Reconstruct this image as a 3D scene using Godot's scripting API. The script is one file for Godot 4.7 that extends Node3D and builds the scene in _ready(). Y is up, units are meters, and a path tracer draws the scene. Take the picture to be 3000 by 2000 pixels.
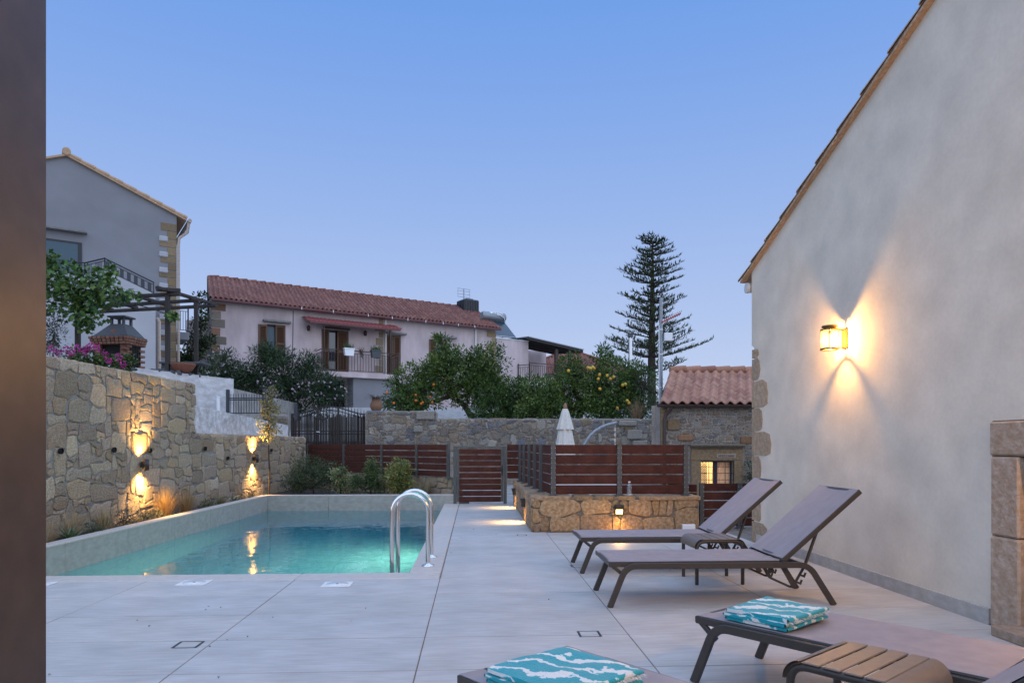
extends Node3D
# World: x right, y up, -z away from the viewer; the deck is y = 0. P(x, y, d) takes a distance d along -z.
var M := {}
var taken := {}
var tex := {}

class MB:
	var s := SurfaceTool.new()
	var col := Color.WHITE
	func _init() -> void:
		s.begin(Mesh.PRIMITIVE_TRIANGLES)
		s.set_smooth_group(-1)
	func smooth(g: int) -> void:
		s.set_smooth_group(g)
	func v(p: Vector3) -> void:
		s.set_color(col)
		s.add_vertex(p)
	func tri(a: Vector3, b: Vector3, c: Vector3) -> void:
		v(a); v(c); v(b)
	func quad(a: Vector3, b: Vector3, c: Vector3, d: Vector3) -> void:
		tri(a, b, c); tri(a, c, d)
	func trio(a: Vector3, b: Vector3, c: Vector3, out: Vector3) -> void:
		if (b - a).cross(c - a).dot(out) < 0: tri(a, c, b)
		else: tri(a, b, c)
	func quado(a: Vector3, b: Vector3, c: Vector3, d: Vector3, out: Vector3) -> void:
		if (c - a).cross(d - b).dot(out) < 0: quad(a, d, c, b)
		else: quad(a, b, c, d)
	func box(c: Vector3, sz: Vector3, ch := 0.0, B := Basis.IDENTITY) -> void:
		var h := sz * 0.5
		if ch <= 0.0:
			for ax in 3:
				for sg in [-1.0, 1.0]:
					var n := Vector3.ZERO
					n[ax] = sg
					var b := (ax + 1) % 3
					var e := (ax + 2) % 3
					var q := []
					for k in [[-1, -1], [1, -1], [1, 1], [-1, 1]]:
						var p := Vector3.ZERO
						p[ax] = sg * h[ax]; p[b] = k[0] * h[b]; p[e] = k[1] * h[e]
						q.append(c + B * p)
					quado(q[0], q[1], q[2], q[3], B * n)
			return
		for ax in 3:
			var b := (ax + 1) % 3
			var e := (ax + 2) % 3
			for sg in [-1.0, 1.0]:
				var n := Vector3.ZERO
				n[ax] = sg
				var q := []
				for k in [[-1, -1], [1, -1], [1, 1], [-1, 1]]:
					var p := Vector3.ZERO
					p[ax] = sg * h[ax]; p[b] = k[0] * (h[b] - ch); p[e] = k[1] * (h[e] - ch)
					q.append(c + B * p)
				quado(q[0], q[1], q[2], q[3], B * n)
			for sb in [-1.0, 1.0]:
				for se in [-1.0, 1.0]:
					var q := []
					for k in [[-1, 0], [1, 0], [1, 1], [-1, 1]]:
						var p := Vector3.ZERO
						p[ax] = k[0] * (h[ax] - ch)
						p[b] = sb * (h[b] - (ch if k[1] == 1 else 0.0))
						p[e] = se * (h[e] - (ch if k[1] == 0 else 0.0))
						q.append(c + B * p)
					var n := Vector3.ZERO
					n[b] = sb; n[e] = se
					quado(q[0], q[1], q[2], q[3], B * n)
		for sx in [-1.0, 1.0]:
			for sy in [-1.0, 1.0]:
				for sz2 in [-1.0, 1.0]:
					var g := Vector3(sx, sy, sz2)
					var q := []
					for ax in 3:
						var p := Vector3.ZERO
						for k in 3: p[k] = g[k] * (h[k] - (0.0 if k == ax else ch))
						q.append(c + B * p)
					trio(q[0], q[1], q[2], B * g)
	func tube(path: Array, r: Variant, n := 8, caps := true) -> void:
		var rings := []
		var up := Vector3.UP
		for i in path.size():
			var t: Vector3 = (path[mini(i + 1, path.size() - 1)] - path[maxi(i - 1, 0)]).normalized()
			if i == 0 and absf(t.dot(up)) > 0.9: up = Vector3.RIGHT
			var side := t.cross(up).normalized()
			up = side.cross(t).normalized()
			var rr: float = r[i] if r is Array else r
			var ring := []
			for k in n:
				var a := TAU * k / n
				ring.append(path[i] + (side * cos(a) + up * sin(a)) * rr)
			rings.append(ring)
		smooth(1)
		for i in rings.size() - 1:
			for k in n:
				var k2 := (k + 1) % n
				var mid: Vector3 = (path[i] + path[i + 1]) * 0.5
				quado(rings[i][k], rings[i][k2], rings[i + 1][k2], rings[i + 1][k], (rings[i][k] + rings[i + 1][k2]) * 0.5 - mid)
		smooth(-1)
		if caps:
			for e in [0, path.size() - 1]:
				var o: Vector3 = path[e] - path[1 if e == 0 else e - 1]
				for k in n: trio(path[e], rings[e][k], rings[e][(k + 1) % n], o)
	func sweep(path: Array, w: float, h: float, side: Vector3) -> void:
		# a rectangular bar: w along side, h across it in the plane of the path
		var rings := []
		for i in path.size():
			var t: Vector3 = (path[mini(i + 1, path.size() - 1)] - path[maxi(i - 1, 0)]).normalized()
			var u := side.cross(t).normalized()
			var k := 1.0
			if i > 0 and i < path.size() - 1:
				k = 1.0 / maxf(0.6, t.dot((path[i + 1] - path[i]).normalized()))
			u *= h * 0.5 * k
			var sd := side * w * 0.5
			var cw := side * minf(w, h) * 0.12
			var cu := u.normalized() * minf(w, h) * 0.12
			rings.append([path[i] - sd - u + cw, path[i] + sd - u - cw, path[i] + sd - u + cu, path[i] + sd + u - cu, path[i] + sd + u - cw, path[i] - sd + u + cw, path[i] - sd + u - cu, path[i] - sd - u + cu])
		for i in rings.size() - 1:
			var mid: Vector3 = (path[i] + path[i + 1]) * 0.5
			for k in 8:
				var k2 := (k + 1) % 8
				quado(rings[i][k], rings[i][k2], rings[i + 1][k2], rings[i + 1][k], (rings[i][k] + rings[i][k2] + rings[i + 1][k2] + rings[i + 1][k]) * 0.25 - mid)
		for e in [0, path.size() - 1]:
			var o: Vector3 = path[e] - path[1 if e == 0 else e - 1]
			for k in 8: trio(path[e], rings[e][k], rings[e][(k + 1) % 8], o)
	func lathe(prof: Array, n: int, c := Vector3.ZERO, wob := 0.0, lobes := 8) -> void:
		smooth(1)
		for i in prof.size() - 1:
			for k in n:
				var q := []
				for e in [[i, k], [i, k + 1], [i + 1, k + 1], [i + 1, k]]:
					var a: float = TAU * e[1] / n
					var rr: float = prof[e[0]].x * (1.0 + wob * sin(a * lobes))
					q.append(c + Vector3(cos(a) * rr, prof[e[0]].y, sin(a) * rr))
				var tv: Vector2 = prof[i + 1] - prof[i]
				var am := TAU * (k + 0.5) / n
				var out := Vector3(cos(am) * tv.y, -tv.x, sin(am) * tv.y)
				if q[0].distance_to(q[1]) < 1e-5: trio(q[0], q[2], q[3], out)
				elif q[2].distance_to(q[3]) < 1e-5: trio(q[0], q[1], q[2], out)
				else: quado(q[0], q[1], q[2], q[3], out)
		smooth(-1)
	func prism(pts: Array, ext: Vector3) -> void:
		# a flat polygon (any winding) made solid along ext
		var n := Vector3.ZERO
		for i in pts.size():
			n += (pts[i] as Vector3).cross(pts[(i + 1) % pts.size()])
		n = n.normalized()
		var ax: Vector3 = (pts[1] - pts[0]).normalized()
		var ay := n.cross(ax)
		var flat := PackedVector2Array()
		var mid := Vector3.ZERO
		for p in pts:
			flat.append(Vector2((p - pts[0]).dot(ax), (p - pts[0]).dot(ay)))
			mid += p / pts.size()
		var idx := Geometry2D.triangulate_polygon(flat)
		for i in range(0, idx.size(), 3):
			trio(pts[idx[i]], pts[idx[i + 1]], pts[idx[i + 2]], -ext)
			trio(pts[idx[i]] + ext, pts[idx[i + 1]] + ext, pts[idx[i + 2]] + ext, ext)
		for i in pts.size():
			var a: Vector3 = pts[i]
			var b: Vector3 = pts[(i + 1) % pts.size()]
			quado(a, b, b + ext, a + ext, (b - a).cross(n) )
	func done() -> ArrayMesh:
		s.generate_normals()
		return s.commit()

class LB:
	# leaves, blades and petals: small faces with a colour each
	var v := PackedVector3Array()
	var c := PackedColorArray()
	var n := PackedVector3Array()
	func tri(a: Vector3, b: Vector3, d: Vector3, col: Color) -> void:
		var m := (d - a).cross(b - a).normalized()
		v.append(a); v.append(b); v.append(d)
		for i in 3:
			c.append(col); n.append(m)
	func leaf(p: Vector3, dir: Vector3, up: Vector3, l: float, w: float, col: Color, fold := 0.25) -> void:
		var side := dir.cross(up)
		if side.length() < 0.01: side = dir.cross(Vector3.RIGHT)
		side = side.normalized() * w * 0.5
		var nn := side.cross(dir).normalized() * w * fold
		var m := p + dir * l * 0.45
		var t := p + dir * l
		tri(p, m + side + nn, t, col)
		tri(p, t, m - side + nn, col)
	func blade(p: Vector3, d0: Vector3, l: float, w: float, droop: float, col: Color, seg := 4) -> void:
		var side := d0.cross(Vector3.UP).normalized() * w * 0.5
		if side.length() < 1e-4: side = Vector3(w * 0.5, 0, 0)
		var q := p
		var d := d0
		for i in seg:
			var q2 := q + d * l / seg
			var w0 := 1.0 - float(i) / seg
			var w1 := 1.0 - float(i + 1) / seg
			tri(q - side * w0, q + side * w0, q2 + side * w1, col)
			if i < seg - 1: tri(q - side * w0, q2 + side * w1, q2 - side * w1, col)
			q = q2
			d = (d + Vector3.DOWN * droop / seg).normalized()
	func done() -> ArrayMesh:
		var a := []
		a.resize(Mesh.ARRAY_MAX)
		a[Mesh.ARRAY_VERTEX] = v
		a[Mesh.ARRAY_NORMAL] = n
		a[Mesh.ARRAY_COLOR] = c
		var m := ArrayMesh.new()
		m.add_surface_from_arrays(Mesh.PRIMITIVE_TRIANGLES, a)
		return m

func P(x: float, y: float, d: float) -> Vector3:
	return Vector3(x, y, -d)

func rg(sd: int) -> RandomNumberGenerator:
	var r := RandomNumberGenerator.new()
	r.seed = sd
	return r

func numbered(called: String) -> String:
	var k: int = taken.get(called, 0)
	taken[called] = k + 1
	return called if k == 0 else "%s_%03d" % [called, k]

func tag(o: Node, label := "", category := "", group := "", kind := "") -> void:
	if label: o.set_meta("label", label)
	if category: o.set_meta("category", category)
	if group: o.set_meta("group", group)
	if kind: o.set_meta("kind", kind)

func thing(called: String, label: String, category: String, at := Vector3.ZERO, turn := 0.0, group := "") -> Node3D:
	var o := Node3D.new()
	o.name = numbered(called)
	add_child(o)
	o.position = at
	o.rotation.y = turn
	tag(o, label, category, group)
	return o

func part(par: Node, called: String, mesh: Mesh, mat: Material, label := "", kind := "") -> MeshInstance3D:
	var o := MeshInstance3D.new()
	o.name = called if par != self else numbered(called)
	o.mesh = mesh
	o.material_override = mat
	par.add_child(o, true)
	if label: o.set_meta("label", label)
	if kind: o.set_meta("kind", kind)
	return o

func setting(called: String, mesh: Mesh, mat: Material) -> MeshInstance3D:
	return part(self, called, mesh, mat, "", "structure")

func bx(c: Vector3, sz: Vector3, ch := 0.0, B := Basis.IDENTITY) -> ArrayMesh:
	var m := MB.new()
	m.box(c, sz, ch, B)
	return m.done()

func rod(a: Vector3, b: Vector3, r: float, n := 8) -> ArrayMesh:
	var m := MB.new()
	m.tube([a, b], r, n)
	return m.done()

func bar(a: Vector3, b: Vector3, w: float, h: float, side: Vector3) -> ArrayMesh:
	var m := MB.new()
	m.sweep([a, b], w, h, side)
	return m.done()

# ---------------------------------------------------------------- textures and materials
func noise_tex(key: String, freq: float, lo: float, hi: float, type := FastNoiseLite.TYPE_SIMPLEX_SMOOTH, oct := 4, tint := Color.WHITE, size := 512) -> NoiseTexture2D:
	if tex.has(key): return tex[key]
	var nz := FastNoiseLite.new()
	nz.seed = key.hash() % 10000
	nz.noise_type = type
	nz.frequency = freq
	nz.fractal_octaves = oct
	var t := NoiseTexture2D.new()
	t.width = size
	t.height = size
	t.seamless = true
	t.noise = nz
	var g := Gradient.new()
	g.offsets = PackedFloat32Array([0.0, 1.0])
	g.colors = PackedColorArray([Color(lo, lo, lo) * tint, Color(hi, hi, hi)])
	t.color_ramp = g
	tex[key] = t
	return t

func mk(key: String, lin: Color, rough: float, o := {}) -> StandardMaterial3D:
	var m := StandardMaterial3D.new()
	m.resource_name = key
	m.albedo_color = lin.linear_to_srgb()
	m.roughness = rough
	m.metallic = o.get("metal", 0.0)
	m.metallic_specular = o.get("spec", 0.5)
	if o.get("vc", false): m.vertex_color_use_as_albedo = true
	m.uv1_triplanar = true
	m.uv1_world_triplanar = o.get("world", true)
	m.uv2_triplanar = true
	m.uv2_world_triplanar = o.get("world", true)
	if o.has("tex"): m.albedo_texture = o.tex
	m.uv1_scale = o.get("scale", Vector3.ONE)
	if o.has("coarse"):
		m.detail_enabled = true
		m.detail_blend_mode = BaseMaterial3D.BLEND_MODE_MUL
		m.detail_uv_layer = BaseMaterial3D.DETAIL_UV_2
		m.detail_albedo = o.coarse
		m.uv2_scale = o.get("coarse_scale", Vector3.ONE * 0.3)
	if o.has("bump"):
		m.heightmap_enabled = true
		m.heightmap_texture = o.bump
		m.heightmap_scale = o.get("bump_cm", 0.3)
	if o.has("back"):
		m.backlight_enabled = true
		m.backlight = o.back
	M[key] = m
	return m

func make_materials() -> void:
	var fine := noise_tex("fine", 0.06, 0.80, 1.0)
	var grain := noise_tex("grain", 0.16, 0.78, 1.0, FastNoiseLite.TYPE_SIMPLEX_SMOOTH, 3)
	var patch := noise_tex("patch", 0.012, 0.78, 1.0)
	var patch_soft := noise_tex("patch_soft", 0.010, 0.90, 1.0)
	var bumps := noise_tex("bumps", 0.035, 0.0, 1.0, FastNoiseLite.TYPE_SIMPLEX_SMOOTH, 5)
	var chisel := noise_tex("chisel", 0.05, 0.0, 1.0, FastNoiseLite.TYPE_CELLULAR, 3)
	var streak := noise_tex("streak", 0.02, 0.90, 1.0, FastNoiseLite.TYPE_SIMPLEX_SMOOTH, 5, Color(1.0, 0.985, 0.96))
	var warm_patch := noise_tex("warm_patch", 0.014, 0.82, 1.0, FastNoiseLite.TYPE_SIMPLEX_SMOOTH, 4, Color(1.0, 0.94, 0.84))
	var rust_patch := noise_tex("rust_patch", 0.03, 0.74, 1.0, FastNoiseLite.TYPE_SIMPLEX_SMOOTH, 4, Color(1.0, 0.88, 0.72))
	var lichen := noise_tex("lichen", 0.05, 0.62, 1.0, FastNoiseLite.TYPE_SIMPLEX_SMOOTH, 5)
	mk("deck", Color(0.6, 0.585, 0.565), 0.5, {"vc": true, "tex": streak, "scale": Vector3(0.35, 1.0, 3.2), "coarse": patch_soft, "coarse_scale": Vector3(0.37, 0.37, 0.5), "bump": bumps, "bump_cm": 0.03, "spec": 0.4})
	mk("grout", Color(0.25, 0.2, 0.16), 0.95, {"tex": patch, "scale": Vector3.ONE * 1.3})
	mk("coping", Color(0.58, 0.53, 0.48), 0.55, {"tex": streak, "scale": Vector3(0.9, 2.0, 2.5), "bump": bumps, "bump_cm": 0.04})
	mk("pool_tile", Color(0.44, 0.43, 0.39), 0.5, {"tex": streak, "scale": Vector3(0.8, 1.7, 0.8), "coarse": patch_soft, "coarse_scale": Vector3.ONE * 0.9})
	mk("pool_tile_lit", Color(0.6, 0.66, 0.66), 0.5, {"tex": streak, "scale": Vector3(0.8, 1.7, 0.8), "coarse": patch_soft, "coarse_scale": Vector3.ONE * 0.9})  # pool tile with underwater brightness painted into a paler, bluer colour
	mk("pool_base", Color(0.2, 0.2, 0.19), 0.9)
	mk("soil", Color(0.09, 0.065, 0.045), 1.0, {"tex": lichen, "scale": Vector3.ONE * 1.5, "bump": bumps, "bump_cm": 3.0})
	mk("mulch", Color(0.1, 0.08, 0.06), 1.0, {"tex": grain, "bump": bumps, "bump_cm": 2.0})
	mk("ground", Color(0.38, 0.36, 0.33), 0.95, {"tex": patch, "scale": Vector3.ONE * 0.4, "bump": bumps, "bump_cm": 1.0})
	mk("concrete", Color(0.3, 0.29, 0.27), 0.9, {"tex": patch, "scale": Vector3.ONE * 0.8, "coarse": fine, "coarse_scale": Vector3.ONE, "bump": bumps, "bump_cm": 0.4})
	mk("mortar", Color(0.37, 0.35, 0.325), 1.0, {"tex": fine, "scale": Vector3.ONE * 1.6, "bump": bumps, "bump_cm": 1.2, "coarse": patch})
	mk("mortar_warm", Color(0.3, 0.24, 0.18), 1.0, {"tex": fine, "scale": Vector3.ONE * 1.6, "bump": bumps, "bump_cm": 1.0, "coarse": patch})
	mk("mortar_old", Color(0.58, 0.49, 0.41), 1.0, {"tex": fine, "scale": Vector3.ONE * 1.4, "coarse": patch, "bump": bumps, "bump_cm": 3.0})
	mk("stone", Color(1, 1, 1), 0.95, {"vc": true, "tex": warm_patch, "scale": Vector3.ONE * 2.2, "coarse": grain, "coarse_scale": Vector3.ONE * 1.7, "bump": bumps, "bump_cm": 1.5})
	mk("stone_old", Color(1, 1, 1), 1.0, {"vc": true, "tex": lichen, "scale": Vector3.ONE * 1.8, "coarse": grain, "coarse_scale": Vector3.ONE * 1.2, "bump": bumps, "bump_cm": 2.5})
	mk("stone_big", Color(1, 1, 1), 0.9, {"vc": true, "tex": rust_patch, "scale": Vector3.ONE * 1.1, "coarse": grain, "coarse_scale": Vector3.ONE * 1.9, "bump": bumps, "bump_cm": 1.0})
	mk("sandstone", Color(1, 1, 1), 0.95, {"vc": true, "tex": warm_patch, "scale": Vector3.ONE * 1.6, "coarse": grain, "coarse_scale": Vector3.ONE * 2.6, "bump": chisel, "bump_cm": 0.5})
	mk("plaster_house", Color(0.8, 0.69, 0.55), 0.92, {"tex": patch_soft, "scale": Vector3.ONE * 0.35, "coarse": noise_tex("faint", 0.05, 0.965, 1.0), "coarse_scale": Vector3.ONE * 0.9, "bump": bumps, "bump_cm": 0.03})
	mk("plaster_pink", Color(0.7, 0.57, 0.56), 0.95, {"tex": patch_soft, "scale": Vector3.ONE * 0.12, "coarse": patch, "coarse_scale": Vector3(0.25, 0.06, 0.25), "bump": bumps, "bump_cm": 0.5})
	mk("plaster_grey", Color(0.235, 0.235, 0.25), 0.95, {"tex": patch_soft, "scale": Vector3.ONE * 0.15, "bump": bumps, "bump_cm": 0.5})
	mk("plaster_light", Color(0.42, 0.42, 0.44), 0.95, {"tex": patch_soft, "scale": Vector3.ONE * 0.15, "bump": bumps, "bump_cm": 0.5})
	mk("whitewash", Color(0.78, 0.79, 0.82), 0.95, {"tex": patch_soft, "scale": Vector3.ONE * 0.5, "coarse": noise_tex("peel", 0.02, 0.72, 1.0, FastNoiseLite.TYPE_SIMPLEX_SMOOTH, 6, Color(1.0, 0.97, 0.93)), "coarse_scale": Vector3.ONE * 0.55, "bump": bumps, "bump_cm": 1.2})
	mk("terracotta", Color(1, 1, 1), 0.85, {"vc": true, "tex": warm_patch, "scale": Vector3.ONE * 1.7, "bump": bumps, "bump_cm": 0.4})
	mk("tile_far", Color(1, 1, 1), 0.9, {"vc": true, "tex": patch, "scale": Vector3.ONE * 0.9})
	mk("tile_pale", Color(0.58, 0.42, 0.3), 0.85, {"tex": rust_patch, "scale": Vector3.ONE * 1.5})
	mk("brick", Color(1, 1, 1), 0.9, {"vc": true, "tex": grain, "scale": Vector3.ONE * 2.0, "bump": bumps, "bump_cm": 0.5})
	mk("soot_and_dark_rooms", Color(0.008, 0.008, 0.008), 0.95)  # soot of the firebox, also the painted darkness of unlit rooms
	mk("board", Color(0.14, 0.047, 0.032), 0.75, {"spec": 0.3, "tex": noise_tex("boardgrain", 0.03, 0.72, 1.0), "scale": Vector3(0.7, 9.0, 0.7), "bump": stripes(), "bump_cm": 0.12, "coarse": patch, "coarse_scale": Vector3.ONE * 0.8})
	mk("post_grey", Color(0.085, 0.085, 0.08), 0.5, {"tex": patch_soft, "scale": Vector3.ONE * 2.0})
	mk("screw", Color(0.6, 0.6, 0.6), 0.35, {"metal": 0.8})
	mk("iron", Color(0.03, 0.022, 0.022), 0.6, {"tex": rust_patch, "scale": Vector3.ONE * 3.0})
	mk("iron_blue", Color(0.02, 0.025, 0.035), 0.5)
	mk("reed", Color(1, 1, 1), 0.9, {"vc": true})
	mk("chrome", Color(0.72, 0.7, 0.68), 0.13, {"metal": 1.0})
	mk("steel", Color(0.55, 0.56, 0.58), 0.32, {"metal": 0.9})
	mk("galvanised", Color(0.34, 0.37, 0.4), 0.5, {"metal": 0.5, "tex": patch, "scale": Vector3.ONE * 2.0})
	mk("lounger_frame", Color(0.052, 0.04, 0.032), 0.4, {"tex": patch_soft, "scale": Vector3.ONE * 4.0})
	mk("sling", Color(0.35, 0.305, 0.31), 0.75, {"tex": weave(), "scale": Vector3.ONE * 30.0, "bump": weave(), "bump_cm": 0.02, "coarse": patch_soft, "coarse_scale": Vector3.ONE * 1.5})
	mk("slat_top", Color(0.19, 0.14, 0.105), 0.45, {"tex": patch_soft, "scale": Vector3.ONE * 4.0})
	mk("post_brown", Color(0.085, 0.06, 0.05), 0.32, {"tex": patch_soft, "scale": Vector3.ONE * 3.0, "coarse": noise_tex("smudge", 0.03, 0.8, 1.0, FastNoiseLite.TYPE_SIMPLEX_SMOOTH, 5), "coarse_scale": Vector3.ONE * 1.3})
	mk("brass", Color(0.3, 0.18, 0.07), 0.4, {"metal": 0.8, "tex": patch, "scale": Vector3.ONE * 8.0})
	mk("lamp_black", Color(0.025, 0.024, 0.024), 0.45)
	mk("skirting", Color(0.5, 0.48, 0.45), 0.55, {"tex": streak, "scale": Vector3(1, 2, 1), "coarse": patch_soft, "coarse_scale": Vector3.ONE * 1.2})
	mk("shutter", Color(0.13, 0.068, 0.036), 0.6, {"tex": rust_patch, "scale": Vector3(3, 0.6, 3)})
	mk("wood_dark", Color(0.035, 0.026, 0.022), 0.7, {"tex": patch, "scale": Vector3(0.6, 4, 0.6)})
	mk("wood_frame", Color(0.06, 0.035, 0.022), 0.6, {"tex": patch, "scale": Vector3.ONE * 2.0})
	mk("gutter_red", Color(0.11, 0.025, 0.025), 0.45)
	mk("gutter_brown", Color(0.05, 0.025, 0.02), 0.45)
	mk("pvc", Color(0.6, 0.57, 0.53), 0.5)
	mk("pipe_beige", Color(0.5, 0.4, 0.32), 0.6, {"tex": patch, "scale": Vector3.ONE * 2.0})
	mk("white_plastic", Color(0.72, 0.73, 0.74), 0.4)
	mk("drain_white", Color(0.8, 0.8, 0.78), 0.45, {"tex": patch_soft, "scale": Vector3.ONE * 6.0})
	mk("black_plastic", Color(0.012, 0.014, 0.018), 0.5)
	mk("red_paint", Color(0.4, 0.06, 0.04), 0.5)
	mk("slate_grey", Color(0.12, 0.13, 0.14), 0.9, {"tex": lichen, "scale": Vector3.ONE * 1.5, "bump": bumps, "bump_cm": 1.0})
	mk("canvas", Color(0.7, 0.67, 0.6), 0.9, {"tex": patch_soft, "scale": Vector3.ONE * 2.0, "back": Color(0.4, 0.38, 0.34)})
	mk("finial_wood", Color(0.35, 0.17, 0.08), 0.5, {"tex": patch, "scale": Vector3.ONE * 6.0})
	mk("clay", Color(0.25, 0.09, 0.055), 0.85, {"tex": patch, "scale": Vector3.ONE * 3.0})
	mk("clay_pot", Color(0.28, 0.15, 0.09), 0.9, {"tex": patch, "scale": Vector3.ONE * 3.0})
	mk("bark", Color(0.085, 0.065, 0.05), 0.95, {"tex": lichen, "scale": Vector3.ONE * 2.0, "bump": bumps, "bump_cm": 3.0})
	mk("leaf", Color(1, 1, 1), 0.55, {"vc": true, "back": Color(0.35, 0.42, 0.2), "spec": 0.45})
	mk("dry_leaf", Color(1, 1, 1), 0.85, {"vc": true, "back": Color(0.4, 0.38, 0.3)})
	mk("petal", Color(1, 1, 1), 0.6, {"vc": true, "back": Color(0.5, 0.4, 0.5)})
	mk("fruit", Color(1, 1, 1), 0.45, {"vc": true})
	mk("panel_blue", Color(0.02, 0.045, 0.065), 0.25)
	mk("awning_red", Color(0.36, 0.08, 0.075), 0.5, {"tex": patch, "scale": Vector3.ONE * 1.5})
	mk("curtain", Color(0.65, 0.56, 0.42), 0.9, {"back": Color(0.5, 0.42, 0.3)})
	mk("room_cream", Color(0.8, 0.72, 0.55), 0.9)
	mk("lattice", Color(0.14, 0.06, 0.025), 0.7)
	mk("window_dark", Color(0.03, 0.035, 0.045), 0.08, {"spec": 0.8})
	mk("window_sky", Color(0.045, 0.085, 0.11), 0.12, {"spec": 0.4})
	mk("lace", Color(0.28, 0.29, 0.32), 0.9, {"tex": noise_tex("lacey", 0.09, 0.5, 1.0), "scale": Vector3(4, 0.8, 4)})
	var g := mk("glass", Color(0.9, 0.92, 0.92, 0.06), 0.03)
	g.transparency = BaseMaterial3D.TRANSPARENCY_ALPHA
	var gs := mk("glass_seed", Color(0.95, 0.9, 0.75, 0.02), 0.05)
	gs.transparency = BaseMaterial3D.TRANSPARENCY_ALPHA
	var bt := mk("bottle_plastic", Color(0.75, 0.82, 0.9, 0.12), 0.05)
	bt.transparency = BaseMaterial3D.TRANSPARENCY_ALPHA
	var w := mk("water", Color(0.09, 0.58, 0.87, 0.0), 0.02, {"bump": noise_tex("ripple", 0.008, 0.0, 1.0, FastNoiseLite.TYPE_SIMPLEX_SMOOTH, 3), "scale": Vector3(0.5, 1, 0.5), "bump_cm": 0.25})
	w.refraction_enabled = true
	w.refraction_scale = 0.033
	glow("bulb_glow", Color(1.0, 0.76, 0.4), 4.0)
	glow("spot_glow", Color(1.0, 0.72, 0.3), 8.0)
	glow("lens_glow", Color(1.0, 0.84, 0.55), 2.2)
	glow("pool_glow", Color(0.85, 1.0, 0.85), 3.0)
	glow("room_bulb", Color(1.0, 0.8, 0.5), 3.0)

func glow(key: String, c: Color, e: float) -> void:
	var m := StandardMaterial3D.new()
	m.resource_name = key
	m.albedo_color = c
	m.emission_enabled = true
	m.emission = c
	m.emission_energy_multiplier = e
	M[key] = m

func stripes() -> ImageTexture:
	if tex.has("stripes"): return tex.stripes
	var im := Image.create(8, 64, false, Image.FORMAT_L8)
	for y in 64:
		for x in 8:
			var q := 0.5 + 0.5 * cos(TAU * y / 64.0 * 2.0)
			im.set_pixel(x, y, Color(q, q, q))
	tex.stripes = ImageTexture.create_from_image(im)
	return tex.stripes

func weave() -> ImageTexture:
	if tex.has("weave"): return tex.weave
	var im := Image.create(64, 64, false, Image.FORMAT_RGB8)
	for y in 64:
		for x in 64:
			var a := 0.5 + 0.5 * sin(TAU * x / 16.0)
			var b := 0.5 + 0.5 * sin(TAU * y / 16.0)
			var q := 0.92 + 0.08 * (a if (x / 8 + y / 8) % 2 == 0 else b)
			im.set_pixel(x, y, Color(q, q, q))
	tex.weave = ImageTexture.create_from_image(im)
	return tex.weave
# ---------------------------------------------------------------- rubble masonry: every stone its own mesh
func stone_mesh(poly: Array, o: Vector3, ux: Vector3, uy: Vector3, n: Vector3, back: float, proud: float, col: Color, r: RandomNumberGenerator, mb: MB = null) -> MB:
	var m := mb if mb else MB.new()
	m.col = col
	var c := Vector2.ZERO
	for p in poly: c += p / poly.size()
	var a := []
	var b := []
	var e := []
	var lift := proud * r.randf_range(0.75, 1.25)
	for p in poly:
		var q: Vector2 = p
		a.append(o + ux * q.x + uy * q.y - n * back)
		b.append(o + ux * q.x + uy * q.y + n * lift * r.randf_range(0.3, 0.6))
		var q2 := q + (c - q) * r.randf_range(0.07, 0.16)
		e.append(o + ux * q2.x + uy * q2.y + n * lift * r.randf_range(0.85, 1.1))
	var top := o + ux * c.x + uy * c.y + n * lift * r.randf_range(1.0, 1.3)
	var k := poly.size()
	for i in k:
		var j := (i + 1) % k
		var out: Vector3 = (a[i] + a[j]) * 0.5 - (o + ux * c.x + uy * c.y - n * back)
		m.quado(a[i], a[j], b[j], b[i], out)
		m.quado(b[i], b[j], e[j], e[i], n + out.normalized() * 0.3)
		m.trio(e[i], e[j], top, n)
	m.smooth(-1)
	return m

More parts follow.
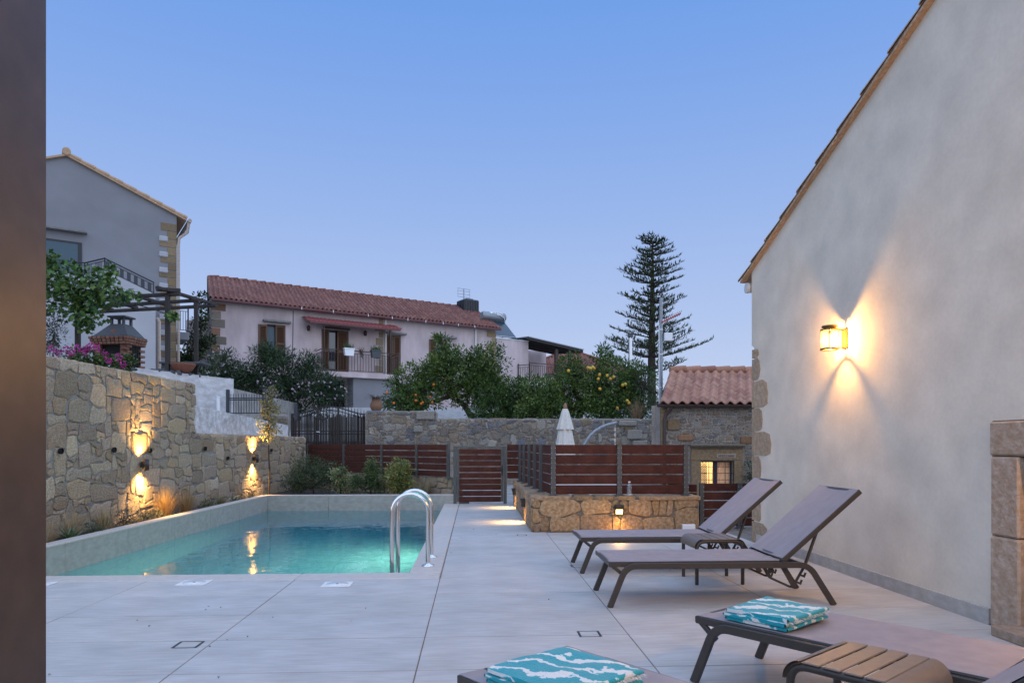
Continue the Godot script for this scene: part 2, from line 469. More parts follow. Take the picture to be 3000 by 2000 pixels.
func rubble(par: Node, mat: Material, o: Vector3, ux: Vector3, n: Vector3, w: float, h: float, cell: float, gap: float, proud: float, pal: Array, sd: int, sizes: Array, hole = null, warp := 0.3, most := 300, uy := Vector3.UP, asp := 1.0) -> void:
	var r := rg(sd)
	var nx := maxi(1, roundi(w / (cell * asp)))
	var ny := maxi(1, roundi(h / cell))
	var cx := w / nx
	var cy := h / ny
	var occ := {}
	var nz := FastNoiseLite.new()
	nz.seed = sd
	nz.frequency = 0.35 / cell
	var rects := []
	if hole != null:
		for j in ny:
			for i in nx:
				if hole.call(Vector2((i + 0.5) * cx, (j + 0.5) * cy)): occ[Vector2i(i, j)] = true
	for j in ny:
		for i in nx:
			if occ.has(Vector2i(i, j)): continue
			var pick: Array = sizes[r.randi() % sizes.size()]
			var ww := 0
			while ww < pick[0] and i + ww < nx and not occ.has(Vector2i(i + ww, j)): ww += 1
			var hh := 1
			while hh < pick[1] and j + hh < ny:
				var free := true
				for x in range(i, i + ww):
					if occ.has(Vector2i(x, j + hh)): free = false
				if not free: break
				hh += 1
			for y in range(j, j + hh):
				for x in range(i, i + ww):
					occ[Vector2i(x, y)] = true
			rects.append(Rect2(i * cx, j * cy, ww * cx, hh * cy))
	rects.sort_custom(func(a, b): return a.get_area() > b.get_area())
	var rest: MB = null
	var count := 0
	for q: Rect2 in rects:
		var mid := q.get_center()
		var poly := []
		var pts := [q.position, q.position + Vector2(q.size.x, 0), q.end, q.position + Vector2(0, q.size.y)]
		for k in 4:
			var a: Vector2 = pts[k]
			var b: Vector2 = pts[(k + 1) % 4]
			var long := a.distance_to(b) > cell * 2.2
			for t in ([r.randf_range(0.06, 0.16), r.randf_range(0.42, 0.58), r.randf_range(0.84, 0.94)] if long and poly.size() < 8 else [r.randf_range(0.1, 0.28), r.randf_range(0.72, 0.9)]):
				var p := a.lerp(b, t)
				var edge := clampf(minf(minf(p.x, w - p.x), minf(p.y, h - p.y)) / cell, 0.0, 1.0)
				p += Vector2(nz.get_noise_2d(p.x, p.y), nz.get_noise_2d(p.x + 37.0, p.y - 11.0)) * cell * warp * 2.0 * edge
				poly.append(p)
		var c := Vector2.ZERO
		for p in poly: c += p / poly.size()
		for k in poly.size():
			var d: Vector2 = c - poly[k]
			poly[k] += d.normalized() * minf(gap * r.randf_range(0.6, 1.5), d.length() * 0.4)
		var base: Color = pal[r.randi() % pal.size()]
		var f := r.randf_range(0.8, 1.2)
		var col := Color(base.r * f, base.g * f, base.b * f * r.randf_range(0.93, 1.05))
		if count < most:
			part(par, "stone", stone_mesh(poly, o, ux, uy, n, 0.03, proud, col, r).done(), mat)
		else:
			if rest == null: rest = MB.new()
			stone_mesh(poly, o, ux, uy, n, 0.03, proud, col, r, rest)
		count += 1
	if rest: part(par, "small_stones", rest.done(), mat, "", "stuff")

const HONEY := [Color(0.54, 0.43, 0.3), Color(0.6, 0.48, 0.34), Color(0.5, 0.43, 0.34), Color(0.63, 0.54, 0.42), Color(0.45, 0.37, 0.29), Color(0.56, 0.46, 0.36), Color(0.49, 0.38, 0.27)]
const OLD := [Color(0.5, 0.42, 0.33), Color(0.58, 0.5, 0.41), Color(0.4, 0.37, 0.34), Color(0.54, 0.42, 0.3), Color(0.66, 0.59, 0.5), Color(0.33, 0.33, 0.35)]
const TAN := [Color(0.62, 0.43, 0.25), Color(0.57, 0.4, 0.25), Color(0.63, 0.45, 0.28), Color(0.52, 0.38, 0.26)]
const MIXED := [[2, 1], [2, 1], [2, 2], [3, 1], [3, 2], [1, 1], [2, 2], [4, 2], [2, 3], [1, 1], [3, 2], [1, 2], [2, 1], [3, 3]]

# ---------------------------------------------------------------- ground, deck and pool
func ground_height(x: float, d: float) -> float:
	if d < 13.5 and x > -4.9 and x < 4.4: return -2.6
	if d < 17.6 and d >= 13.5 and x > -4.9: return -0.06
	if x <= -4.9 and d < 20.6:
		return 1.2 if d > 4 else 0.6
	if x <= -8.0 and d < 24.5: return 2.2
	if x > 4.4 and d < 17: return 0.0
	if d < 20.6: return -0.02
	return lerpf(1.2, 2.7, clampf((d - 20.6) / 10.0, 0, 1))

func build_ground() -> void:
	var xs := [-700.0, -150.0, -60.0, -30.0, -15.0, -8.02, -6.12, -6.08, -4.92, -4.88, -3.0, 0.0, 2.0, 4.38, 4.42, 8.0, 15.0, 30.0, 60.0, 150.0, 700.0]
	var ds := [-300.0, -60.0, -10.0, -4.0, 3.9, 6.0, 9.0, 11.5, 13.48, 13.52, 14.98, 15.02, 17.55, 17.65, 19.0, 20.55, 20.65, 24.4, 24.6, 30.6, 36.0, 50.0, 100.0, 300.0, 900.0]
	var m := MB.new()
	for i in xs.size() - 1:
		for j in ds.size() - 1:
			var q := []
			for e in [[i, j], [i + 1, j], [i + 1, j + 1], [i, j + 1]]:
				q.append(P(xs[e[0]], ground_height(xs[e[0]], ds[e[1]]), ds[e[1]]))
			m.quado(q[0], q[1], q[2], q[3], Vector3.UP)
	setting("ground", m.done(), M.ground)

func build_deck() -> void:
	var m := MB.new()
	# bedding under the tiles, round the pool and beyond the planter walls
	m.box(P(-1.0, -0.1222, 1.0), Vector3(9.4, 0.24, 9.94))
	m.box(P(1.56, -0.1222, 9.7), Vector3(3.74, 0.24, 7.46))
	m.box(P(3.9, -0.1222, 9.0), Vector3(0.92, 0.24, 2.0))
	var deck := setting("deck", m.done(), M.grout)
	var shapes := {}
	var r := rg(5)
	for i in range(-4, 4):
		for j in range(-9, 14):
			var x0 := -0.29 + 1.2 * i
			var x1 := x0 + 1.2
			var d0 := 5.965 + 0.605 * (j - 1) + 0.0
			var d1 := d0 + 0.605
			if d0 > 5.9 and x1 < -0.2: continue
			if d0 > 5.9: x0 = maxf(x0, -0.287)
			if d0 > 8.6 and x0 > 0.8 and d1 > 9.2 and x0 < 2.0: continue
			if x0 > 3.0: continue
			x1 = minf(x1, 3.21)
			d1 = minf(d1, 13.42)
			if d0 > 9.1 and x0 > 0.85: continue
			if d0 < 0.3: continue
			var sz := Vector3(x1 - x0 - 0.007, 0.02, d1 - d0 - 0.009)
			var tone := r.randi() % 5
			var key := "%.3f %.3f %d" % [sz.x, sz.z, tone]
			if not shapes.has(key):
				var tb := MB.new()
				tb.col = [Color(0.93, 0.93, 0.92), Color(0.97, 0.96, 0.95), Color(1, 1, 1), Color(0.95, 0.955, 0.96), Color(0.985, 0.97, 0.95)][tone]
				tb.box(Vector3.ZERO, sz, 0.0015)
				shapes[key] = tb.done()
			var o := part(deck, "tile", shapes[key], M.deck)
			o.position = P((x0 + x1) / 2, -0.01 + r.randf_range(-0.0006, 0.0006), (d0 + d1) / 2)

const PL0 := Vector2(-4.0, 6.0)
const PL1 := Vector2(-3.85, 13.4)
func build_pool() -> void:
	# shell: floor, four walls; tiles and coping are pieces of it
	var floor_y := -1.75
	var m := MB.new()
	m.box(P(-2.25, -2.1, 9.7), Vector3(4.4, 0.6, 8.4))
	m.box(P(-0.44, -1.0, 9.8), Vector3(0.24, 1.9, 7.0))
	m.box(P(-2.2, -1.0, 6.1), Vector3(3.9, 1.9, 0.24))
	m.box(P(-2.2, -0.93, 13.5), Vector3(4.2, 2.1, 0.1))
	var lw := PL1 - PL0
	var ldir := Vector3(lw.x, 0, -lw.y).normalized()
	var turn := Basis(Vector3.UP, -atan2(lw.x, lw.y))
	var lmid := P((PL0.x + PL1.x) / 2, 0, (PL0.y + PL1.y) / 2)
	m.box(lmid + turn * Vector3(-0.085, -0.93, 0), Vector3(0.12, 2.1, 8.0), 0.0, turn)
	var pool := setting("pool", m.done(), M.pool_base)
	var n := 0
	# upstanding wall tiles on the far and the side wall
	for row in [[-0.15, 0.155], [-0.75, -0.154], [-1.8, -0.754]]:
		var tm: Material = M.pool_tile if row[1] > 0.0 else M.pool_tile_lit
		for k in 4:
			var x0 := -0.57 - 1.2 * k + 0.24
			var x1 := minf(x0 + 0.0, -0.29)
			x0 = maxf(x0 - 1.2, -4.05)
			if k == 0: x1 = -0.29
			if x1 <= x0: continue
			part(pool, "tile", bx(P((x0 + x1) / 2, (row[0] + row[1]) / 2, 13.425), Vector3(x1 - x0 - 0.004, row[1] - row[0], 0.05), 0.001), tm)
		for k in 7:
			var t0 := -0.1 + k * 1.2
			var t1 := minf(t0 + 1.2, 7.4)
			var c := P(PL0.x, 0, PL0.y) + ldir * (t0 + t1) * 0.5 + turn * Vector3(-0.012, (row[0] + row[1]) / 2, 0)
			part(pool, "tile", bx(c, Vector3(0.024, row[1] - row[0], t1 - t0 - 0.004), 0.001, turn), tm)
	for k in 7:
		var t0 := -0.1 + k * 1.2
		var t1 := minf(t0 + 1.2, 7.43)
		part(pool, "coping", bx(P(PL0.x, 0.165, PL0.y) + ldir * (t0 + t1) * 0.5 + turn * Vector3(-0.07, 0, 0), Vector3(0.15, 0.02, t1 - t0 - 0.003), 0.003, turn), M.coping)
	for k in 3:
		var x0 := -3.93 + k * 1.2
		part(pool, "coping", bx(P(x0 + 0.6, 0.165, 13.475), Vector3(1.197, 0.02, 0.15), 0.003), M.coping)
	part(pool, "coping", bx(P(-0.31, 0.165, 13.475), Vector3(0.04, 0.02, 0.15), 0.003), M.coping)
	# the two sunk walls and the floor
	for k in 6:
		var d0 := 6.22 + 1.2 * k
		var d1 := minf(d0 + 1.2, 13.4)
		part(pool, "tile", bx(P(-0.565, -0.93, (d0 + d1) / 2), Vector3(0.02, 1.78, d1 - d0 - 0.004)), M.pool_tile_lit)
	for k in 3:
		part(pool, "tile", bx(P(-0.57 - 0.6 - 1.2 * k, -0.93, 6.225), Vector3(1.196, 1.78, 0.02)), M.pool_tile_lit)
	for i in 3:
		for j in 12:
			var d0 := 6.2 + 0.605 * j
			part(pool, "tile", bx(P(-0.57 - 0.6 - 1.2 * i, floor_y - 0.03, d0 + 0.3), Vector3(1.194, 0.02, 0.599)), M.pool_tile_lit)
	# coping flush with the deck, a rounded lip towards the water
	for k in 4:
		var x0 := -0.2935 - 1.2 * k
		part(pool, "coping", bx(P(x0 - 0.6, -0.02, 6.105), Vector3(1.197, 0.045, 0.275), 0.008), M.coping)
	for k in 6:
		var d0 := 6.246 + 1.2 * k
		var d1 := minf(d0 + 1.2, 13.4)
		part(pool, "coping", bx(P(-0.4325, -0.02, (d0 + d1) / 2), Vector3(0.28, 0.045, d1 - d0 - 0.003), 0.008), M.coping)
	# underwater lamps in the near-side wall
	for d in [7.6, 9.6]:
		var l := thing("pool_lamp", "round underwater lamp in the pool wall, %s the ladder" % ("near" if d < 8 else "farther than"), "lamp", P(-0.578, -0.72, d), 0, "underwater pool lamps")
		var b := MB.new()
		b.lathe([Vector2(0.0, 0.0), Vector2(0.11, 0.0), Vector2(0.11, 0.012), Vector2(0.085, 0.02)], 20)
		var ring := part(l, "rim", b.done(), M.steel)
		ring.rotation.z = PI / 2
		var g := MB.new()
		g.lathe([Vector2(0.085, 0.012), Vector2(0.05, 0.026), Vector2(0.0, 0.03)], 20)
		var lens := part(l, "lens", g.done(), M.pool_glow)
		lens.rotation.z = PI / 2
		var s := SpotLight3D.new()
		s.name = "pool_lamp_light"
		s.position = Vector3(-0.06, 0, 0)
		l.add_child(s)
		s.rotation = Vector3(deg_to_rad(-48), PI / 2, 0)
		s.light_color = Color(0.93, 1.0, 0.82)
		s.light_energy = 2.4
		s.light_size = 0.08
		s.spot_angle = 70
		s.spot_angle_attenuation = 1.0
		s.spot_range = 12
		s.shadow_enabled = true
	var wm := MB.new()
	wm.box(P(-2.27, -1.015, 9.8), Vector3(3.45, 1.79, 7.22))
	var water := setting("water", wm.done(), M.water)
	n = n

func build_ladder() -> void:
	for e in [[6.56, "near"], [7.06, "far"]]:
		var l := thing("pool_handrail", "chrome hooped grab rail on the pool edge, %s one of the pair" % e[1], "handrail", P(-0.43, 0, e[0]), 0, "pool ladder rails")
		var path := [Vector3(0, 0.0, 0), Vector3(0, 0.3, 0), Vector3(0, 0.5, 0)]
		for k in range(1, 14):
			var a := PI * k / 14.0
			path.append(Vector3(-0.165 + 0.165 * cos(a), 0.5 + 0.165 * sin(a), 0))
		path.append_array([Vector3(-0.33, 0.5, 0), Vector3(-0.33, 0.1, 0), Vector3(-0.33, -1.2, 0)])
		var m := MB.new()
		m.tube(path, 0.0215, 16)
		part(l, "tube", m.done(), M.chrome)
		var f := MB.new()
		f.lathe([Vector2(0.0215, 0.03), Vector2(0.03, 0.02), Vector2(0.055, 0.014), Vector2(0.06, 0.006), Vector2(0.06, 0.0025), Vector2(0.0, 0.0025)], 24)
		part(l, "flange", f.done(), M.chrome)
	
func build_covers() -> void:
	for e in [[-2.27, 5.86, "middle"], [-1.1, 5.735, "nearest the ladder"], [-3.5, 5.86, "by the brown post"]]:
		var t := thing("skimmer_cover", "white square skimmer lid in the deck, %s" % e[2], "cover", P(e[0], 0.0, e[1]), 0, "white lids in the deck")
		part(t, "plate", bx(Vector3(0, 0.0035, 0), Vector3(0.23, 0.006, 0.2), 0.002), M.drain_white)
		var m := MB.new()
		m.lathe([Vector2(0.088, 0.0066), Vector2(0.088, 0.0085), Vector2(0.0, 0.0085)], 28)
		part(t, "lid", m.done(), M.drain_white)
		var k := MB.new()
		k.lathe([Vector2(0.011, 0.0086), Vector2(0.011, 0.0105), Vector2(0.0, 0.0105)], 10)
		part(t, "knob", k.done(), M.black_plastic)
	for e in [[-1.607, 4.065, 0.125, "in front of the pool"], [0.68, 4.17, 0.12, "in front of the loungers"], [0.585, 8.75, 0.11, "at the foot of the planter wall"], [0.95, 6.5, 0.11, "near the far lounger's foot end"]]:
		var t := thing("drain_cover", "tiled drain hatch with a dark slot frame %s" % e[3], "drain cover", P(e[0], 0.0, e[1]), 0, "drain hatches in the deck")
		var w: float = e[2]
		for s in [[0, 1, w, 0.007], [0, -1, w, 0.007], [1, 0, 0.007, w], [-1, 0, 0.007, w]]:
			part(t, "slot", bx(Vector3(s[0] * w / 2, 0.0008, s[1] * w / 2), Vector3(s[2] + 0.007, 0.0016, s[3])), M.lamp_black)

# ---------------------------------------------------------------- garden walls
func wall_line(d: float) -> float:
	return -4.586 + (d - 7.9) * (0.538 / 9.46)

func build_stone_wall() -> void:
	var t := thing("garden_wall", "tall honey coloured rubble stone wall stepping down beside the pool", "stone wall", P(wall_line(6.0), 0, 6.0))
	var ux := Vector3(wall_line(16) - wall_line(6), 0, -10).normalized()
	var n := Vector3.UP.cross(ux) * -1.0
	var o := Vector3(-0.03, -0.1, 0) - n * 0.0
	var m := MB.new()
	var l1 := (11.38 - 6.0) / absf(ux.z)
	var l2 := (17.3 - 6.0) / absf(ux.z)
	var B := Basis(ux, Vector3.UP, n)
	m.box(o + ux * l1 / 2 + Vector3.UP * 1.085 - n * 0.2, Vector3(l1, 2.17, 0.4), 0.02, B)
	m.box(o + ux * (l1 + l2) / 2 + Vector3.UP * 0.69 - n * 0.2, Vector3(l2 - l1, 1.38, 0.4), 0.02, B)
	part(t, "core", m.done(), M.mortar)
	rubble(t, M.stone, o, ux, n, l2, 2.185, 0.074, 0.01, 0.016, HONEY, 11, [[2, 1], [3, 2], [1, 1], [4, 3], [3, 1], [3, 3], [2, 2], [4, 2], [1, 1], [5, 3], [2, 1], [3, 2], [4, 4], [2, 1]], func(p: Vector2) -> bool: return p.x > l1 and p.y > 1.38, 0.5, 300, Vector3.UP, 1.5)
	# stones across the top of the wall and at the step
	rubble(t, M.stone, o + Vector3.UP * 2.17 - n * 0.0, ux, Vector3.UP, l1, 0.4, 0.16, 0.012, 0.02, HONEY, 13, [[2, 2], [1, 2], [2, 1], [3, 2]], null, 0.3, 300, -n)
	rubble(t, M.stone, o + Vector3.UP * 1.38 + ux * (l1 + 0.01), ux, Vector3.UP, l2 - l1, 0.4, 0.16, 0.012, 0.02, HONEY, 14, [[2, 2], [1, 2], [2, 1], [3, 2]], null, 0.3, 300, -n)
	# weep pipes
	for e in [[8.06, 1.05], [9.1, 1.055], [9.97, 1.04], [11.7, 1.055], [12.6, 0.88], [14.8, 1.0]]:
		var c := P(wall_line(e[0]), e[1], e[0]) - t.position + n * 0.0
		var pm := MB.new()
		pm.tube([c + n * 0.005, c + n * 0.03], 0.034, 12, false)
		pm.tube([c + n * 0.03, c + n * 0.005], 0.029, 12, false)
		pm.tube([c - n * 0.0, c + n * 0.012], 0.029, 12, true)
		part(t, "weep_pipe", pm.done(), M.black_plastic)
	# the two up-and-down lamps
	var k := 0
	for d in [9.75, 13.81]:
		var base := P(wall_line(d), 0.85, d) + n * 0.07
		var lamp := thing("wall_lamp", "black cylinder lamp shining up and down the stone wall, %s" % ("nearer to the brown post" if k == 0 else "beside the slim young tree"), "lamp", base, 0, "lamps on the stone wall")
		var b := MB.new()
		b.lathe([Vector2(0.029, -0.072), Vector2(0.041, -0.075), Vector2(0.041, 0.075), Vector2(0.029, 0.072)], 20)
		part(lamp, "body", b.done(), M.lamp_black)
		part(lamp, "bracket", bx(-n * 0.045, Vector3(0.045, 0.08, 0.05), 0.004, B), M.lamp_black)
		for s in [-1.0, 1.0]:
			var g := MB.new()
			g.lathe([Vector2(0.0272, 0.061), Vector2(0.0, 0.061)] if s > 0 else [Vector2(0.0, -0.061), Vector2(0.0272, -0.061)], 16)
			part(lamp, "bulb", g.done(), M.spot_glow)
			var sp := SpotLight3D.new()
			sp.name = "wall_lamp_light"
			lamp.add_child(sp, true)
			sp.position = Vector3(0, s * 0.07, 0)
			sp.basis = Basis.looking_at(Vector3.UP * s - n * 0.06, n)
			sp.light_color = Color(1.0, 0.78, 0.45)
			sp.light_energy = 1.8
			sp.light_size = 0.02
			sp.spot_angle = 62
			sp.spot_angle_attenuation = 1.0
			sp.spot_range = 8
			sp.shadow_enabled = true
		k += 1

func build_planter_wall() -> void:
	# the low L-shaped wall at the head of the deck
	var t := thing("planter_wall", "low wall of big tan sandstone blocks with a slatted fence on top", "stone wall", P(0.74, 0, 9.03))
	var m := MB.new()
	m.box(Vector3(1.08, 0.215, -0.2), Vector3(2.12, 0.45, 0.38), 0.01)
	m.box(Vector3(0.17, 0.215, -2.4), Vector3(0.3, 0.45, 4.0), 0.01)
	part(t, "core", m.done(), M.mortar_warm)
	var sz := [[3, 2], [4, 2], [1, 1], [2, 1], [4, 3], [5, 2], [3, 2], [1, 2], [4, 2]]
	rubble(t, M.stone_big, Vector3(0.0, 0, 0.0), Vector3.RIGHT, Vector3.BACK, 2.15, 0.415, 0.1, 0.007, 0.012, TAN, 47, sz, null, 0.35)
	rubble(t, M.stone_big, Vector3(0.0, 0, -4.35), Vector3.BACK, Vector3.LEFT, 4.35, 0.43, 0.105, 0.008, 0.016, [TAN[1], TAN[3], HONEY[4], HONEY[2]], 22, MIXED, null, 0.35, 300, Vector3.UP, 1.6)
	# the end stone and the capping
	rubble(t, M.stone_big, Vector3(2.155, 0, 0.0), Vector3.FORWARD, Vector3.RIGHT, 0.4, 0.43, 0.13, 0.01, 0.02, TAN, 24, sz)
	rubble(t, M.stone_big, Vector3(-0.02, 0.437, 0.02), Vector3.RIGHT, Vector3.UP, 2.2, 0.44, 0.14, 0.008, 0.018, TAN, 25, [[3, 3], [2, 3], [4, 3]], null, 0.2, 300, Vector3.FORWARD)
	rubble(t, M.stone_big, Vector3(-0.02, 0.437, -4.35), Vector3.RIGHT, Vector3.UP, 0.34, 3.92, 0.13, 0.008, 0.018, [TAN[1], TAN[3], HONEY[4]], 26, [[2, 2], [3, 2], [1, 1], [2, 3]], null, 0.3, 300, Vector3.BACK)
	var cap := MB.new()
	cap.col = TAN[2]
	cap.box(Vector3(1.78, 0.428, 0.008), Vector3(0.8, 0.05, 0.05), 0.008)
	part(t, "ledge", cap.done(), M.stone_big)
	# a terrace behind it
	setting("terrace", bx(P(1.85, 0.18, 11.6), Vector3(1.7, 0.36, 4.2)), M.coping)
	# step lamps set in the wall
	var k := 0
	for e in [[P(1.852, 0.285, 9.0), Vector3.BACK], [P(0.71, 0.28, 10.2), Vector3.LEFT], [P(0.71, 0.28, 12.55), Vector3.LEFT]]:
		var nn: Vector3 = e[1]
		var lb := ["on the planter wall facing the loungers", "on the wall's poolside face, nearer one", "on the wall's poolside face, by the gate"]
		var lamp := thing("step_lamp", "square dark step lamp lit warm %s" % lb[k], "lamp", e[0], 0, "step lamps in the planter wall")
		lamp.basis = Basis(nn.cross(Vector3.UP) * -1.0, Vector3.UP, nn)
		var h := MB.new()
		h.box(Vector3(0, 0.052, 0.02), Vector3(0.116, 0.022, 0.07), 0.004)
		h.box(Vector3(-0.052, 0.0, 0.012), Vector3(0.012, 0.11, 0.05), 0.003)
		h.box(Vector3(0.052, 0.0, 0.012), Vector3(0.012, 0.11, 0.05), 0.003)
		h.box(Vector3(0, 0.0, -0.02), Vector3(0.116, 0.12, 0.02), 0.003)
		h.box(Vector3(0, 0.024, 0.042), Vector3(0.1, 0.036, 0.012), 0.003)
		part(lamp, "housing", h.done(), M.lamp_black)
		var g := MB.new()
		g.quado(Vector3(-0.045, 0.01, 0.03), Vector3(0.045, 0.01, 0.03), Vector3(0.045, -0.055, -0.002), Vector3(-0.045, -0.055, -0.002), Vector3(0, -0.4, 1))
		part(lamp, "lens", g.done(), M.lens_glow)
		var sp := SpotLight3D.new()
		sp.name = "step_lamp_light"
		lamp.add_child(sp)
		sp.position = Vector3(0, -0.03, 0.035)
		sp.basis = Basis.looking_at(Vector3(0, -1, 0.55), Vector3.BACK)
		sp.light_color = Color(1.0, 0.78, 0.45)
		sp.light_energy = 0.6
		sp.light_size = 0.05
		sp.spot_angle = 62
		sp.spot_angle_attenuation = 1.0
		sp.spot_range = 5
		sp.shadow_enabled = true
		k += 1
	# meter box at the foot of the wall
	var b := thing("junction_box", "small grey junction box at the foot of the planter wall", "box", P(2.75, 0, 8.97))
	part(b, "case", bx(Vector3(0, 0.055, 0), Vector3(0.165, 0.085, 0.06), 0.006), M.white_plastic)
	part(b, "cover", bx(Vector3(0, 0.055, 0.033), Vector3(0.15, 0.07, 0.008), 0.003), M.white_plastic)
	part(b, "bracket", bx(Vector3(0, 0.006, -0.005), Vector3(0.05, 0.013, 0.05)), M.lamp_black)
	# water bottle on top
	var w := thing("water_bottle", "clear plastic water bottle standing on the planter wall", "bottle", P(2.0, 0.458, 9.06))
	var bm := MB.new()
	bm.lathe([Vector2(0, 0.002), Vector2(0.028, 0.002), Vector2(0.031, 0.01), Vector2(0.031, 0.05), Vector2(0.029, 0.06), Vector2(0.031, 0.07), Vector2(0.031, 0.115), Vector2(0.026, 0.14), Vector2(0.014, 0.162), Vector2(0.0125, 0.175)], 16)
	part(w, "body", bm.done(), M.bottle_plastic)
	var cm := MB.new()
	cm.lathe([Vector2(0.0145, 0.172), Vector2(0.0145, 0.187), Vector2(0.0, 0.188)], 14)
	part(w, "cap", cm.done(), M.white_plastic)
	var lm := MB.new()
	lm.lathe([Vector2(0.0315, 0.075), Vector2(0.0315, 0.11)], 16)
	part(w, "paper_label", lm.done(), M.lace)

func build_far_low_wall() -> void:
	# under the far fence, behind the shrubs
	var a := P(-0.42, 0, 13.6)
	var b := P(-4.06, 0, 17.3)
	var ux := (a - b).normalized()
	var n := Vector3.UP.cross(ux) * -1.0
	if n.z < 0: n = -n
	var t := thing("fence_wall", "low stone wall behind the shrubs, carrying the far slatted fence", "stone wall", b)
	var l := a.distance_to(b)
	var B := Basis(ux, Vector3.UP, n)
	part(t, "core", bx(ux * l / 2 + Vector3.UP * 0.2 - n * 0.13, Vector3(l, 0.56, 0.26), 0.01, B), M.mortar)
	rubble(t, M.stone, -Vector3.UP * 0.06, ux, n, l, 0.54, 0.11, 0.01, 0.03, HONEY, 31, MIXED)
	rubble(t, M.stone, Vector3.UP * 0.48, ux, Vector3.UP, l, 0.28, 0.14, 0.008, 0.016, HONEY, 32, [[3, 2], [2, 2], [4, 2]], null, 0.2, 300, -n)
	rubble(t, M.stone, a - b - Vector3.UP * 0.06, -n, ux, 0.26, 0.54, 0.13, 0.01, 0.02, HONEY, 33, [[2, 2], [2, 1]])
	# planting bed
	var m := MB.new()
	m.prism([P(-4.75, -0.3, 5.5), P(-4.13, -0.3, 5.5), P(-4.0, -0.3, 13.5), P(-0.4, -0.3, 13.55), P(-0.45, -0.3, 13.65), P(-4.15, -0.3, 17.4), P(-4.3, -0.3, 17.4)], Vector3(0, 0.4, 0))
	setting("planting_bed", m.done(), M.soil)
# ---------------------------------------------------------------- slatted fences
var slat_shapes := {}
func slat(l: float, h: float) -> ArrayMesh:
	var key := "%.3f %.3f" % [l, h]
	if not slat_shapes.has(key): slat_shapes[key] = bx(Vector3.ZERO, Vector3(l, h, 0.022), 0.004)
	return slat_shapes[key]

func fence_bay(t: Node3D, a: Vector3, b: Vector3, y0: float, y1: float, count: int, gap: float) -> void:
	# boards between two posts, seen from the side where the posts stand
	var ux := (b - a).normalized()
	var h := (y1 - y0 - gap * (count - 1)) / count
	for k in count:
		var o := part(t, "board", slat(a.distance_to(b), h), M.board)
		o.basis = Basis(ux, Vector3.UP, ux.cross(Vector3.UP))
		o.position = (a + b) * 0.5 + Vector3.UP * (y0 + h / 2 + k * (h + gap) - (a.y + b.y) * 0.5)

func fence_post(t: Node3D, at: Vector3, ux: Vector3, y0: float, y1: float, w: float, screws: Array, sides := [-1.0, 1.0], plate := true) -> void:
	var n := ux.cross(Vector3.UP)
	var B := Basis(ux, Vector3.UP, n)
	var m := MB.new()
	m.box(Vector3(at.x, (y0 + y1) / 2, at.z), Vector3(w, y1 - y0, 0.05), 0.004, B)
	m.box(Vector3(at.x, y1 + 0.003, at.z), Vector3(w + 0.006, 0.008, 0.056), 0.002, B)
	var p := part(t, "post", m.done(), M.post_grey)
	if plate:
		var q := MB.new()
		q.box(Vector3(at.x, y0 + 0.006, at.z), Vector3(w + 0.055, 0.012, 0.11), 0.004, B)
		q.box(Vector3(at.x, y0 + 0.018, at.z), Vector3(w + 0.02, 0.02, 0.07), 0.006, B)
		part(p, "base_plate", q.done(), M.post_grey)
	if screws.is_empty(): return
	if not slat_shapes.has("screw"):
		var s := MB.new()
		s.lathe([Vector2(0.0045, 0.0), Vector2(0.004, 0.002), Vector2(0.0, 0.003)], 6)
		slat_shapes.screw = s.done()
	for y in screws:
		for sg in sides:
			var o := part(p, "screw", slat_shapes.screw, M.screw)
			o.basis = B * Basis(Vector3.RIGHT, PI / 2)
			o.position = Vector3(at.x, y, at.z) + ux * sg * (w / 2 - 0.007) + n * 0.026

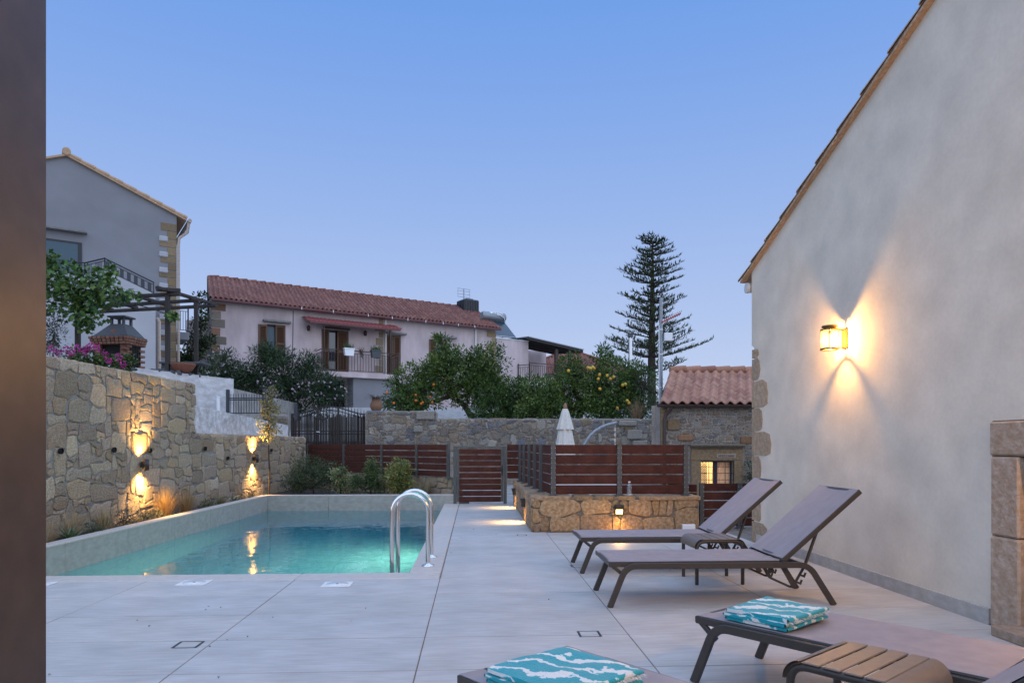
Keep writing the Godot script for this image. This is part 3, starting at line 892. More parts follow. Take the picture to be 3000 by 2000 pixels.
func build_fences() -> void:
	# front fence on the planter wall
	var f := thing("planter_fence", "reddish brown slatted fence along the front of the planter wall", "fence")
	var xs := [1.02, 1.887, 2.768]
	var scr := []
	for k in 10: scr.append(0.5 + 0.064 * k)
	for i in 2:
		fence_bay(f, P(xs[i] + 0.03, 0, 9.16), P(xs[i + 1] - 0.03, 0, 9.16), 0.475, 1.118, 5, 0.014)
	for i in 3:
		fence_post(f, P(xs[i], 0, 9.145), Vector3.RIGHT, 0.455, 1.12, 0.062, scr)
	# side fence back to the gate
	var s := thing("poolside_fence", "reddish brown slatted fence running back along the planter wall", "fence")
	var ds := [9.18, 9.97, 10.65, 11.35, 12.1, 12.75, 13.4]
	var ln := func(d: float) -> float: return 1.0 - (d - 9.16) * 0.042
	for i in ds.size() - 1:
		fence_bay(s, P(ln.call(ds[i + 1]), 0, ds[i + 1] - 0.02), P(ln.call(ds[i]), 0, ds[i] + 0.02), 0.475, 1.118, 5, 0.012)
		if i > 0: fence_post(s, P(ln.call(ds[i]) - 0.03, 0, ds[i]), Vector3(0.042, 0, 1).normalized(), 0.455, 1.12, 0.05, [])
	# return beside the gate
	var r := thing("gate_return_fence", "short slatted fence bay between the gate and the planter fence", "fence")
	fence_bay(r, P(0.62, 0, 13.45), P(0.83, 0, 13.45), 0.475, 1.118, 5, 0.016)
	# fence between the planter wall and the house corner
	var c := thing("corner_fence", "low slatted fence between the planter wall and the house corner", "fence")
	fence_bay(c, P(3.06, 0, 9.33), P(3.52, 0, 9.33), 0.03, 0.6, 5, 0.012)
	fence_bay(c, P(3.58, 0, 9.33), P(4.1, 0, 9.33), 0.03, 0.6, 5, 0.012)
	fence_bay(c, P(2.7, 0, 9.75), P(3.0, 0, 9.42), 0.03, 0.58, 5, 0.012)
	var sc2 := []
	for k in 9: sc2.append(0.06 + 0.062 * k)
	fence_post(c, P(3.03, 0, 9.31), Vector3.RIGHT, 0.0, 0.602, 0.058, sc2, [1.0])
	fence_post(c, P(3.55, 0, 9.31), Vector3.RIGHT, 0.0, 0.602, 0.058, sc2)
	# far fence, running back to the stone wall
	var a := P(-0.45, 0, 13.55)
	var b := P(-4.0, 0, 17.2)
	var far := thing("far_fence", "reddish brown slatted fence behind the shrubs beyond the pool", "fence")
	var ux := (a - b).normalized()
	var l := a.distance_to(b)
	var ts := [0.0, 0.30, 0.575, 0.80, 0.985]
	for i in 4:
		fence_bay(far, b.lerp(a, ts[i]) + ux * 0.03, b.lerp(a, ts[i + 1]) - ux * 0.03, 0.5, 1.118, 5, 0.017)
	for k in ts.size():
		fence_post(far, b.lerp(a, ts[k]) + Vector3(0, 0, 0.02), ux, 0.48, 1.12, 0.06, [])
	# gate
	var g := thing("slat_gate", "reddish brown slatted garden gate in a grey frame beside the pool", "gate", P(0.105, 0, 13.42))
	for e in [[-0.474, 0.075], [0.474, 0.075]]:
		part(g, "post", bx(Vector3(e[0], 0.545, 0), Vector3(0.06, 1.09, 0.06), 0.004), M.post_grey)
	part(g, "head_bar", bx(Vector3(0, 1.07, 0), Vector3(0.885, 0.035, 0.05), 0.004), M.post_grey)
	for e in [-0.418, 0.418]: part(g, "stile", bx(Vector3(e, 0.54, 0.005), Vector3(0.042, 1.0, 0.04), 0.004), M.post_grey)
	for k in 9:
		var o := part(g, "board", slat(0.79, 0.098), M.board)
		o.position = Vector3(0, 0.085 + k * 0.1125, 0.008)
	var hd := MB.new()
	hd.box(Vector3(0.418, 0.63, 0.03), Vector3(0.03, 0.19, 0.012), 0.003)
	hd.tube([Vector3(0.418, 0.66, 0.03), Vector3(0.418, 0.66, 0.065), Vector3(0.32, 0.655, 0.065)], 0.009, 8)
	part(g, "handle", hd.done(), M.lamp_black)

# ---------------------------------------------------------------- the house beside the deck
func verge(d: float) -> float:
	return 3.10 + (8.2 - d) * 0.337

func build_house() -> void:
	var t := thing("plastered_house", "cream plastered house with a sloping tiled gable beside the deck", "house", P(3.22, 0, 0))
	var m := MB.new()
	var ext := Vector3(0.4, 0, 0)
	m.prism([P(0, -0.2, 4.24), P(0, -0.2, 8.0), P(0, verge(8.0), 8.0), P(0, verge(4.24), 4.24)], ext)
	m.prism([P(0, 1.27, 3.0), P(0, 1.27, 4.24), P(0, verge(4.24), 4.24), P(0, verge(3.0), 3.0)], ext)
	m.prism([P(0, -0.2, -3.0), P(0, -0.2, 3.0), P(0, verge(3.0), 3.0), P(0, verge(2.0), 2.0), P(0, verge(2.0) - 5.0 * 0.337, -3.0)], ext)
	m.prism([P(0, 2.24, 8.0), P(0, 2.27, 8.07), P(0, verge(8.07), 8.07), P(0, verge(8.0), 8.0)], ext)
	m.box(P(3.4, 1.5, 7.78), Vector3(6.0, 3.3, 0.38))
	part(t, "wall", m.done(), M.plaster_house)
	# corner stones: irregular outlines, d across and y up
	var r := rg(71)
	var q := [[2.12, 2.225, 7.86], [1.86, 2.115, 7.83], [1.545, 1.855, 7.62], [1.28, 1.54, 7.76], [1.0, 1.275, 7.54], [0.735, 0.995, 7.8], [0.5, 0.73, 7.66], [0.25, 0.495, 7.8], [-0.05, 0.245, 7.62]]
	for e in q:
		var y0: float = e[0]
		var y1: float = e[1]
		var d0: float = e[2]
		var poly := []
		for p in [[0.0, 0.0], [0.35, 0.01], [0.75, 0.0], [1.0, 0.12], [1.04, 0.5], [0.97, 0.86], [0.7, 1.0], [0.3, 0.985], [0.0, 1.0]]:
			poly.append(Vector2((8.045 - d0) * p[0] + (r.randf_range(-0.012, 0.012) if p[0] > 0.1 else 0.0), y0 + (y1 - y0 - 0.008) * p[1] + r.randf_range(-0.005, 0.005)))
		var f := r.randf_range(0.85, 1.15)
		var cs := MB.new()
		cs.col = Color(0.58 * f, 0.44 * f, 0.31 * f)
		var rim := []
		for p in poly: rim.append(P(-0.006, p.y, 8.05 - p.x))
		cs.prism(rim, Vector3(0.3, 0, 0))
		part(t, "corner_stone", cs.done(), M.sandstone)
	# verge: under tiles and cover tiles stepping up the slope
	var slope := Vector3(0, 0.337, 1.0).normalized()
	var up := slope.cross(Vector3.RIGHT).normalized()
	if up.y < 0: up = -up
	var tile := MB.new()
	var arc := []
	for k in 9:
		var a := PI * k / 8.0
		arc.append(Vector2(-cos(a) * 0.085, sin(a) * 0.055))
	for k in 8:
		for e in [0.0, 0.016]:
			var s0: float = 1.0 - e * 9.0
			tile.quado(Vector3(arc[k].x * s0, arc[k].y - e * 0.6, 0.0), Vector3(arc[k + 1].x * s0, arc[k + 1].y - e * 0.6, 0.0), Vector3(arc[k + 1].x * s0 * 0.82, arc[k + 1].y * 0.9 - e * 0.6, -0.46), Vector3(arc[k].x * s0 * 0.82, arc[k].y * 0.9 - e * 0.6, -0.46), Vector3(arc[k].x, arc[k].y, 0) * (1.0 if e == 0.0 else -1.0))
		tile.quado(Vector3(arc[k].x, arc[k].y, 0), Vector3(arc[k + 1].x, arc[k + 1].y, 0), Vector3(arc[k + 1].x * 0.856, arc[k + 1].y - 0.0096, 0), Vector3(arc[k].x * 0.856, arc[k].y - 0.0096, 0), Vector3.BACK)
	var tm := tile.done()
	for row in [0.0, 0.2, 0.4]:
		for k in 12:
			var o := part(t, "roof_tile", tm, M.tile_pale)
			o.basis = Basis(Vector3.RIGHT, up, -slope * -1.0).rotated(Vector3.RIGHT, 0.0)
			o.basis = Basis(Vector3.RIGHT, up, Vector3.RIGHT.cross(up)) * Basis(Vector3.UP, PI)
			var d := 8.34 - k * 0.385
			o.position = P(0.02 + row, verge(d) + 0.025 + r.randf_range(-0.003, 0.004), d)
			o.rotate_object_local(Vector3.RIGHT, r.randf_range(-0.035, -0.02))
	var rf := MB.new()
	rf.prism([P(-0.05, verge(8.3) - 0.02, 8.3), P(-0.05, verge(2.0) - 0.02, 2.0), P(-0.05, verge(2.0) + 0.005, 2.0), P(-0.05, verge(8.3) + 0.005, 8.3)], Vector3(6.4, 0, 0))
	rf.prism([P(-0.085, verge(2.0) - 0.035, 2.0), P(-0.085, verge(2.0) - 5.3 * 0.337 - 0.035, -3.3), P(-0.085, verge(2.0) - 5.3 * 0.337 + 0.005, -3.3), P(-0.085, verge(2.0) + 0.005, 2.0)], Vector3(6.4, 0, 0))
	part(t, "roof", rf.done(), M.tile_pale)
	# gutter end below the eave
	var gm := MB.new()
	gm.tube([P(-0.01, 2.96, 8.17), P(0.5, 2.955, 8.17)], 0.055, 16)
	gm.tube([P(-0.028, 2.96, 8.17), P(0.0, 2.96, 8.17)], 0.062, 16)
	part(t, "gutter", gm.done(), M.pvc)
	# skirting
	for k in 7:
		var d0 := 4.25 + k * 0.6
		var d1 := minf(d0 + 0.6, 7.9)
		part(t, "skirting", bx(P(-0.008, 0.05, (d0 + d1) / 2), Vector3(0.02, 0.1, d1 - d0 - 0.003), 0.002), M.skirting)
	# stone door surround: jamb blocks, lintel, threshold
	var stn := Color(0.62, 0.47, 0.36)
	var jm := [[0.0, 0.56, 4.24, 4.0], [0.565, 1.05, 4.235, 4.005], [1.056, 1.265, 4.245, 3.0]]
	for e in jm:
		var b := MB.new()
		b.col = stn * r.randf_range(0.9, 1.1)
		b.box(P(0.1, (e[0] + e[1]) / 2, (e[2] + e[3]) / 2), Vector3(0.24, e[1] - e[0], e[2] - e[3]), 0.012)
		part(t, "lintel" if e[0] > 1.0 else "jamb_stone", b.done(), M.sandstone)
	for e in [[0.0, 0.56, 3.2, 2.98], [0.565, 1.05, 3.2, 2.98]]:
		var b := MB.new()
		b.col = stn
		b.box(P(0.1, (e[0] + e[1]) / 2, (e[2] + e[3]) / 2), Vector3(0.24, e[1] - e[0], e[2] - e[3]), 0.012)
		part(t, "jamb_stone", b.done(), M.sandstone)
	var ts := MB.new()
	ts.col = stn * 0.9
	ts.box(P(0.02, 0.03, 3.6), Vector3(0.4, 0.06, 0.84), 0.006)
	part(t, "threshold", ts.done(), M.sandstone)
	part(t, "door", bx(P(0.25, 0.55, 3.6), Vector3(0.05, 1.02, 0.8), 0.004), M.wood_frame)
	# lanterns: one in view, one past the doorway
	lantern(P(3.22, 2.04, 5.98), "round brass wall lantern glowing on the cream house wall", 0.48)
	lantern(P(3.22, 2.04, 2.2), "second brass wall lantern past the stone doorway, outside the picture", 1.5)

func lantern(at: Vector3, label: String, power: float) -> void:
	var t := thing("wall_lantern", label, "lantern", at, 0, "lanterns on the house wall")
	var c := Vector3(-0.145, 0, 0)
	part(t, "back_plate", bx(Vector3(-0.012, 0.0, 0), Vector3(0.024, 0.165, 0.075), 0.004), M.brass)
	part(t, "arm", bx(Vector3(-0.045, 0.078, 0), Vector3(0.07, 0.018, 0.02), 0.003), M.brass)
	part(t, "arm", bx(Vector3(-0.045, -0.082, 0), Vector3(0.06, 0.012, 0.014), 0.003), M.brass)
	var cap := MB.new()
	cap.lathe([Vector2(0.0, 0.112), Vector2(0.062, 0.112), Vector2(0.066, 0.108), Vector2(0.066, 0.097), Vector2(0.052, 0.094), Vector2(0.052, 0.082), Vector2(0.076, 0.08), Vector2(0.076, 0.07), Vector2(0.0, 0.07)], 28, c)
	part(t, "cap", cap.done(), M.brass)
	var bs := MB.new()
	bs.lathe([Vector2(0.068, -0.083), Vector2(0.076, -0.083), Vector2(0.078, -0.09), Vector2(0.076, -0.1), Vector2(0.064, -0.1), Vector2(0.064, -0.083), Vector2(0.068, -0.083)], 28, c)
	part(t, "base_ring", bs.done(), M.brass)
	for k in 4:
		var a := TAU * k / 4.0 + 0.5
		part(t, "bar", rod(c + Vector3(cos(a) * 0.072, -0.09, sin(a) * 0.072), c + Vector3(cos(a) * 0.072, 0.075, sin(a) * 0.072), 0.0035, 6), M.brass)
	var gl := MB.new()
	gl.lathe([Vector2(0.067, -0.085), Vector2(0.067, 0.072)], 28, c)
	part(t, "glass", gl.done(), M.glass_seed)
	var so := MB.new()
	so.lathe([Vector2(0.0, 0.03), Vector2(0.014, 0.03), Vector2(0.014, 0.07)], 12, c)
	part(t, "socket", so.done(), M.lamp_black)
	var bu := MB.new()
	bu.lathe([Vector2(0.0, -0.045), Vector2(0.015, -0.04), Vector2(0.024, -0.022), Vector2(0.023, -0.002), Vector2(0.013, 0.028)], 16, c)
	part(t, "bulb", bu.done(), M.bulb_glow)
	var l := OmniLight3D.new()
	l.name = "lantern_light"
	t.add_child(l)
	l.position = c + Vector3(0, -0.012, 0)
	l.light_color = Color(1.0, 0.75, 0.42)
	l.light_energy = power
	l.light_size = 0.018
	l.omni_range = 14
	l.shadow_enabled = true

# ---------------------------------------------------------------- sun loungers, tables, towels
func arc_path(pts: Array, rad: float, seg := 5) -> Array:
	# a polyline with its inner corners rounded
	var out := [pts[0]]
	for i in range(1, pts.size() - 1):
		var a: Vector3 = (pts[i - 1] - pts[i]).normalized()
		var b: Vector3 = (pts[i + 1] - pts[i]).normalized()
		var p0: Vector3 = pts[i] + a * rad
		var p2: Vector3 = pts[i] + b * rad
		for k in seg + 1:
			var u := float(k) / seg
			out.append(p0.lerp(pts[i], u).lerp((pts[i] as Vector3).lerp(p2, u), u))
	out.append(pts[-1])
	return out

func cloth(o: Vector3, ux: Vector3, uz: Vector3, l: float, w: float, sag: float) -> ArrayMesh:
	var m := MB.new()
	m.smooth(1)
	var n := uz.cross(ux).normalized()
	if n.y < 0: n = -n
	for side in [0, 1]:
		for i in 12:
			for j in 6:
				var q := []
				for e in [[i, j], [i + 1, j], [i + 1, j + 1], [i, j + 1]]:
					var u: float = e[0] / 12.0
					var v: float = e[1] / 6.0
					q.append(o + ux * l * u + uz * w * v - n * (sag * sin(PI * v) * (0.5 + 0.5 * sin(PI * u)) + 0.003 * side))
				m.quado(q[0], q[1], q[2], q[3], n * (1.0 if side == 0 else -1.0))
	m.smooth(-1)
	return m.done()

func make_lounger() -> Node3D:
	# local: x along the length from the foot end, z across (0 to 0.575), y up
	var t := thing("sun_lounger", "", "sun lounger")
	var W := 0.575
	for z in [0.0, W]:
		var m := MB.new()
		m.sweep(arc_path([Vector3(0.0, 0, z), Vector3(0.115, 0.285, z), Vector3(1.405, 0.282, z), Vector3(1.585, 0, z)], 0.075, 6), 0.024, 0.04, Vector3.BACK)
		part(t, "leg_frame", m.done(), M.lounger_frame)
		var zi: float = z + (0.0235 if z == 0.0 else -0.0235)
		var b := MB.new()
		b.sweep([Vector3(0.0, 0.293, zi), Vector3(1.23, 0.293, zi)], 0.022, 0.034, Vector3.BACK)
		part(t, "seat_rail", b.done(), M.lounger_frame)
		part(t, "brace", bar(Vector3(0.02, 0.285, zi), Vector3(0.105, 0.215, zi), 0.018, 0.024, Vector3.BACK), M.lounger_frame)
	part(t, "foot_bar", bar(Vector3(0.008, 0.295, 0.012), Vector3(0.008, 0.295, W - 0.012), 0.022, 0.03, Vector3.RIGHT), M.lounger_frame)
	part(t, "cross_bar", bar(Vector3(1.22, 0.285, 0.012), Vector3(1.22, 0.285, W - 0.012), 0.022, 0.03, Vector3.RIGHT), M.lounger_frame)
	part(t, "cross_bar", bar(Vector3(1.40, 0.268, 0.012), Vector3(1.40, 0.268, W - 0.012), 0.022, 0.026, Vector3.RIGHT), M.lounger_frame)
	part(t, "seat_sling", cloth(Vector3(0.0, 0.3135, 0.016), Vector3.RIGHT, Vector3.BACK, 1.225, W - 0.032, 0.012), M.sling)
	# backrest
	var a := deg_to_rad(41)
	var d := Vector3(cos(a), sin(a), 0)
	var nn := Vector3(-sin(a), cos(a), 0)
	var h := Vector3(1.225, 0.312, 0)
	for z in [0.012, W - 0.012]:
		var b := MB.new()
		b.sweep([h + Vector3(0, 0, z), h + d * 0.735 + Vector3(0, 0, z)], 0.024, 0.034, Vector3.BACK)
		part(t, "back_rail", b.done(), M.lounger_frame)
		var hg := MB.new()
		hg.tube([h + Vector3(0, -0.006, z - 0.018), h + Vector3(0, -0.006, z + 0.018)], 0.02, 10)
		part(t, "hinge", hg.done(), M.lamp_black)
	part(t, "back_bar", bar(h + d * 0.725 + Vector3(0, 0, 0.02), h + d * 0.725 + Vector3(0, 0, W - 0.02), 0.024, 0.03, d), M.lounger_frame)
	part(t, "back_bar", bar(h + d * 0.02 + Vector3(0, 0, 0.02), h + d * 0.02 + Vector3(0, 0, W - 0.02), 0.02, 0.026, d), M.lounger_frame)
	part(t, "back_sling", cloth(h + d * 0.005 + nn * 0.0195 + Vector3(0, 0, 0.004), d, Vector3.BACK, 0.725, W - 0.008, 0.014), M.sling)
	# support bail and the two notched racks
	var sp := MB.new()
	sp.sweep(arc_path([h + d * 0.36 - nn * 0.01 + Vector3(0, 0, 0.06), Vector3(1.40, 0.255, 0.06), Vector3(1.40, 0.255, W - 0.06), h + d * 0.36 - nn * 0.01 + Vector3(0, 0, W - 0.06)], 0.02, 4), 0.016, 0.02, Vector3(0.0, 0.0, 1.0).slerp(Vector3.RIGHT, 0.35))
	part(t, "back_support", sp.done(), M.lounger_frame)
	for z in [0.075, W - 0.075]:
		var rk := MB.new()
		rk.sweep(arc_path([Vector3(1.16, 0.265, z), Vector3(1.14, 0.19, z), Vector3(1.32, 0.108, z), Vector3(1.41, 0.262, z)], 0.03, 5), 0.012, 0.016, Vector3.BACK)
		for k in 3:
			var p := Vector3(1.345, 0.15, z).lerp(Vector3(1.40, 0.25, z), k / 2.0 + 0.0)
			rk.sweep([p, p + Vector3(0.035, -0.012, 0), p + Vector3(0.045, 0.014, 0)], 0.012, 0.012, Vector3.BACK)
			var p2 := Vector3(1.14, 0.2, z).lerp(Vector3(1.155, 0.255, z), k / 2.0)
			if k < 2: rk.sweep([p2, p2 + Vector3(0.03, -0.006, 0), p2 + Vector3(0.038, 0.014, 0)], 0.012, 0.011, Vector3.BACK)
		part(t, "rack", rk.done(), M.lounger_frame)
		part(t, "strut", bar(Vector3(1.235, 0.27, z + 0.02), Vector3(1.325, 0.115, z + 0.02), 0.014, 0.026, Vector3.BACK), M.lounger_frame)
	return t

func place(o: Node3D, at: Vector3, along: Vector3, label: String, group: String) -> void:
	var ux := along.normalized()
	o.transform = Transform3D(Basis(ux, Vector3.UP, ux.cross(Vector3.UP)), at)
	tag(o, label, "", group)

func copy_of(o: Node3D, called: String) -> Node3D:
	var c := o.duplicate()
	c.name = numbered(called)
	add_child(c)
	return c

func make_table() -> Node3D:
	# local: x along the tube frames, z along the slats
	var t := thing("side_table", "", "table")
	for z in [0.02, 0.385]:
		var m := MB.new()
		m.tube(arc_path([Vector3(0.013, 0.0, z), Vector3(0.013, 0.345, z), Vector3(0.387, 0.345, z), Vector3(0.387, 0.0, z)], 0.07, 7), 0.0145, 10)
		part(t, "leg_frame", m.done(), M.lounger_frame)
	for k in 4:
		part(t, "slat", bx(Vector3(0.093 + k * 0.0715, 0.362, 0.2025), Vector3(0.0625, 0.008, 0.395), 0.003), M.slat_top)
	for s in [0, 1]:
		var m := MB.new()
		m.smooth(1)
		var q := []
		for k in 9:
			var a := PI / 2 * k / 8.0
			q.append(Vector2(0.056 - 0.066 * sin(a), 0.292 + 0.074 * cos(a)))
		for k in 8:
			for e in [0.0, 0.007]:
				var f := func(v: Vector2, z: float) -> Vector3:
					var c := Vector2(0.056, 0.292)
					var p: Vector2 = c + (v - c) * (1.0 - e / 0.07)
					return Vector3(p.x if s == 0 else 0.4 - p.x, p.y, z)
				var mid: Vector3 = f.call((q[k] + q[k + 1]) * 0.5, 0.2) - Vector3(0.056 if s == 0 else 0.344, 0.292, 0.2)
				m.quado(f.call(q[k], 0.006), f.call(q[k + 1], 0.006), f.call(q[k + 1], 0.399), f.call(q[k], 0.399), mid * (1.0 if e == 0.0 else -1.0))
		part(t, "end_slat", m.done(), M.slat_top)
	return t

func towel_tex() -> ImageTexture:
	if tex.has("towel"): return tex.towel
	var nz := FastNoiseLite.new()
	nz.seed = 9
	nz.frequency = 0.012
	var im := Image.create(384, 384, false, Image.FORMAT_RGB8)
	for y in 384:
		for x in 384:
			var w := nz.get_noise_2d(x, y) * 1.5 + nz.get_noise_2d(x * 3.0, y * 3.0 + 99.0) * 0.18
			var s := sin(x * 0.049 + y * 0.1145 + w * 3.0) 
			var th := 0.60 + 0.5 * nz.get_noise_2d(x * 0.9 + 300.0, y * 1.6)
			var white := smoothstep(th - 0.05, th + 0.05, s)
			var f := 0.9 + 0.1 * fmod(absf(sin(x * 12.9 + y * 78.2) * 43758.5), 1.0)
			im.set_pixel(x, y, Color(0.04, 0.6, 0.64).lerp(Color(0.88, 0.87, 0.84), white) * f)
	tex.towel = ImageTexture.create_from_image(im)
	return tex.towel

func towel(at: Vector3, along: Vector3, lx: float, lz: float, label: String, sd: int) -> void:
	var t := thing("beach_towel", label, "towel", at, 0, "folded towels on the loungers")
	var ux := along.normalized()
	t.basis = Basis(ux, Vector3.UP, ux.cross(Vector3.UP))
	if not M.has("towel"):
		var m := mk("towel", Color.WHITE, 0.95, {"bump": noise_tex("terry", 0.2, 0.0, 1.0, FastNoiseLite.TYPE_CELLULAR, 2), "bump_cm": 0.25})
		m.uv1_triplanar = false
		m.albedo_texture = towel_tex()
		m.rim_enabled = true
		m.rim = 0.4
	var nz := FastNoiseLite.new()
	nz.seed = sd
	nz.frequency = 2.2
	var y := 0.003
	var layer := 0
	for e in [[0.016, 0.0, 0.0], [0.017, -0.006, 0.006], [0.019, 0.004, -0.004]]:
		var th: float = e[0]
		var s := SurfaceTool.new()
		s.begin(Mesh.PRIMITIVE_TRIANGLES)
		s.set_smooth_group(1)
		var sec := []
		for k in 25: sec.append([Vector2(e[1] + th / 2 + (lx - th) * k / 24.0, th), (lx - th) * k / 24.0])
		for k in range(1, 8):
			var a := PI / 2 - PI * k / 8.0
			sec.append([Vector2(e[1] + lx - th / 2 + cos(a) * th / 2, th / 2 + sin(a) * th / 2), lx + th * k / 6.0])
		for k in 25: sec.append([Vector2(e[1] + lx - th / 2 - (lx - th) * k / 24.0, 0.0), lx + th + (lx - th) * k / 24.0])
		for k in range(1, 8):
			var a := -PI / 2 - PI * k / 8.0
			sec.append([Vector2(e[1] + th / 2 + cos(a) * th / 2, th / 2 + sin(a) * th / 2), 2 * lx + th * k / 6.0])
		var nzr := 14
		var pos := func(k: int, j: int) -> Vector3:
			var p: Vector2 = sec[k % sec.size()][0]
			var z: float = e[2] + lz * j / nzr
			var lump := nz.get_noise_3d(p.x * 1.5, z * 1.5, layer * 3.0) * 0.01 + nz.get_noise_3d(p.x * 4.0, z * 4.0, 5.0) * 0.003
			var droop := 0.004 if (j == 0 or j == nzr) else 0.0
			return Vector3(p.x + nz.get_noise_2d(z * 2.0, layer * 7.0) * 0.006, y + p.y + lump * p.y / th - droop * p.y / th, z + nz.get_noise_2d(p.x * 2.0, 50.0 + layer) * 0.005)
		for k in sec.size():
			for j in nzr:
				for c in [[k, j], [k, j + 1], [k + 1, j + 1], [k, j], [k + 1, j + 1], [k + 1, j]]:
					s.set_uv(Vector2(sec[c[0]][1] if c[0] < sec.size() else sec[0][1] + 2 * lx, lz * c[1] / nzr) * 1.25 + Vector2(layer * 0.37 + sd * 0.21, layer * 0.2))
					s.add_vertex(pos.call(c[0], c[1]))
		s.set_smooth_group(-1)
		for j in [0, nzr]:
			for k in range(0, 24):
				var k2 := 56 - k
				var q := [pos.call(k, j), pos.call(k + 1, j), pos.call(k2 - 1, j), pos.call(k2, j)]
				var order := [0, 1, 2, 0, 2, 3] if j != 0 else [0, 2, 1, 0, 3, 2]
				for i in order:
					s.set_uv(Vector2((q[i] as Vector3).x, (q[i] as Vector3).y) * 1.25 + Vector2(0.3, 0.1))
					s.add_vertex(q[i])
		s.generate_normals()
		part(t, "fold", s.commit(), M.towel)
		y += th + 0.0012
		layer += 1
	# fringe along the far edge
	var lb := LB.new()
	var r := rg(sd + 3)
	for k in 46:
		var z := lz * k / 45.0
		for j in 3:
			var d := Vector3(1.0, r.randf_range(-0.35, 0.15), r.randf_range(-0.6, 0.6)).normalized()
			lb.blade(Vector3(lx - 0.004, y - 0.02 + r.randf_range(-0.004, 0.006), z + 0.0), d, r.randf_range(0.014, 0.03), 0.004, 0.5, Color(0.75, 0.73, 0.68), 3)
	part(t, "fringe", lb.done(), M.dry_leaf)

func build_loungers() -> void:
	var g := "grey brown sun loungers"
	var l := make_lounger()
	place(l, P(0.93, 0, 6.128), Vector3.RIGHT, "grey brown sun lounger farthest back, beside the planter wall", g)
	l.basis = Basis(Vector3.RIGHT, Vector3.UP, Vector3.BACK)
	l.position = P(0.93, 0, 6.69)
	var l2 := copy_of(l, "sun_lounger")
	tag(l2, "grey brown sun lounger with raised back in front of the small side table", "", g)
	l2.position = P(0.93, 0, 5.406)
	var u := Vector3(0.61, 0, 0.79).normalized()
	var l3 := copy_of(l, "sun_lounger")
	var w := u.cross(Vector3.UP) * -1.0
	l3.transform = Transform3D(Basis(u, Vector3.UP, -w), P(1.495, 0, 3.655))
	tag(l3, "sun lounger holding the folded towel nearest the house wall", "", g)
	var l4 := copy_of(l, "sun_lounger")
	l4.transform = Transform3D(Basis(u, Vector3.UP, -w), P(0.386, 0, 2.85))
	tag(l4, "sun lounger at the bottom edge of the picture under a folded towel", "", g)
	var t := make_table()
	t.transform = Transform3D(Basis.IDENTITY, P(1.765, 0, 5.965))
	tag(t, "small slatted side table between the two far loungers", "", "slatted side tables")
	var t2 := copy_of(t, "side_table")
	t2.transform = Transform3D(Basis(u, Vector3.UP, -w), P(1.42, 0, 2.71))
	tag(t2, "slatted side table at the picture's lower right, between the near loungers", "", "slatted side tables")
	towel(P(1.446, 0.316, 3.44), u, 0.31, 0.37, "teal and white folded towel on the lounger nearest the house", 4)
	towel(P(0.337, 0.316, 2.636), u, 0.37, 0.38, "teal and white folded towel at the bottom edge, on the nearest lounger", 8)

func build_post() -> void:
	var t := thing("porch_post", "dark brown painted metal post standing close at the left edge", "post", P(-0.53, 0, 0.665))
	part(t, "shaft", bx(Vector3(0, 1.5, 0), Vector3(0.16, 3.2, 0.215), 0.004), M.post_brown)
	part(t, "foot_plate", bx(Vector3(0, 0.006, 0), Vector3(0.2, 0.01, 0.255), 0.003), M.post_brown)
# ---------------------------------------------------------------- buildings beyond the garden
const TURN := 0.5285

func wall_holes(m: MB, x0: float, x1: float, y0: float, y1: float, z0: float, th: float, holes: Array) -> void:
	var xs := [x0, x1]
	for h in holes: xs.append_array([h[0], h[1]])
	xs.sort()
	for i in xs.size() - 1:
		var a: float = xs[i]
		var b: float = xs[i + 1]
		if b - a < 1e-4: continue
		var cuts := []
		for h in holes:
			if h[0] < (a + b) / 2 and h[1] > (a + b) / 2: cuts.append(h)
		cuts.sort_custom(func(p, q): return p[2] < q[2])
		var y := y0
		for c in cuts:
			if c[2] > y: m.box(Vector3((a + b) / 2, (y + c[2]) / 2, z0 - th / 2), Vector3(b - a, c[2] - y, th))
			y = c[3]
		if y < y1: m.box(Vector3((a + b) / 2, (y + y1) / 2, z0 - th / 2), Vector3(b - a, y1 - y, th))

func roof_tile_mesh(w: float, l: float, rise: float, col: Color) -> ArrayMesh:
	# an S-shaped pantile: x across, z down the slope, y off the roof
	var m := MB.new()
	m.col = col
	var n := 8
	var f := func(k: int) -> Vector2:
		var u := float(k) / n
		return Vector2(u * w * 1.12, rise * (0.5 + 0.5 * cos(TAU * (u * 1.06 - 0.32))))
	m.smooth(1)
	for k in n:
		var a: Vector2 = f.call(k)
		var b: Vector2 = f.call(k + 1)
		m.quado(Vector3(a.x, a.y, 0), Vector3(b.x, b.y, 0), Vector3(b.x, b.y + rise * 0.1, l), Vector3(a.x, a.y + rise * 0.1, l), Vector3.UP)
	m.smooth(-1)
	for k in n:
		var a: Vector2 = f.call(k)
		var b: Vector2 = f.call(k + 1)
		m.quado(Vector3(a.x, a.y + rise * 0.1, l), Vector3(b.x, b.y + rise * 0.1, l), Vector3(b.x, b.y - 0.018, l), Vector3(a.x, a.y - 0.018, l), Vector3.BACK)
	return m.done()

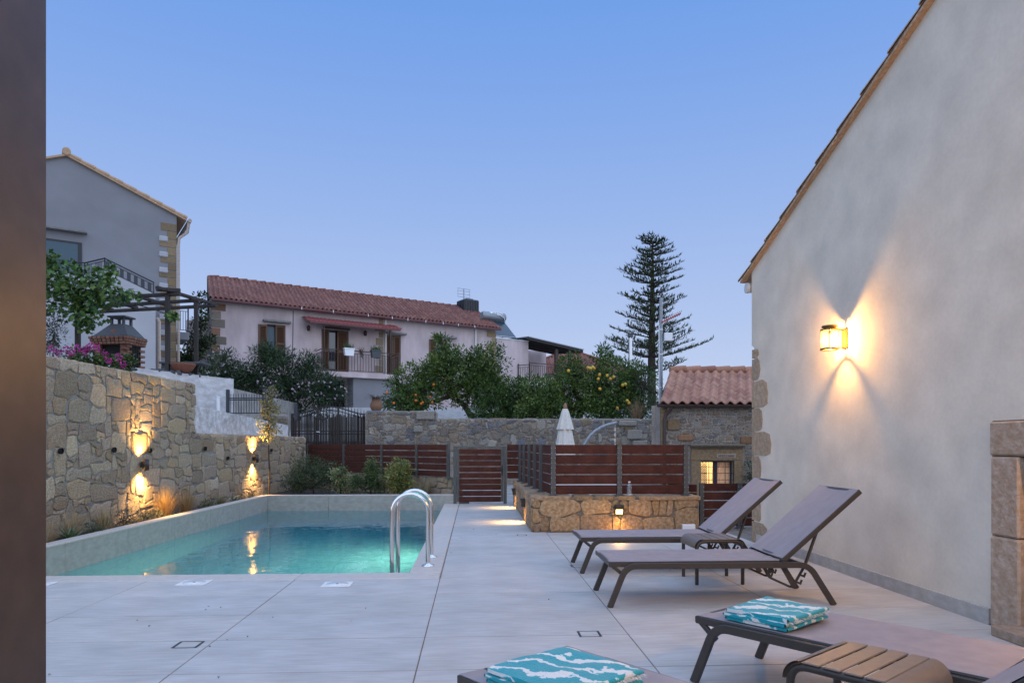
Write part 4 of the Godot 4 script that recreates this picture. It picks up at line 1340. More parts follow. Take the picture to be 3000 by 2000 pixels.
func tile_roof(par: Node, mat: Material, o: Vector3, ux: Vector3, us: Vector3, cols: int, rows: int, rise: float, pal: Array, sd: int, most := 300, inside = null) -> void:
	# o: eave corner; ux: one tile across; us: one tile up the slope
	var w := ux.length()
	var l := us.length()
	var r := rg(sd)
	var shapes := []
	for c in pal: shapes.append(roof_tile_mesh(w, l * 1.22, rise, c))
	var up := ux.cross(-us).normalized() * -1.0
	if up.y < 0: up = -up
	var B := Basis(ux.normalized(), up, -us.normalized())
	var left := []
	var n := 0
	for j in rows:
		for i in cols:
			if inside != null and not inside.call(i, j): continue
			var at := o + ux * i + us * (j + 1) + up * (0.004 + r.randf_range(0.0, 0.006)) + ux * r.randf_range(-0.02, 0.02)
			var T := Transform3D(B.rotated(up, r.randf_range(-0.012, 0.012)), at)
			if n < most:
				var p := part(par, "roof_tile", shapes[r.randi() % shapes.size()], mat)
				p.transform = T
			else: left.append(T)
			n += 1
	if left.size():
		var mm := MultiMesh.new()
		mm.transform_format = MultiMesh.TRANSFORM_3D
		mm.use_colors = true
		mm.mesh = roof_tile_mesh(w, l * 1.22, rise, Color.WHITE)
		mm.instance_count = left.size()
		for k in left.size():
			mm.set_instance_transform(k, left[k])
			mm.set_instance_color(k, pal[r.randi() % pal.size()])
		var q := MultiMeshInstance3D.new()
		q.name = "roof_tiles"
		q.multimesh = mm
		q.material_override = mat
		q.set_meta("kind", "stuff")
		par.add_child(q, true)

const REDS := [Color(0.24, 0.088, 0.06), Color(0.29, 0.115, 0.078), Color(0.2, 0.075, 0.053), Color(0.3, 0.135, 0.095), Color(0.26, 0.1, 0.07), Color(0.22, 0.09, 0.066)]
const ROSE := [Color(0.4, 0.2, 0.14), Color(0.46, 0.24, 0.17), Color(0.33, 0.155, 0.11), Color(0.42, 0.22, 0.16)]

func railing(t: Node3D, a: Vector3, b: Vector3, h: float, step: float, mat: Material, posts := true, thick := 0.012) -> void:
	part(t, "rail", rod(a + Vector3.UP * h, b + Vector3.UP * h, 0.022, 6), mat)
	part(t, "rail", rod(a + Vector3.UP * 0.08, b + Vector3.UP * 0.08, 0.014, 6), mat)
	part(t, "rail", rod(a + Vector3.UP * (h - 0.13), b + Vector3.UP * (h - 0.13), 0.012, 6), mat)
	var n := maxi(1, roundi(a.distance_to(b) / step))
	var shape := rod(Vector3.ZERO, Vector3.UP * (h - 0.21), thick, 5)
	for k in range(1, n):
		var o := part(t, "baluster", shape, mat)
		o.position = a.lerp(b, float(k) / n) + Vector3.UP * 0.08
	if posts:
		for p in [a, b]:
			var m := MB.new()
			m.box(p + Vector3.UP * (h / 2 + 0.03), Vector3(0.05, h + 0.06, 0.05), 0.005)
			m.tube([p + Vector3.UP * (h + 0.05), p + Vector3.UP * (h + 0.09)], [0.035, 0.012], 8)
			part(t, "post", m.done(), mat)

func shutter(t: Node3D, x0: float, x1: float, y0: float, y1: float, z: float) -> void:
	var m := MB.new()
	var w := x1 - x0
	var xc := (x0 + x1) / 2
	m.box(Vector3(x0 + 0.04, (y0 + y1) / 2, z), Vector3(0.08, y1 - y0, 0.05), 0.004)
	m.box(Vector3(x1 - 0.04, (y0 + y1) / 2, z), Vector3(0.08, y1 - y0, 0.05), 0.004)
	for y in [y0 + 0.05, (y0 + y1) / 2, y1 - 0.05]:
		m.box(Vector3(xc, y, z), Vector3(w - 0.16, 0.1, 0.05), 0.004)
	var s := part(t, "shutter", m.done(), M.shutter)
	var n := int((y1 - y0) / 0.075)
	var lv := bx(Vector3.ZERO, Vector3(w - 0.15, 0.07, 0.012), 0.0, Basis(Vector3.RIGHT, 0.6))
	for k in n:
		var o := part(s, "louvre", lv, M.shutter)
		o.position = Vector3(xc, y0 + 0.06 + (y1 - y0 - 0.12) * (k + 0.5) / n, z - 0.004)

func ledge(t: Node3D, x0: float, x1: float, y: float) -> void:
	part(t, "lintel", bx(Vector3((x0 + x1) / 2, y, 0.1), Vector3(x1 - x0, 0.09, 0.24), 0.01), M.concrete)

func quoins(t: Node3D, x: float, sgn: float, y0: float, y1: float, hgt: float, long: float, short: float, sd: int, cols: Array) -> void:
	var r := rg(sd)
	var y := y0
	var k := 0
	while y < y1 - 0.1:
		var h := hgt * r.randf_range(0.9, 1.1)
		var w := (long if k % 2 == 0 else short) * r.randf_range(0.92, 1.08)
		var m := MB.new()
		var c: Color = cols[r.randi() % cols.size()]
		m.col = c * r.randf_range(0.85, 1.15)
		m.box(Vector3(x + sgn * w / 2, y + h / 2, -0.02), Vector3(w, h - 0.02, 0.075), 0.012)
		part(t, "corner_stone", m.done(), M.sandstone)
		y += h
		k += 1

func build_pink_house() -> void:
	var t := thing("pink_house", "long pale pink house with terracotta roof and brown shutters beyond the gate", "house", P(-6.682, 0, 34.401), TURN)
	var holes := [[-3.2, -2.37, 4.9, 6.6], [-0.68, 0.66, 4.6, 6.62], [2.6, 3.41, 4.6, 6.62], [5.4, 6.0, 5.15, 6.62], [-0.9, 0.58, 2.4, 4.2]]
	var m := MB.new()
	wall_holes(m, -5.6, 9.09, 2.2, 7.5, 0.0, 0.35, holes)
	m.box(Vector3(1.7, 4.85, -6.5), Vector3(14.6, 5.3, 0.3))
	# the end walls lean with the old plot line
	var bk := Vector3(0.646, 0, -3.74)
	m.prism([Vector3(-5.6, 2.2, 0), Vector3(-5.6, 7.5, 0), Vector3(-5.6, 9.16, 0) + bk, Vector3(-5.6, 2.2, 0) + bk], Vector3(0.3, 0, -0.05))
	m.prism([Vector3(8.79, 2.2, -0.01), Vector3(8.79, 7.5, -0.01), Vector3(8.79, 9.16, 0) + bk, Vector3(8.79, 2.2, 0) + bk], Vector3(0.3, 0, -0.05))
	part(t, "wall", m.done(), M.plaster_pink)
	part(t, "dark_room_sheet", bx(Vector3(1.5, 5.0, -0.75), Vector3(13.0, 5.0, 0.1)), M.soot_and_dark_rooms)  # near-black sheet, paints the unlit interior behind the openings
	quoins(t, -5.6, 1.0, 2.6, 7.35, 0.36, 0.62, 0.4, 3, [Color(0.3, 0.27, 0.24), Color(0.33, 0.2, 0.14), Color(0.28, 0.25, 0.22)])
	quoins(t, 9.09, -1.0, 4.0, 7.4, 0.36, 0.62, 0.28, 4, [Color(0.42, 0.33, 0.22), Color(0.4, 0.31, 0.2)])
	quoins(t, 2.45, -1.0, 4.7, 7.3, 0.34, 0.4, 0.22, 5, [Color(0.4, 0.34, 0.25), Color(0.38, 0.32, 0.25)])
	# roof
	var us := (Vector3(0, 9.25, 0) + bk * 1.0 - Vector3(0, 7.5, 0) - Vector3(0, 0, 0.25)) / 12.0
	us = (Vector3(bk.x, 1.75, bk.z - 0.25)) / 12.0
	var rf := MB.new()
	var e0 := Vector3(-5.75, 7.44, 0.25)
	var e1 := Vector3(9.25, 7.44, 0.25)
	rf.prism([e0, e1, e1 + us * 12.0, e0 + us * 12.0], Vector3(0, 0.03, 0))
	rf.prism([e0 + us * 12.0, e1 + us * 12.0, e1 + us * 12.0 + Vector3(0.6, -1.7, -3.3), e0 + us * 12.0 + Vector3(0.6, -1.7, -3.3)], Vector3(0, 0.03, 0))
	part(t, "roof", rf.done(), M.wood_dark)
	tile_roof(t, M.tile_far, e0 + Vector3(0.0, 0.04, 0.04), Vector3(0.2143, 0, 0), us, 70, 12, 0.085, REDS, 6)
	var rids := []
	for k in 3:
		var rid := MB.new()
		rid.col = REDS[k] * 0.95
		rid.tube([Vector3.ZERO, Vector3(0.46, 0.03, 0)], [0.1, 0.125], 8)
		rids.append(rid.done())
	for k in 34:
		var p := part(t, "ridge_tile", rids[(k * 7) % 3], M.tile_far)
		p.position = e0 + us * 12.0 + Vector3(0.1 + k * 0.442, 0.05, 0)
	part(t, "gutter", bar(Vector3(-5.65, 7.4, 0.36), Vector3(9.2, 7.4, 0.36), 0.12, 0.1, Vector3.BACK), M.gutter_red)
	for x in [-1.75, -0.25, 1.5, 2.75, 3.6, 4.6, 5.6, 6.5, 7.5]:
		part(t, "gutter_bracket", bx(Vector3(x, 7.4, 0.435), Vector3(0.03, 0.13, 0.02)), M.white_plastic)
	# windows and doors
	var wn := part(t, "window", bx(Vector3(-2.9, 5.75, -0.2), Vector3(0.62, 1.66, 0.06)), M.wood_frame)
	part(wn, "pane", bx(Vector3(-3.0, 5.75, -0.155), Vector3(0.36, 1.5, 0.02)), M.window_sky)
	shutter(t, -3.59, -3.2, 4.86, 6.56, 0.035)
	shutter(t, -2.82, -2.37, 4.9, 6.6, -0.06)
	ledge(t, -3.4, -2.17, 6.74)
	part(t, "sill", bx(Vector3(-2.8, 4.86, 0.05), Vector3(1.0, 0.07, 0.2)), M.concrete)
	shutter(t, -0.68, -0.29, 4.6, 6.6, -0.06)
	shutter(t, 0.1, 0.64, 4.6, 6.6, -0.06)
	var dr := part(t, "door", bx(Vector3(-0.1, 5.6, -0.22), Vector3(0.42, 2.0, 0.05)), M.wood_frame)
	part(dr, "pane", bx(Vector3(-0.1, 5.65, -0.185), Vector3(0.3, 1.8, 0.02)), M.window_dark)
	part(t, "lintel", bx(Vector3(0.05, 6.68, 0.06), Vector3(1.3, 0.08, 0.12), 0.01), M.wood_frame)
	shutter(t, 2.6, 3.0, 4.62, 6.6, -0.03)
	shutter(t, 3.01, 3.41, 4.62, 6.6, -0.03)
	ledge(t, 2.55, 3.66, 6.7)
	var w3 := part(t, "window", bx(Vector3(5.65, 5.88, -0.2), Vector3(0.5, 1.46, 0.06)), M.wood_frame)
	part(w3, "pane", bx(Vector3(5.62, 5.88, -0.155), Vector3(0.36, 1.3, 0.02)), M.window_sky)
	shutter(t, 5.0, 5.42, 5.1, 6.58, 0.035)
	shutter(t, 5.82, 6.3, 5.15, 6.6, -0.06)
	ledge(t, 5.2, 6.55, 6.74)
	# side window on the end wall
	part(t, "shutter", bx(Vector3(-5.52, 5.9, -0.75), Vector3(0.05, 1.5, 0.5), 0.0, Basis(Vector3.UP, -0.17)), M.shutter)
	part(t, "lintel", bx(Vector3(-5.54, 6.72, -0.75), Vector3(0.3, 0.08, 0.8), 0.0, Basis(Vector3.UP, -0.17)), M.concrete)
	# pipes and a cable down the facade
	part(t, "downpipe", rod(Vector3(7.77, 7.35, 0.06), Vector3(7.77, 3.0, 0.06), 0.05, 10), M.pvc)
	part(t, "downpipe", rod(Vector3(2.56, 7.35, 0.06), Vector3(2.56, 4.4, 0.06), 0.05, 10), M.pvc)
	part(t, "cable", rod(Vector3(-2.02, 7.35, 0.02), Vector3(-2.06, 4.7, 0.02), 0.014, 6), M.slate_grey)
	# balcony
	var bal := part(t, "balcony", bx(Vector3(0.96, 4.4, 0.5), Vector3(3.95, 0.24, 1.0), 0.01), M.plaster_pink)
	bal.set_meta("label", "pink balcony slab with iron railing")
	railing(bal, Vector3(-0.95, 4.52, 0.95), Vector3(2.87, 4.52, 0.95), 1.02, 0.14, M.gutter_brown)
	railing(bal, Vector3(-0.95, 4.52, 0.0), Vector3(-0.95, 4.52, 0.95), 1.02, 0.14, M.gutter_brown, false)
	railing(bal, Vector3(2.87, 4.52, 0.0), Vector3(2.87, 4.52, 0.95), 1.02, 0.14, M.gutter_brown, false)
	# awning of red sheet tiles
	var aw := MB.new()
	aw.prism([Vector3(-1.6, 7.06, 0.0), Vector3(-1.6, 6.76, 0.98), Vector3(-1.6, 6.80, 0.98), Vector3(-1.6, 7.11, 0.0)], Vector3(4.6, 0, 0))
	for k in 24:
		aw.tube([Vector3(-1.5 + k * 0.195, 7.1, 0.02), Vector3(-1.5 + k * 0.195, 6.8, 0.99)], 0.035, 6)
	var ap := part(t, "awning", aw.done(), M.awning_red)
	part(ap, "fascia", bx(Vector3(0.7, 6.73, 0.97), Vector3(4.5, 0.09, 0.04)), M.gutter_red)
	part(ap, "post", bx(Vector3(2.45, 5.66, 0.9), Vector3(0.08, 2.1, 0.08)), M.wood_frame)
	part(ap, "post", bx(Vector3(-0.85, 5.66, 0.9), Vector3(0.04, 2.1, 0.04)), M.wood_frame)
	for x in [-1.35, 1.45]:
		var lm := MB.new()
		lm.lathe([Vector2(0.0, 6.42), Vector2(0.07, 6.45), Vector2(0.09, 6.62), Vector2(0.03, 6.7)], 10, Vector3(x, 0, 0.16))
		lm.box(Vector3(x, 6.6, 0.06), Vector3(0.04, 0.12, 0.16))
		part(t, "porch_light", lm.done(), M.iron)
	# ground floor: rendered bay under the balcony and a white pier
	part(t, "ground_floor_bay", bx(Vector3(1.62, 3.25, 0.4), Vector3(2.05, 2.1, 0.8)), M.plaster_grey)
	part(t, "pier", bx(Vector3(2.76, 3.25, 0.45), Vector3(0.2, 2.1, 0.9)), M.whitewash)
	part(t, "garage_door", bx(Vector3(3.9, 3.2, 0.03), Vector3(1.6, 2.0, 0.05)), M.wood_frame)
	# planters hung on the balcony rail
	for e in [[0.28, "white window box of herbs hung on the balcony rail", "white_plastic"], [1.62, "dark grey window box of herbs hung on the balcony rail", "slate_grey"]]:
		var at: Vector3 = t.transform * Vector3(e[0], 5.28, 1.06)
		var pl := thing("window_box", e[1], "planter", at, TURN, "window boxes on the balcony")
		var b := MB.new()
		b.prism([Vector3(-0.24, 0.34, -0.1), Vector3(0.24, 0.34, -0.1), Vector3(0.2, 0.0, -0.1), Vector3(-0.2, 0.0, -0.1)], Vector3(0, 0, 0.2))
		b.box(Vector3(0, 0.33, 0), Vector3(0.52, 0.06, 0.24), 0.01)
		part(pl, "trough", b.done(), M[e[2]])
		var lb := LB.new()
		var r := rg(int(e[0] * 100))
		for k in 160:
			var d := Vector3(r.randf_range(-0.6, 0.6), 1, r.randf_range(-0.5, 0.5)).normalized()
			lb.blade(Vector3(r.randf_range(-0.22, 0.22), 0.34, r.randf_range(-0.08, 0.08)), d, r.randf_range(0.1, 0.34), 0.025, 0.4, Color(0.06, 0.11, 0.04) * r.randf_range(0.7, 1.4), 3)
		part(pl, "foliage", lb.done(), M.leaf)
	var dry := thing("dried_bunch", "bunch of dried brown herbs tied to the balcony rail", "plant", t.transform * Vector3(0.92, 5.15, 1.02), TURN)
	var dl := LB.new()
	var dr2 := rg(8)
	for k in 120:
		var d := Vector3(dr2.randf_range(-0.7, 0.7), dr2.randf_range(-1, 0.6), dr2.randf_range(0, 0.5)).normalized()
		dl.blade(Vector3(dr2.randf_range(-0.08, 0.08), 0.3 + dr2.randf_range(-0.2, 0.2), 0), d, dr2.randf_range(0.1, 0.4), 0.03, 0.3, Color(0.12, 0.085, 0.07) * dr2.randf_range(0.6, 1.5), 3)
	part(dry, "stalks", dl.done(), M.dry_leaf)

func build_annex() -> void:
	var t := thing("flat_roofed_annex", "pale flat roofed annex with a balcony, adjoining the pink house", "house", P(-6.682, 0, 34.401), TURN)
	var m := MB.new()
	m.box(Vector3(10.2, 4.6, -1.5), Vector3(2.14, 4.7, 3.0))
	m.box(Vector3(13.0, 4.6, -3.2), Vector3(3.4, 4.7, 0.4))
	m.box(Vector3(13.0, 3.3, -1.4), Vector3(3.5, 2.0, 2.9))
	part(t, "wall", m.done(), M.plaster_pink)
	part(t, "parapet", bx(Vector3(10.2, 6.97, -1.5), Vector3(2.2, 0.06, 3.06), 0.01), M.whitewash)
	var slab := part(t, "balcony", bx(Vector3(12.6, 4.5, 0.1), Vector3(3.6, 0.22, 1.2), 0.01), M.whitewash)
	railing(slab, Vector3(10.9, 4.61, 0.65), Vector3(14.3, 4.61, 0.65), 1.05, 0.15, M.gutter_brown)
	railing(slab, Vector3(10.55, 4.61, 0.05), Vector3(10.9, 4.61, 0.65), 0.95, 0.15, M.gutter_brown)
	var dr := part(t, "door", bx(Vector3(12.0, 5.55, -2.96), Vector3(0.6, 1.9, 0.06)), M.whitewash)
	part(dr, "pane", bx(Vector3(12.0, 5.6, -2.92), Vector3(0.4, 1.6, 0.03)), M.window_dark)
	# lean-to roof on dark rafters
	var aw := MB.new()
	aw.prism([Vector3(10.95, 7.12, 0.5), Vector3(14.6, 6.62, 0.9), Vector3(14.7, 6.85, -2.4), Vector3(11.0, 7.3, -2.8)], Vector3(0, 0.05, 0))
	part(t, "canopy", aw.done(), M.galvanised)
	for k in 6:
		var f := k / 5.0
		part(t, "rafter", bar(Vector3(10.95, 7.05, 0.4).lerp(Vector3(11.0, 7.22, -2.7), f), Vector3(14.55, 6.55, 0.8).lerp(Vector3(14.65, 6.78, -2.3), f), 0.08, 0.13, Vector3.BACK), M.wood_dark)
	part(t, "fascia", bar(Vector3(14.55, 6.53, 0.85), Vector3(14.65, 6.78, -2.35), 0.05, 0.14, Vector3.RIGHT), M.wood_dark)
	part(t, "post", bx(Vector3(13.75, 5.65, 0.6), Vector3(0.16, 2.1, 0.14), 0.01), M.wood_frame)
	part(t, "post", bx(Vector3(12.95, 5.6, 0.4), Vector3(0.2, 2.0, 0.14), 0.01), M.wood_frame)
	# solar water heater on the annex roof
	var s := thing("solar_water_heater", "solar water heater with a silver tank on the annex roof", "water heater", t.transform * Vector3(9.7, 7.0, -0.35), TURN)
	var pn := MB.new()
	pn.prism([Vector3(-0.62, 0.06, 0.3), Vector3(0.75, 0.06, 0.3), Vector3(0.62, 1.08, -0.75), Vector3(-0.68, 1.08, -0.75)], Vector3(0, 0.06, 0.05))
	part(s, "panel", pn.done(), M.panel_blue)
	var fr := MB.new()
	fr.tube([Vector3(-0.62, 0.1, 0.36), Vector3(0.75, 0.1, 0.36), Vector3(0.62, 1.12, -0.7), Vector3(-0.68, 1.12, -0.7), Vector3(-0.62, 0.1, 0.36)], 0.022, 6)
	part(s, "frame", fr.done(), M.steel)
	for x in [-0.6, 0.55]:
		part(s, "stand", rod(Vector3(x, 0.0, -0.8), Vector3(x, 1.1, -0.8), 0.025, 6), M.steel)
	var tk := MB.new()
	tk.tube([Vector3(-0.86, 1.37, -0.75), Vector3(-0.8, 1.37, -0.75), Vector3(0.62, 1.37, -0.75), Vector3(0.68, 1.37, -0.75)], [0.19, 0.245, 0.245, 0.19], 22)
	part(s, "tank", tk.done(), M.galvanised)
	var hs := MB.new()
	hs.tube([Vector3(0.0, 1.45, -0.5), Vector3(0.2, 1.43, -0.46), Vector3(0.45, 1.3, -0.46), Vector3(0.62, 1.1, -0.6)], 0.025, 8)
	part(s, "hose", hs.done(), M.white_plastic)
	part(s, "nameplate", bx(Vector3(0.0, 1.53, -0.555), Vector3(0.8, 0.15, 0.03), 0.0, Basis(Vector3.RIGHT, -0.8)), M.white_plastic)
	var tmx := TextMesh.new()
	tmx.text = "SOLAR-TECH"
	tmx.font_size = 32
	tmx.pixel_size = 0.0034
	tmx.depth = 0.006
	var lt := part(s, "lettering", tmx, M.iron_blue)
	lt.position = Vector3(0.04, 1.545, -0.537)
	lt.rotation.x = -0.8
	# black cistern with an aerial behind it
	var c := thing("water_cistern", "black ribbed plastic water cistern behind the roof ridge", "water tank", t.transform * Vector3(9.2, 7.0, -3.3), TURN)
	part(c, "stand", bx(Vector3(0.0, 0.65, 0), Vector3(1.0, 1.3, 1.0)), M.plaster_pink)
	part(c, "body", bx(Vector3(0.0, 1.95, 0), Vector3(1.0, 1.3, 1.0), 0.06), M.black_plastic)
	for k in 6: part(c, "rib", bx(Vector3(-0.42 + k * 0.168, 1.95, 0.5), Vector3(0.06, 1.15, 0.05), 0.01), M.black_plastic)
	for k in 5: part(c, "rib", bx(Vector3(-0.51, 1.95, -0.36 + k * 0.18), Vector3(0.05, 1.15, 0.06), 0.01), M.black_plastic)
	part(c, "lid", bx(Vector3(0.0, 2.64, 0), Vector3(0.5, 0.1, 0.5), 0.03), M.black_plastic)
	var a := thing("roof_aerial", "thin television aerial rising above the black cistern", "aerial", t.transform * Vector3(9.1, 9.6, -3.6), TURN)
	part(a, "mast", rod(Vector3(0, -2.0, 0), Vector3(0, 0.75, 0), 0.03, 8), M.galvanised)
	for y in [0.25, 0.42, 0.6, 0.74]:
		part(a, "element", rod(Vector3(-0.42, y, 0), Vector3(0.42, y, 0), 0.012, 5), M.galvanised)
	part(a, "element", rod(Vector3(-0.4, 0.25, 0), Vector3(-0.4, 0.74, 0), 0.01, 5), M.galvanised)
	part(a, "element", rod(Vector3(0.4, 0.25, 0), Vector3(0.4, 0.74, 0), 0.01, 5), M.galvanised)

func build_left_house() -> void:
	var t := thing("stair_house", "tall grey plastered house with stone corner and outside stair at the left", "house", P(-10.938, 0, 26.615), TURN)
	var m := MB.new()
	m.prism([Vector3(0, 1.5, 0), Vector3(0, 9.5, 0), Vector3(-3.43, 10.92, 0), Vector3(-6.9, 9.5, 0), Vector3(-6.9, 1.5, 0)], Vector3(0, 0, -7))
	part(t, "wall", m.done(), M.plaster_grey)
	# verge tiles and roof
	var rf := MB.new()
	for s in [[0.32, 9.36, -3.43, 10.92], [-7.2, 9.38, -3.43, 10.92]]:
		rf.prism([Vector3(s[0], s[1], 0.12), Vector3(s[2], s[3] , 0.12), Vector3(s[2], s[3] + 0.07, 0.12), Vector3(s[0], s[1] + 0.07, 0.12)], Vector3(0, 0, -7.3))
	part(t, "roof", rf.done(), M.tile_pale)
	for k in 9:
		var f := k / 9.0
		var p := Vector3(0.34, 9.43, 0.06).lerp(Vector3(-3.43, 10.99, 0.06), f)
		var p2 := Vector3(0.34, 9.43, 0.06).lerp(Vector3(-3.43, 10.99, 0.06), f + 0.125)
		var b := MB.new()
		b.tube([p + Vector3(0, 0.035, 0), p2 + Vector3(0, 0.015, 0)], [0.085, 0.07], 8)
		part(t, "roof_tile", b.done(), M.tile_pale)
	var rc := MB.new()
	rc.tube([Vector3(-3.43, 11.06, 0.16), Vector3(-3.43, 11.06, -6)], 0.13, 10)
	part(t, "ridge_tile", rc.done(), M.tile_pale)
	var gt := MB.new()
	gt.tube([Vector3(0.42, 9.36, 0.2), Vector3(0.42, 9.34, -6.5)], 0.07, 10)
	gt.tube([Vector3(0.40, 9.3, 0.1), Vector3(0.36, 8.95, 0.03), Vector3(0.08, 8.7, 0.02), Vector3(0.06, 8.4, 0.02), Vector3(0.06, 3.2, 0.02)], 0.05, 8)
	part(t, "gutter", gt.done(), M.pipe_beige)
	quoins(t, 0.0, -1.0, 2.6, 9.15, 0.285, 0.56, 0.3, 17, [Color(0.33, 0.25, 0.15), Color(0.36, 0.28, 0.18), Color(0.3, 0.23, 0.15)])
	# raised plaster lips round the corner stones
	var y := 2.9
	while y < 9.0:
		part(t, "plaster_lip", bx(Vector3(-0.44, y, 0.015), Vector3(0.3, 0.2, 0.09), 0.03), M.plaster_light)
		y += 0.57
	var w := part(t, "window", bx(Vector3(-3.6, 7.3, 0.01), Vector3(1.24, 1.5, 0.06), 0.005), M.black_plastic)
	part(w, "pane", bx(Vector3(-3.62, 7.3, 0.035), Vector3(1.04, 1.34, 0.03)), M.window_sky)
	part(t, "lintel", bx(Vector3(-3.6, 8.38, 0.12), Vector3(1.55, 0.07, 0.3), 0.01), M.concrete)
	# landing and stair block
	var st := MB.new()
	st.prism([Vector3(-7, 2, 0.01), Vector3(-7, 2, 1.2), Vector3(-2.92, 2, 1.2), Vector3(-2.38, 2, 2.2), Vector3(-2.38, 2, 0.01)], Vector3(0, 4.72, 0))
	st.prism([Vector3(-2.379, 2, 2.2), Vector3(-2.379, 6.72, 2.2), Vector3(-0.95, 6.12, 2.2), Vector3(-0.95, 2, 2.2)], Vector3(0, 0, -2.19))
	part(t, "stair_block", st.done(), M.plaster_light)
	var rl := [Vector3(-6.0, 6.72, 1.15), Vector3(-2.94, 6.72, 1.15), Vector3(-2.42, 6.74, 2.12), Vector3(-1.0, 6.14, 2.12)]
	for k in 3:
		var a: Vector3 = rl[k]
		var b: Vector3 = rl[k + 1]
		part(t, "rail", rod(a + Vector3.UP * 0.4, b + Vector3.UP * 0.4, 0.025, 6), M.iron_blue)
		part(t, "rail", rod(a + Vector3.UP * 0.32, b + Vector3.UP * 0.32, 0.014, 6), M.iron_blue)
		part(t, "rail", rod(a + Vector3.UP * 0.05, b + Vector3.UP * 0.05, 0.014, 6), M.iron_blue)
		for p in [a, b]: part(t, "rail_post", rod(p, p + Vector3.UP * 0.42, 0.02, 6), M.iron_blue)
		var n := 7 if k == 2 else (2 if k == 1 else 9)
		for j in n:
			var p0 := a.lerp(b, (j + 0.12) / n)
			var p1 := a.lerp(b, (j + 0.66) / n)
			if k == 2:
				var pm := MB.new()
				pm.prism([p0 + Vector3.UP * 0.05, p1 + Vector3.UP * 0.05, p1 + Vector3.UP * 0.31, p0 + Vector3.UP * 0.31], Vector3(0, 0, 0.02))
				part(t, "rail_panel", pm.done(), M.iron_blue)
			else:
				for i in 5:
					var q := p0.lerp(p1, i / 4.0)
					part(t, "baluster", rod(q + Vector3.UP * 0.05, q + Vector3.UP * 0.32, 0.01, 5), M.iron_blue)
	var pp := MB.new()
	pp.tube([Vector3(-0.85, 5.5, 0.3), Vector3(-0.75, 5.5, 1.0), Vector3(-0.72, 5.4, 1.1), Vector3(-0.72, 3.0, 1.1)], 0.07, 10)
	part(t, "drain_pipe", pp.done(), M.pipe_beige)
	# balcony glimpsed round the corner
	var bal := part(t, "balcony", bx(Vector3(0.36, 5.35, -2.4), Vector3(0.62, 0.3, 1.6), 0.02), M.plaster_grey)
	railing(bal, Vector3(0.1, 5.5, -1.65), Vector3(0.64, 5.5, -1.65), 0.95, 0.09, M.iron_blue)

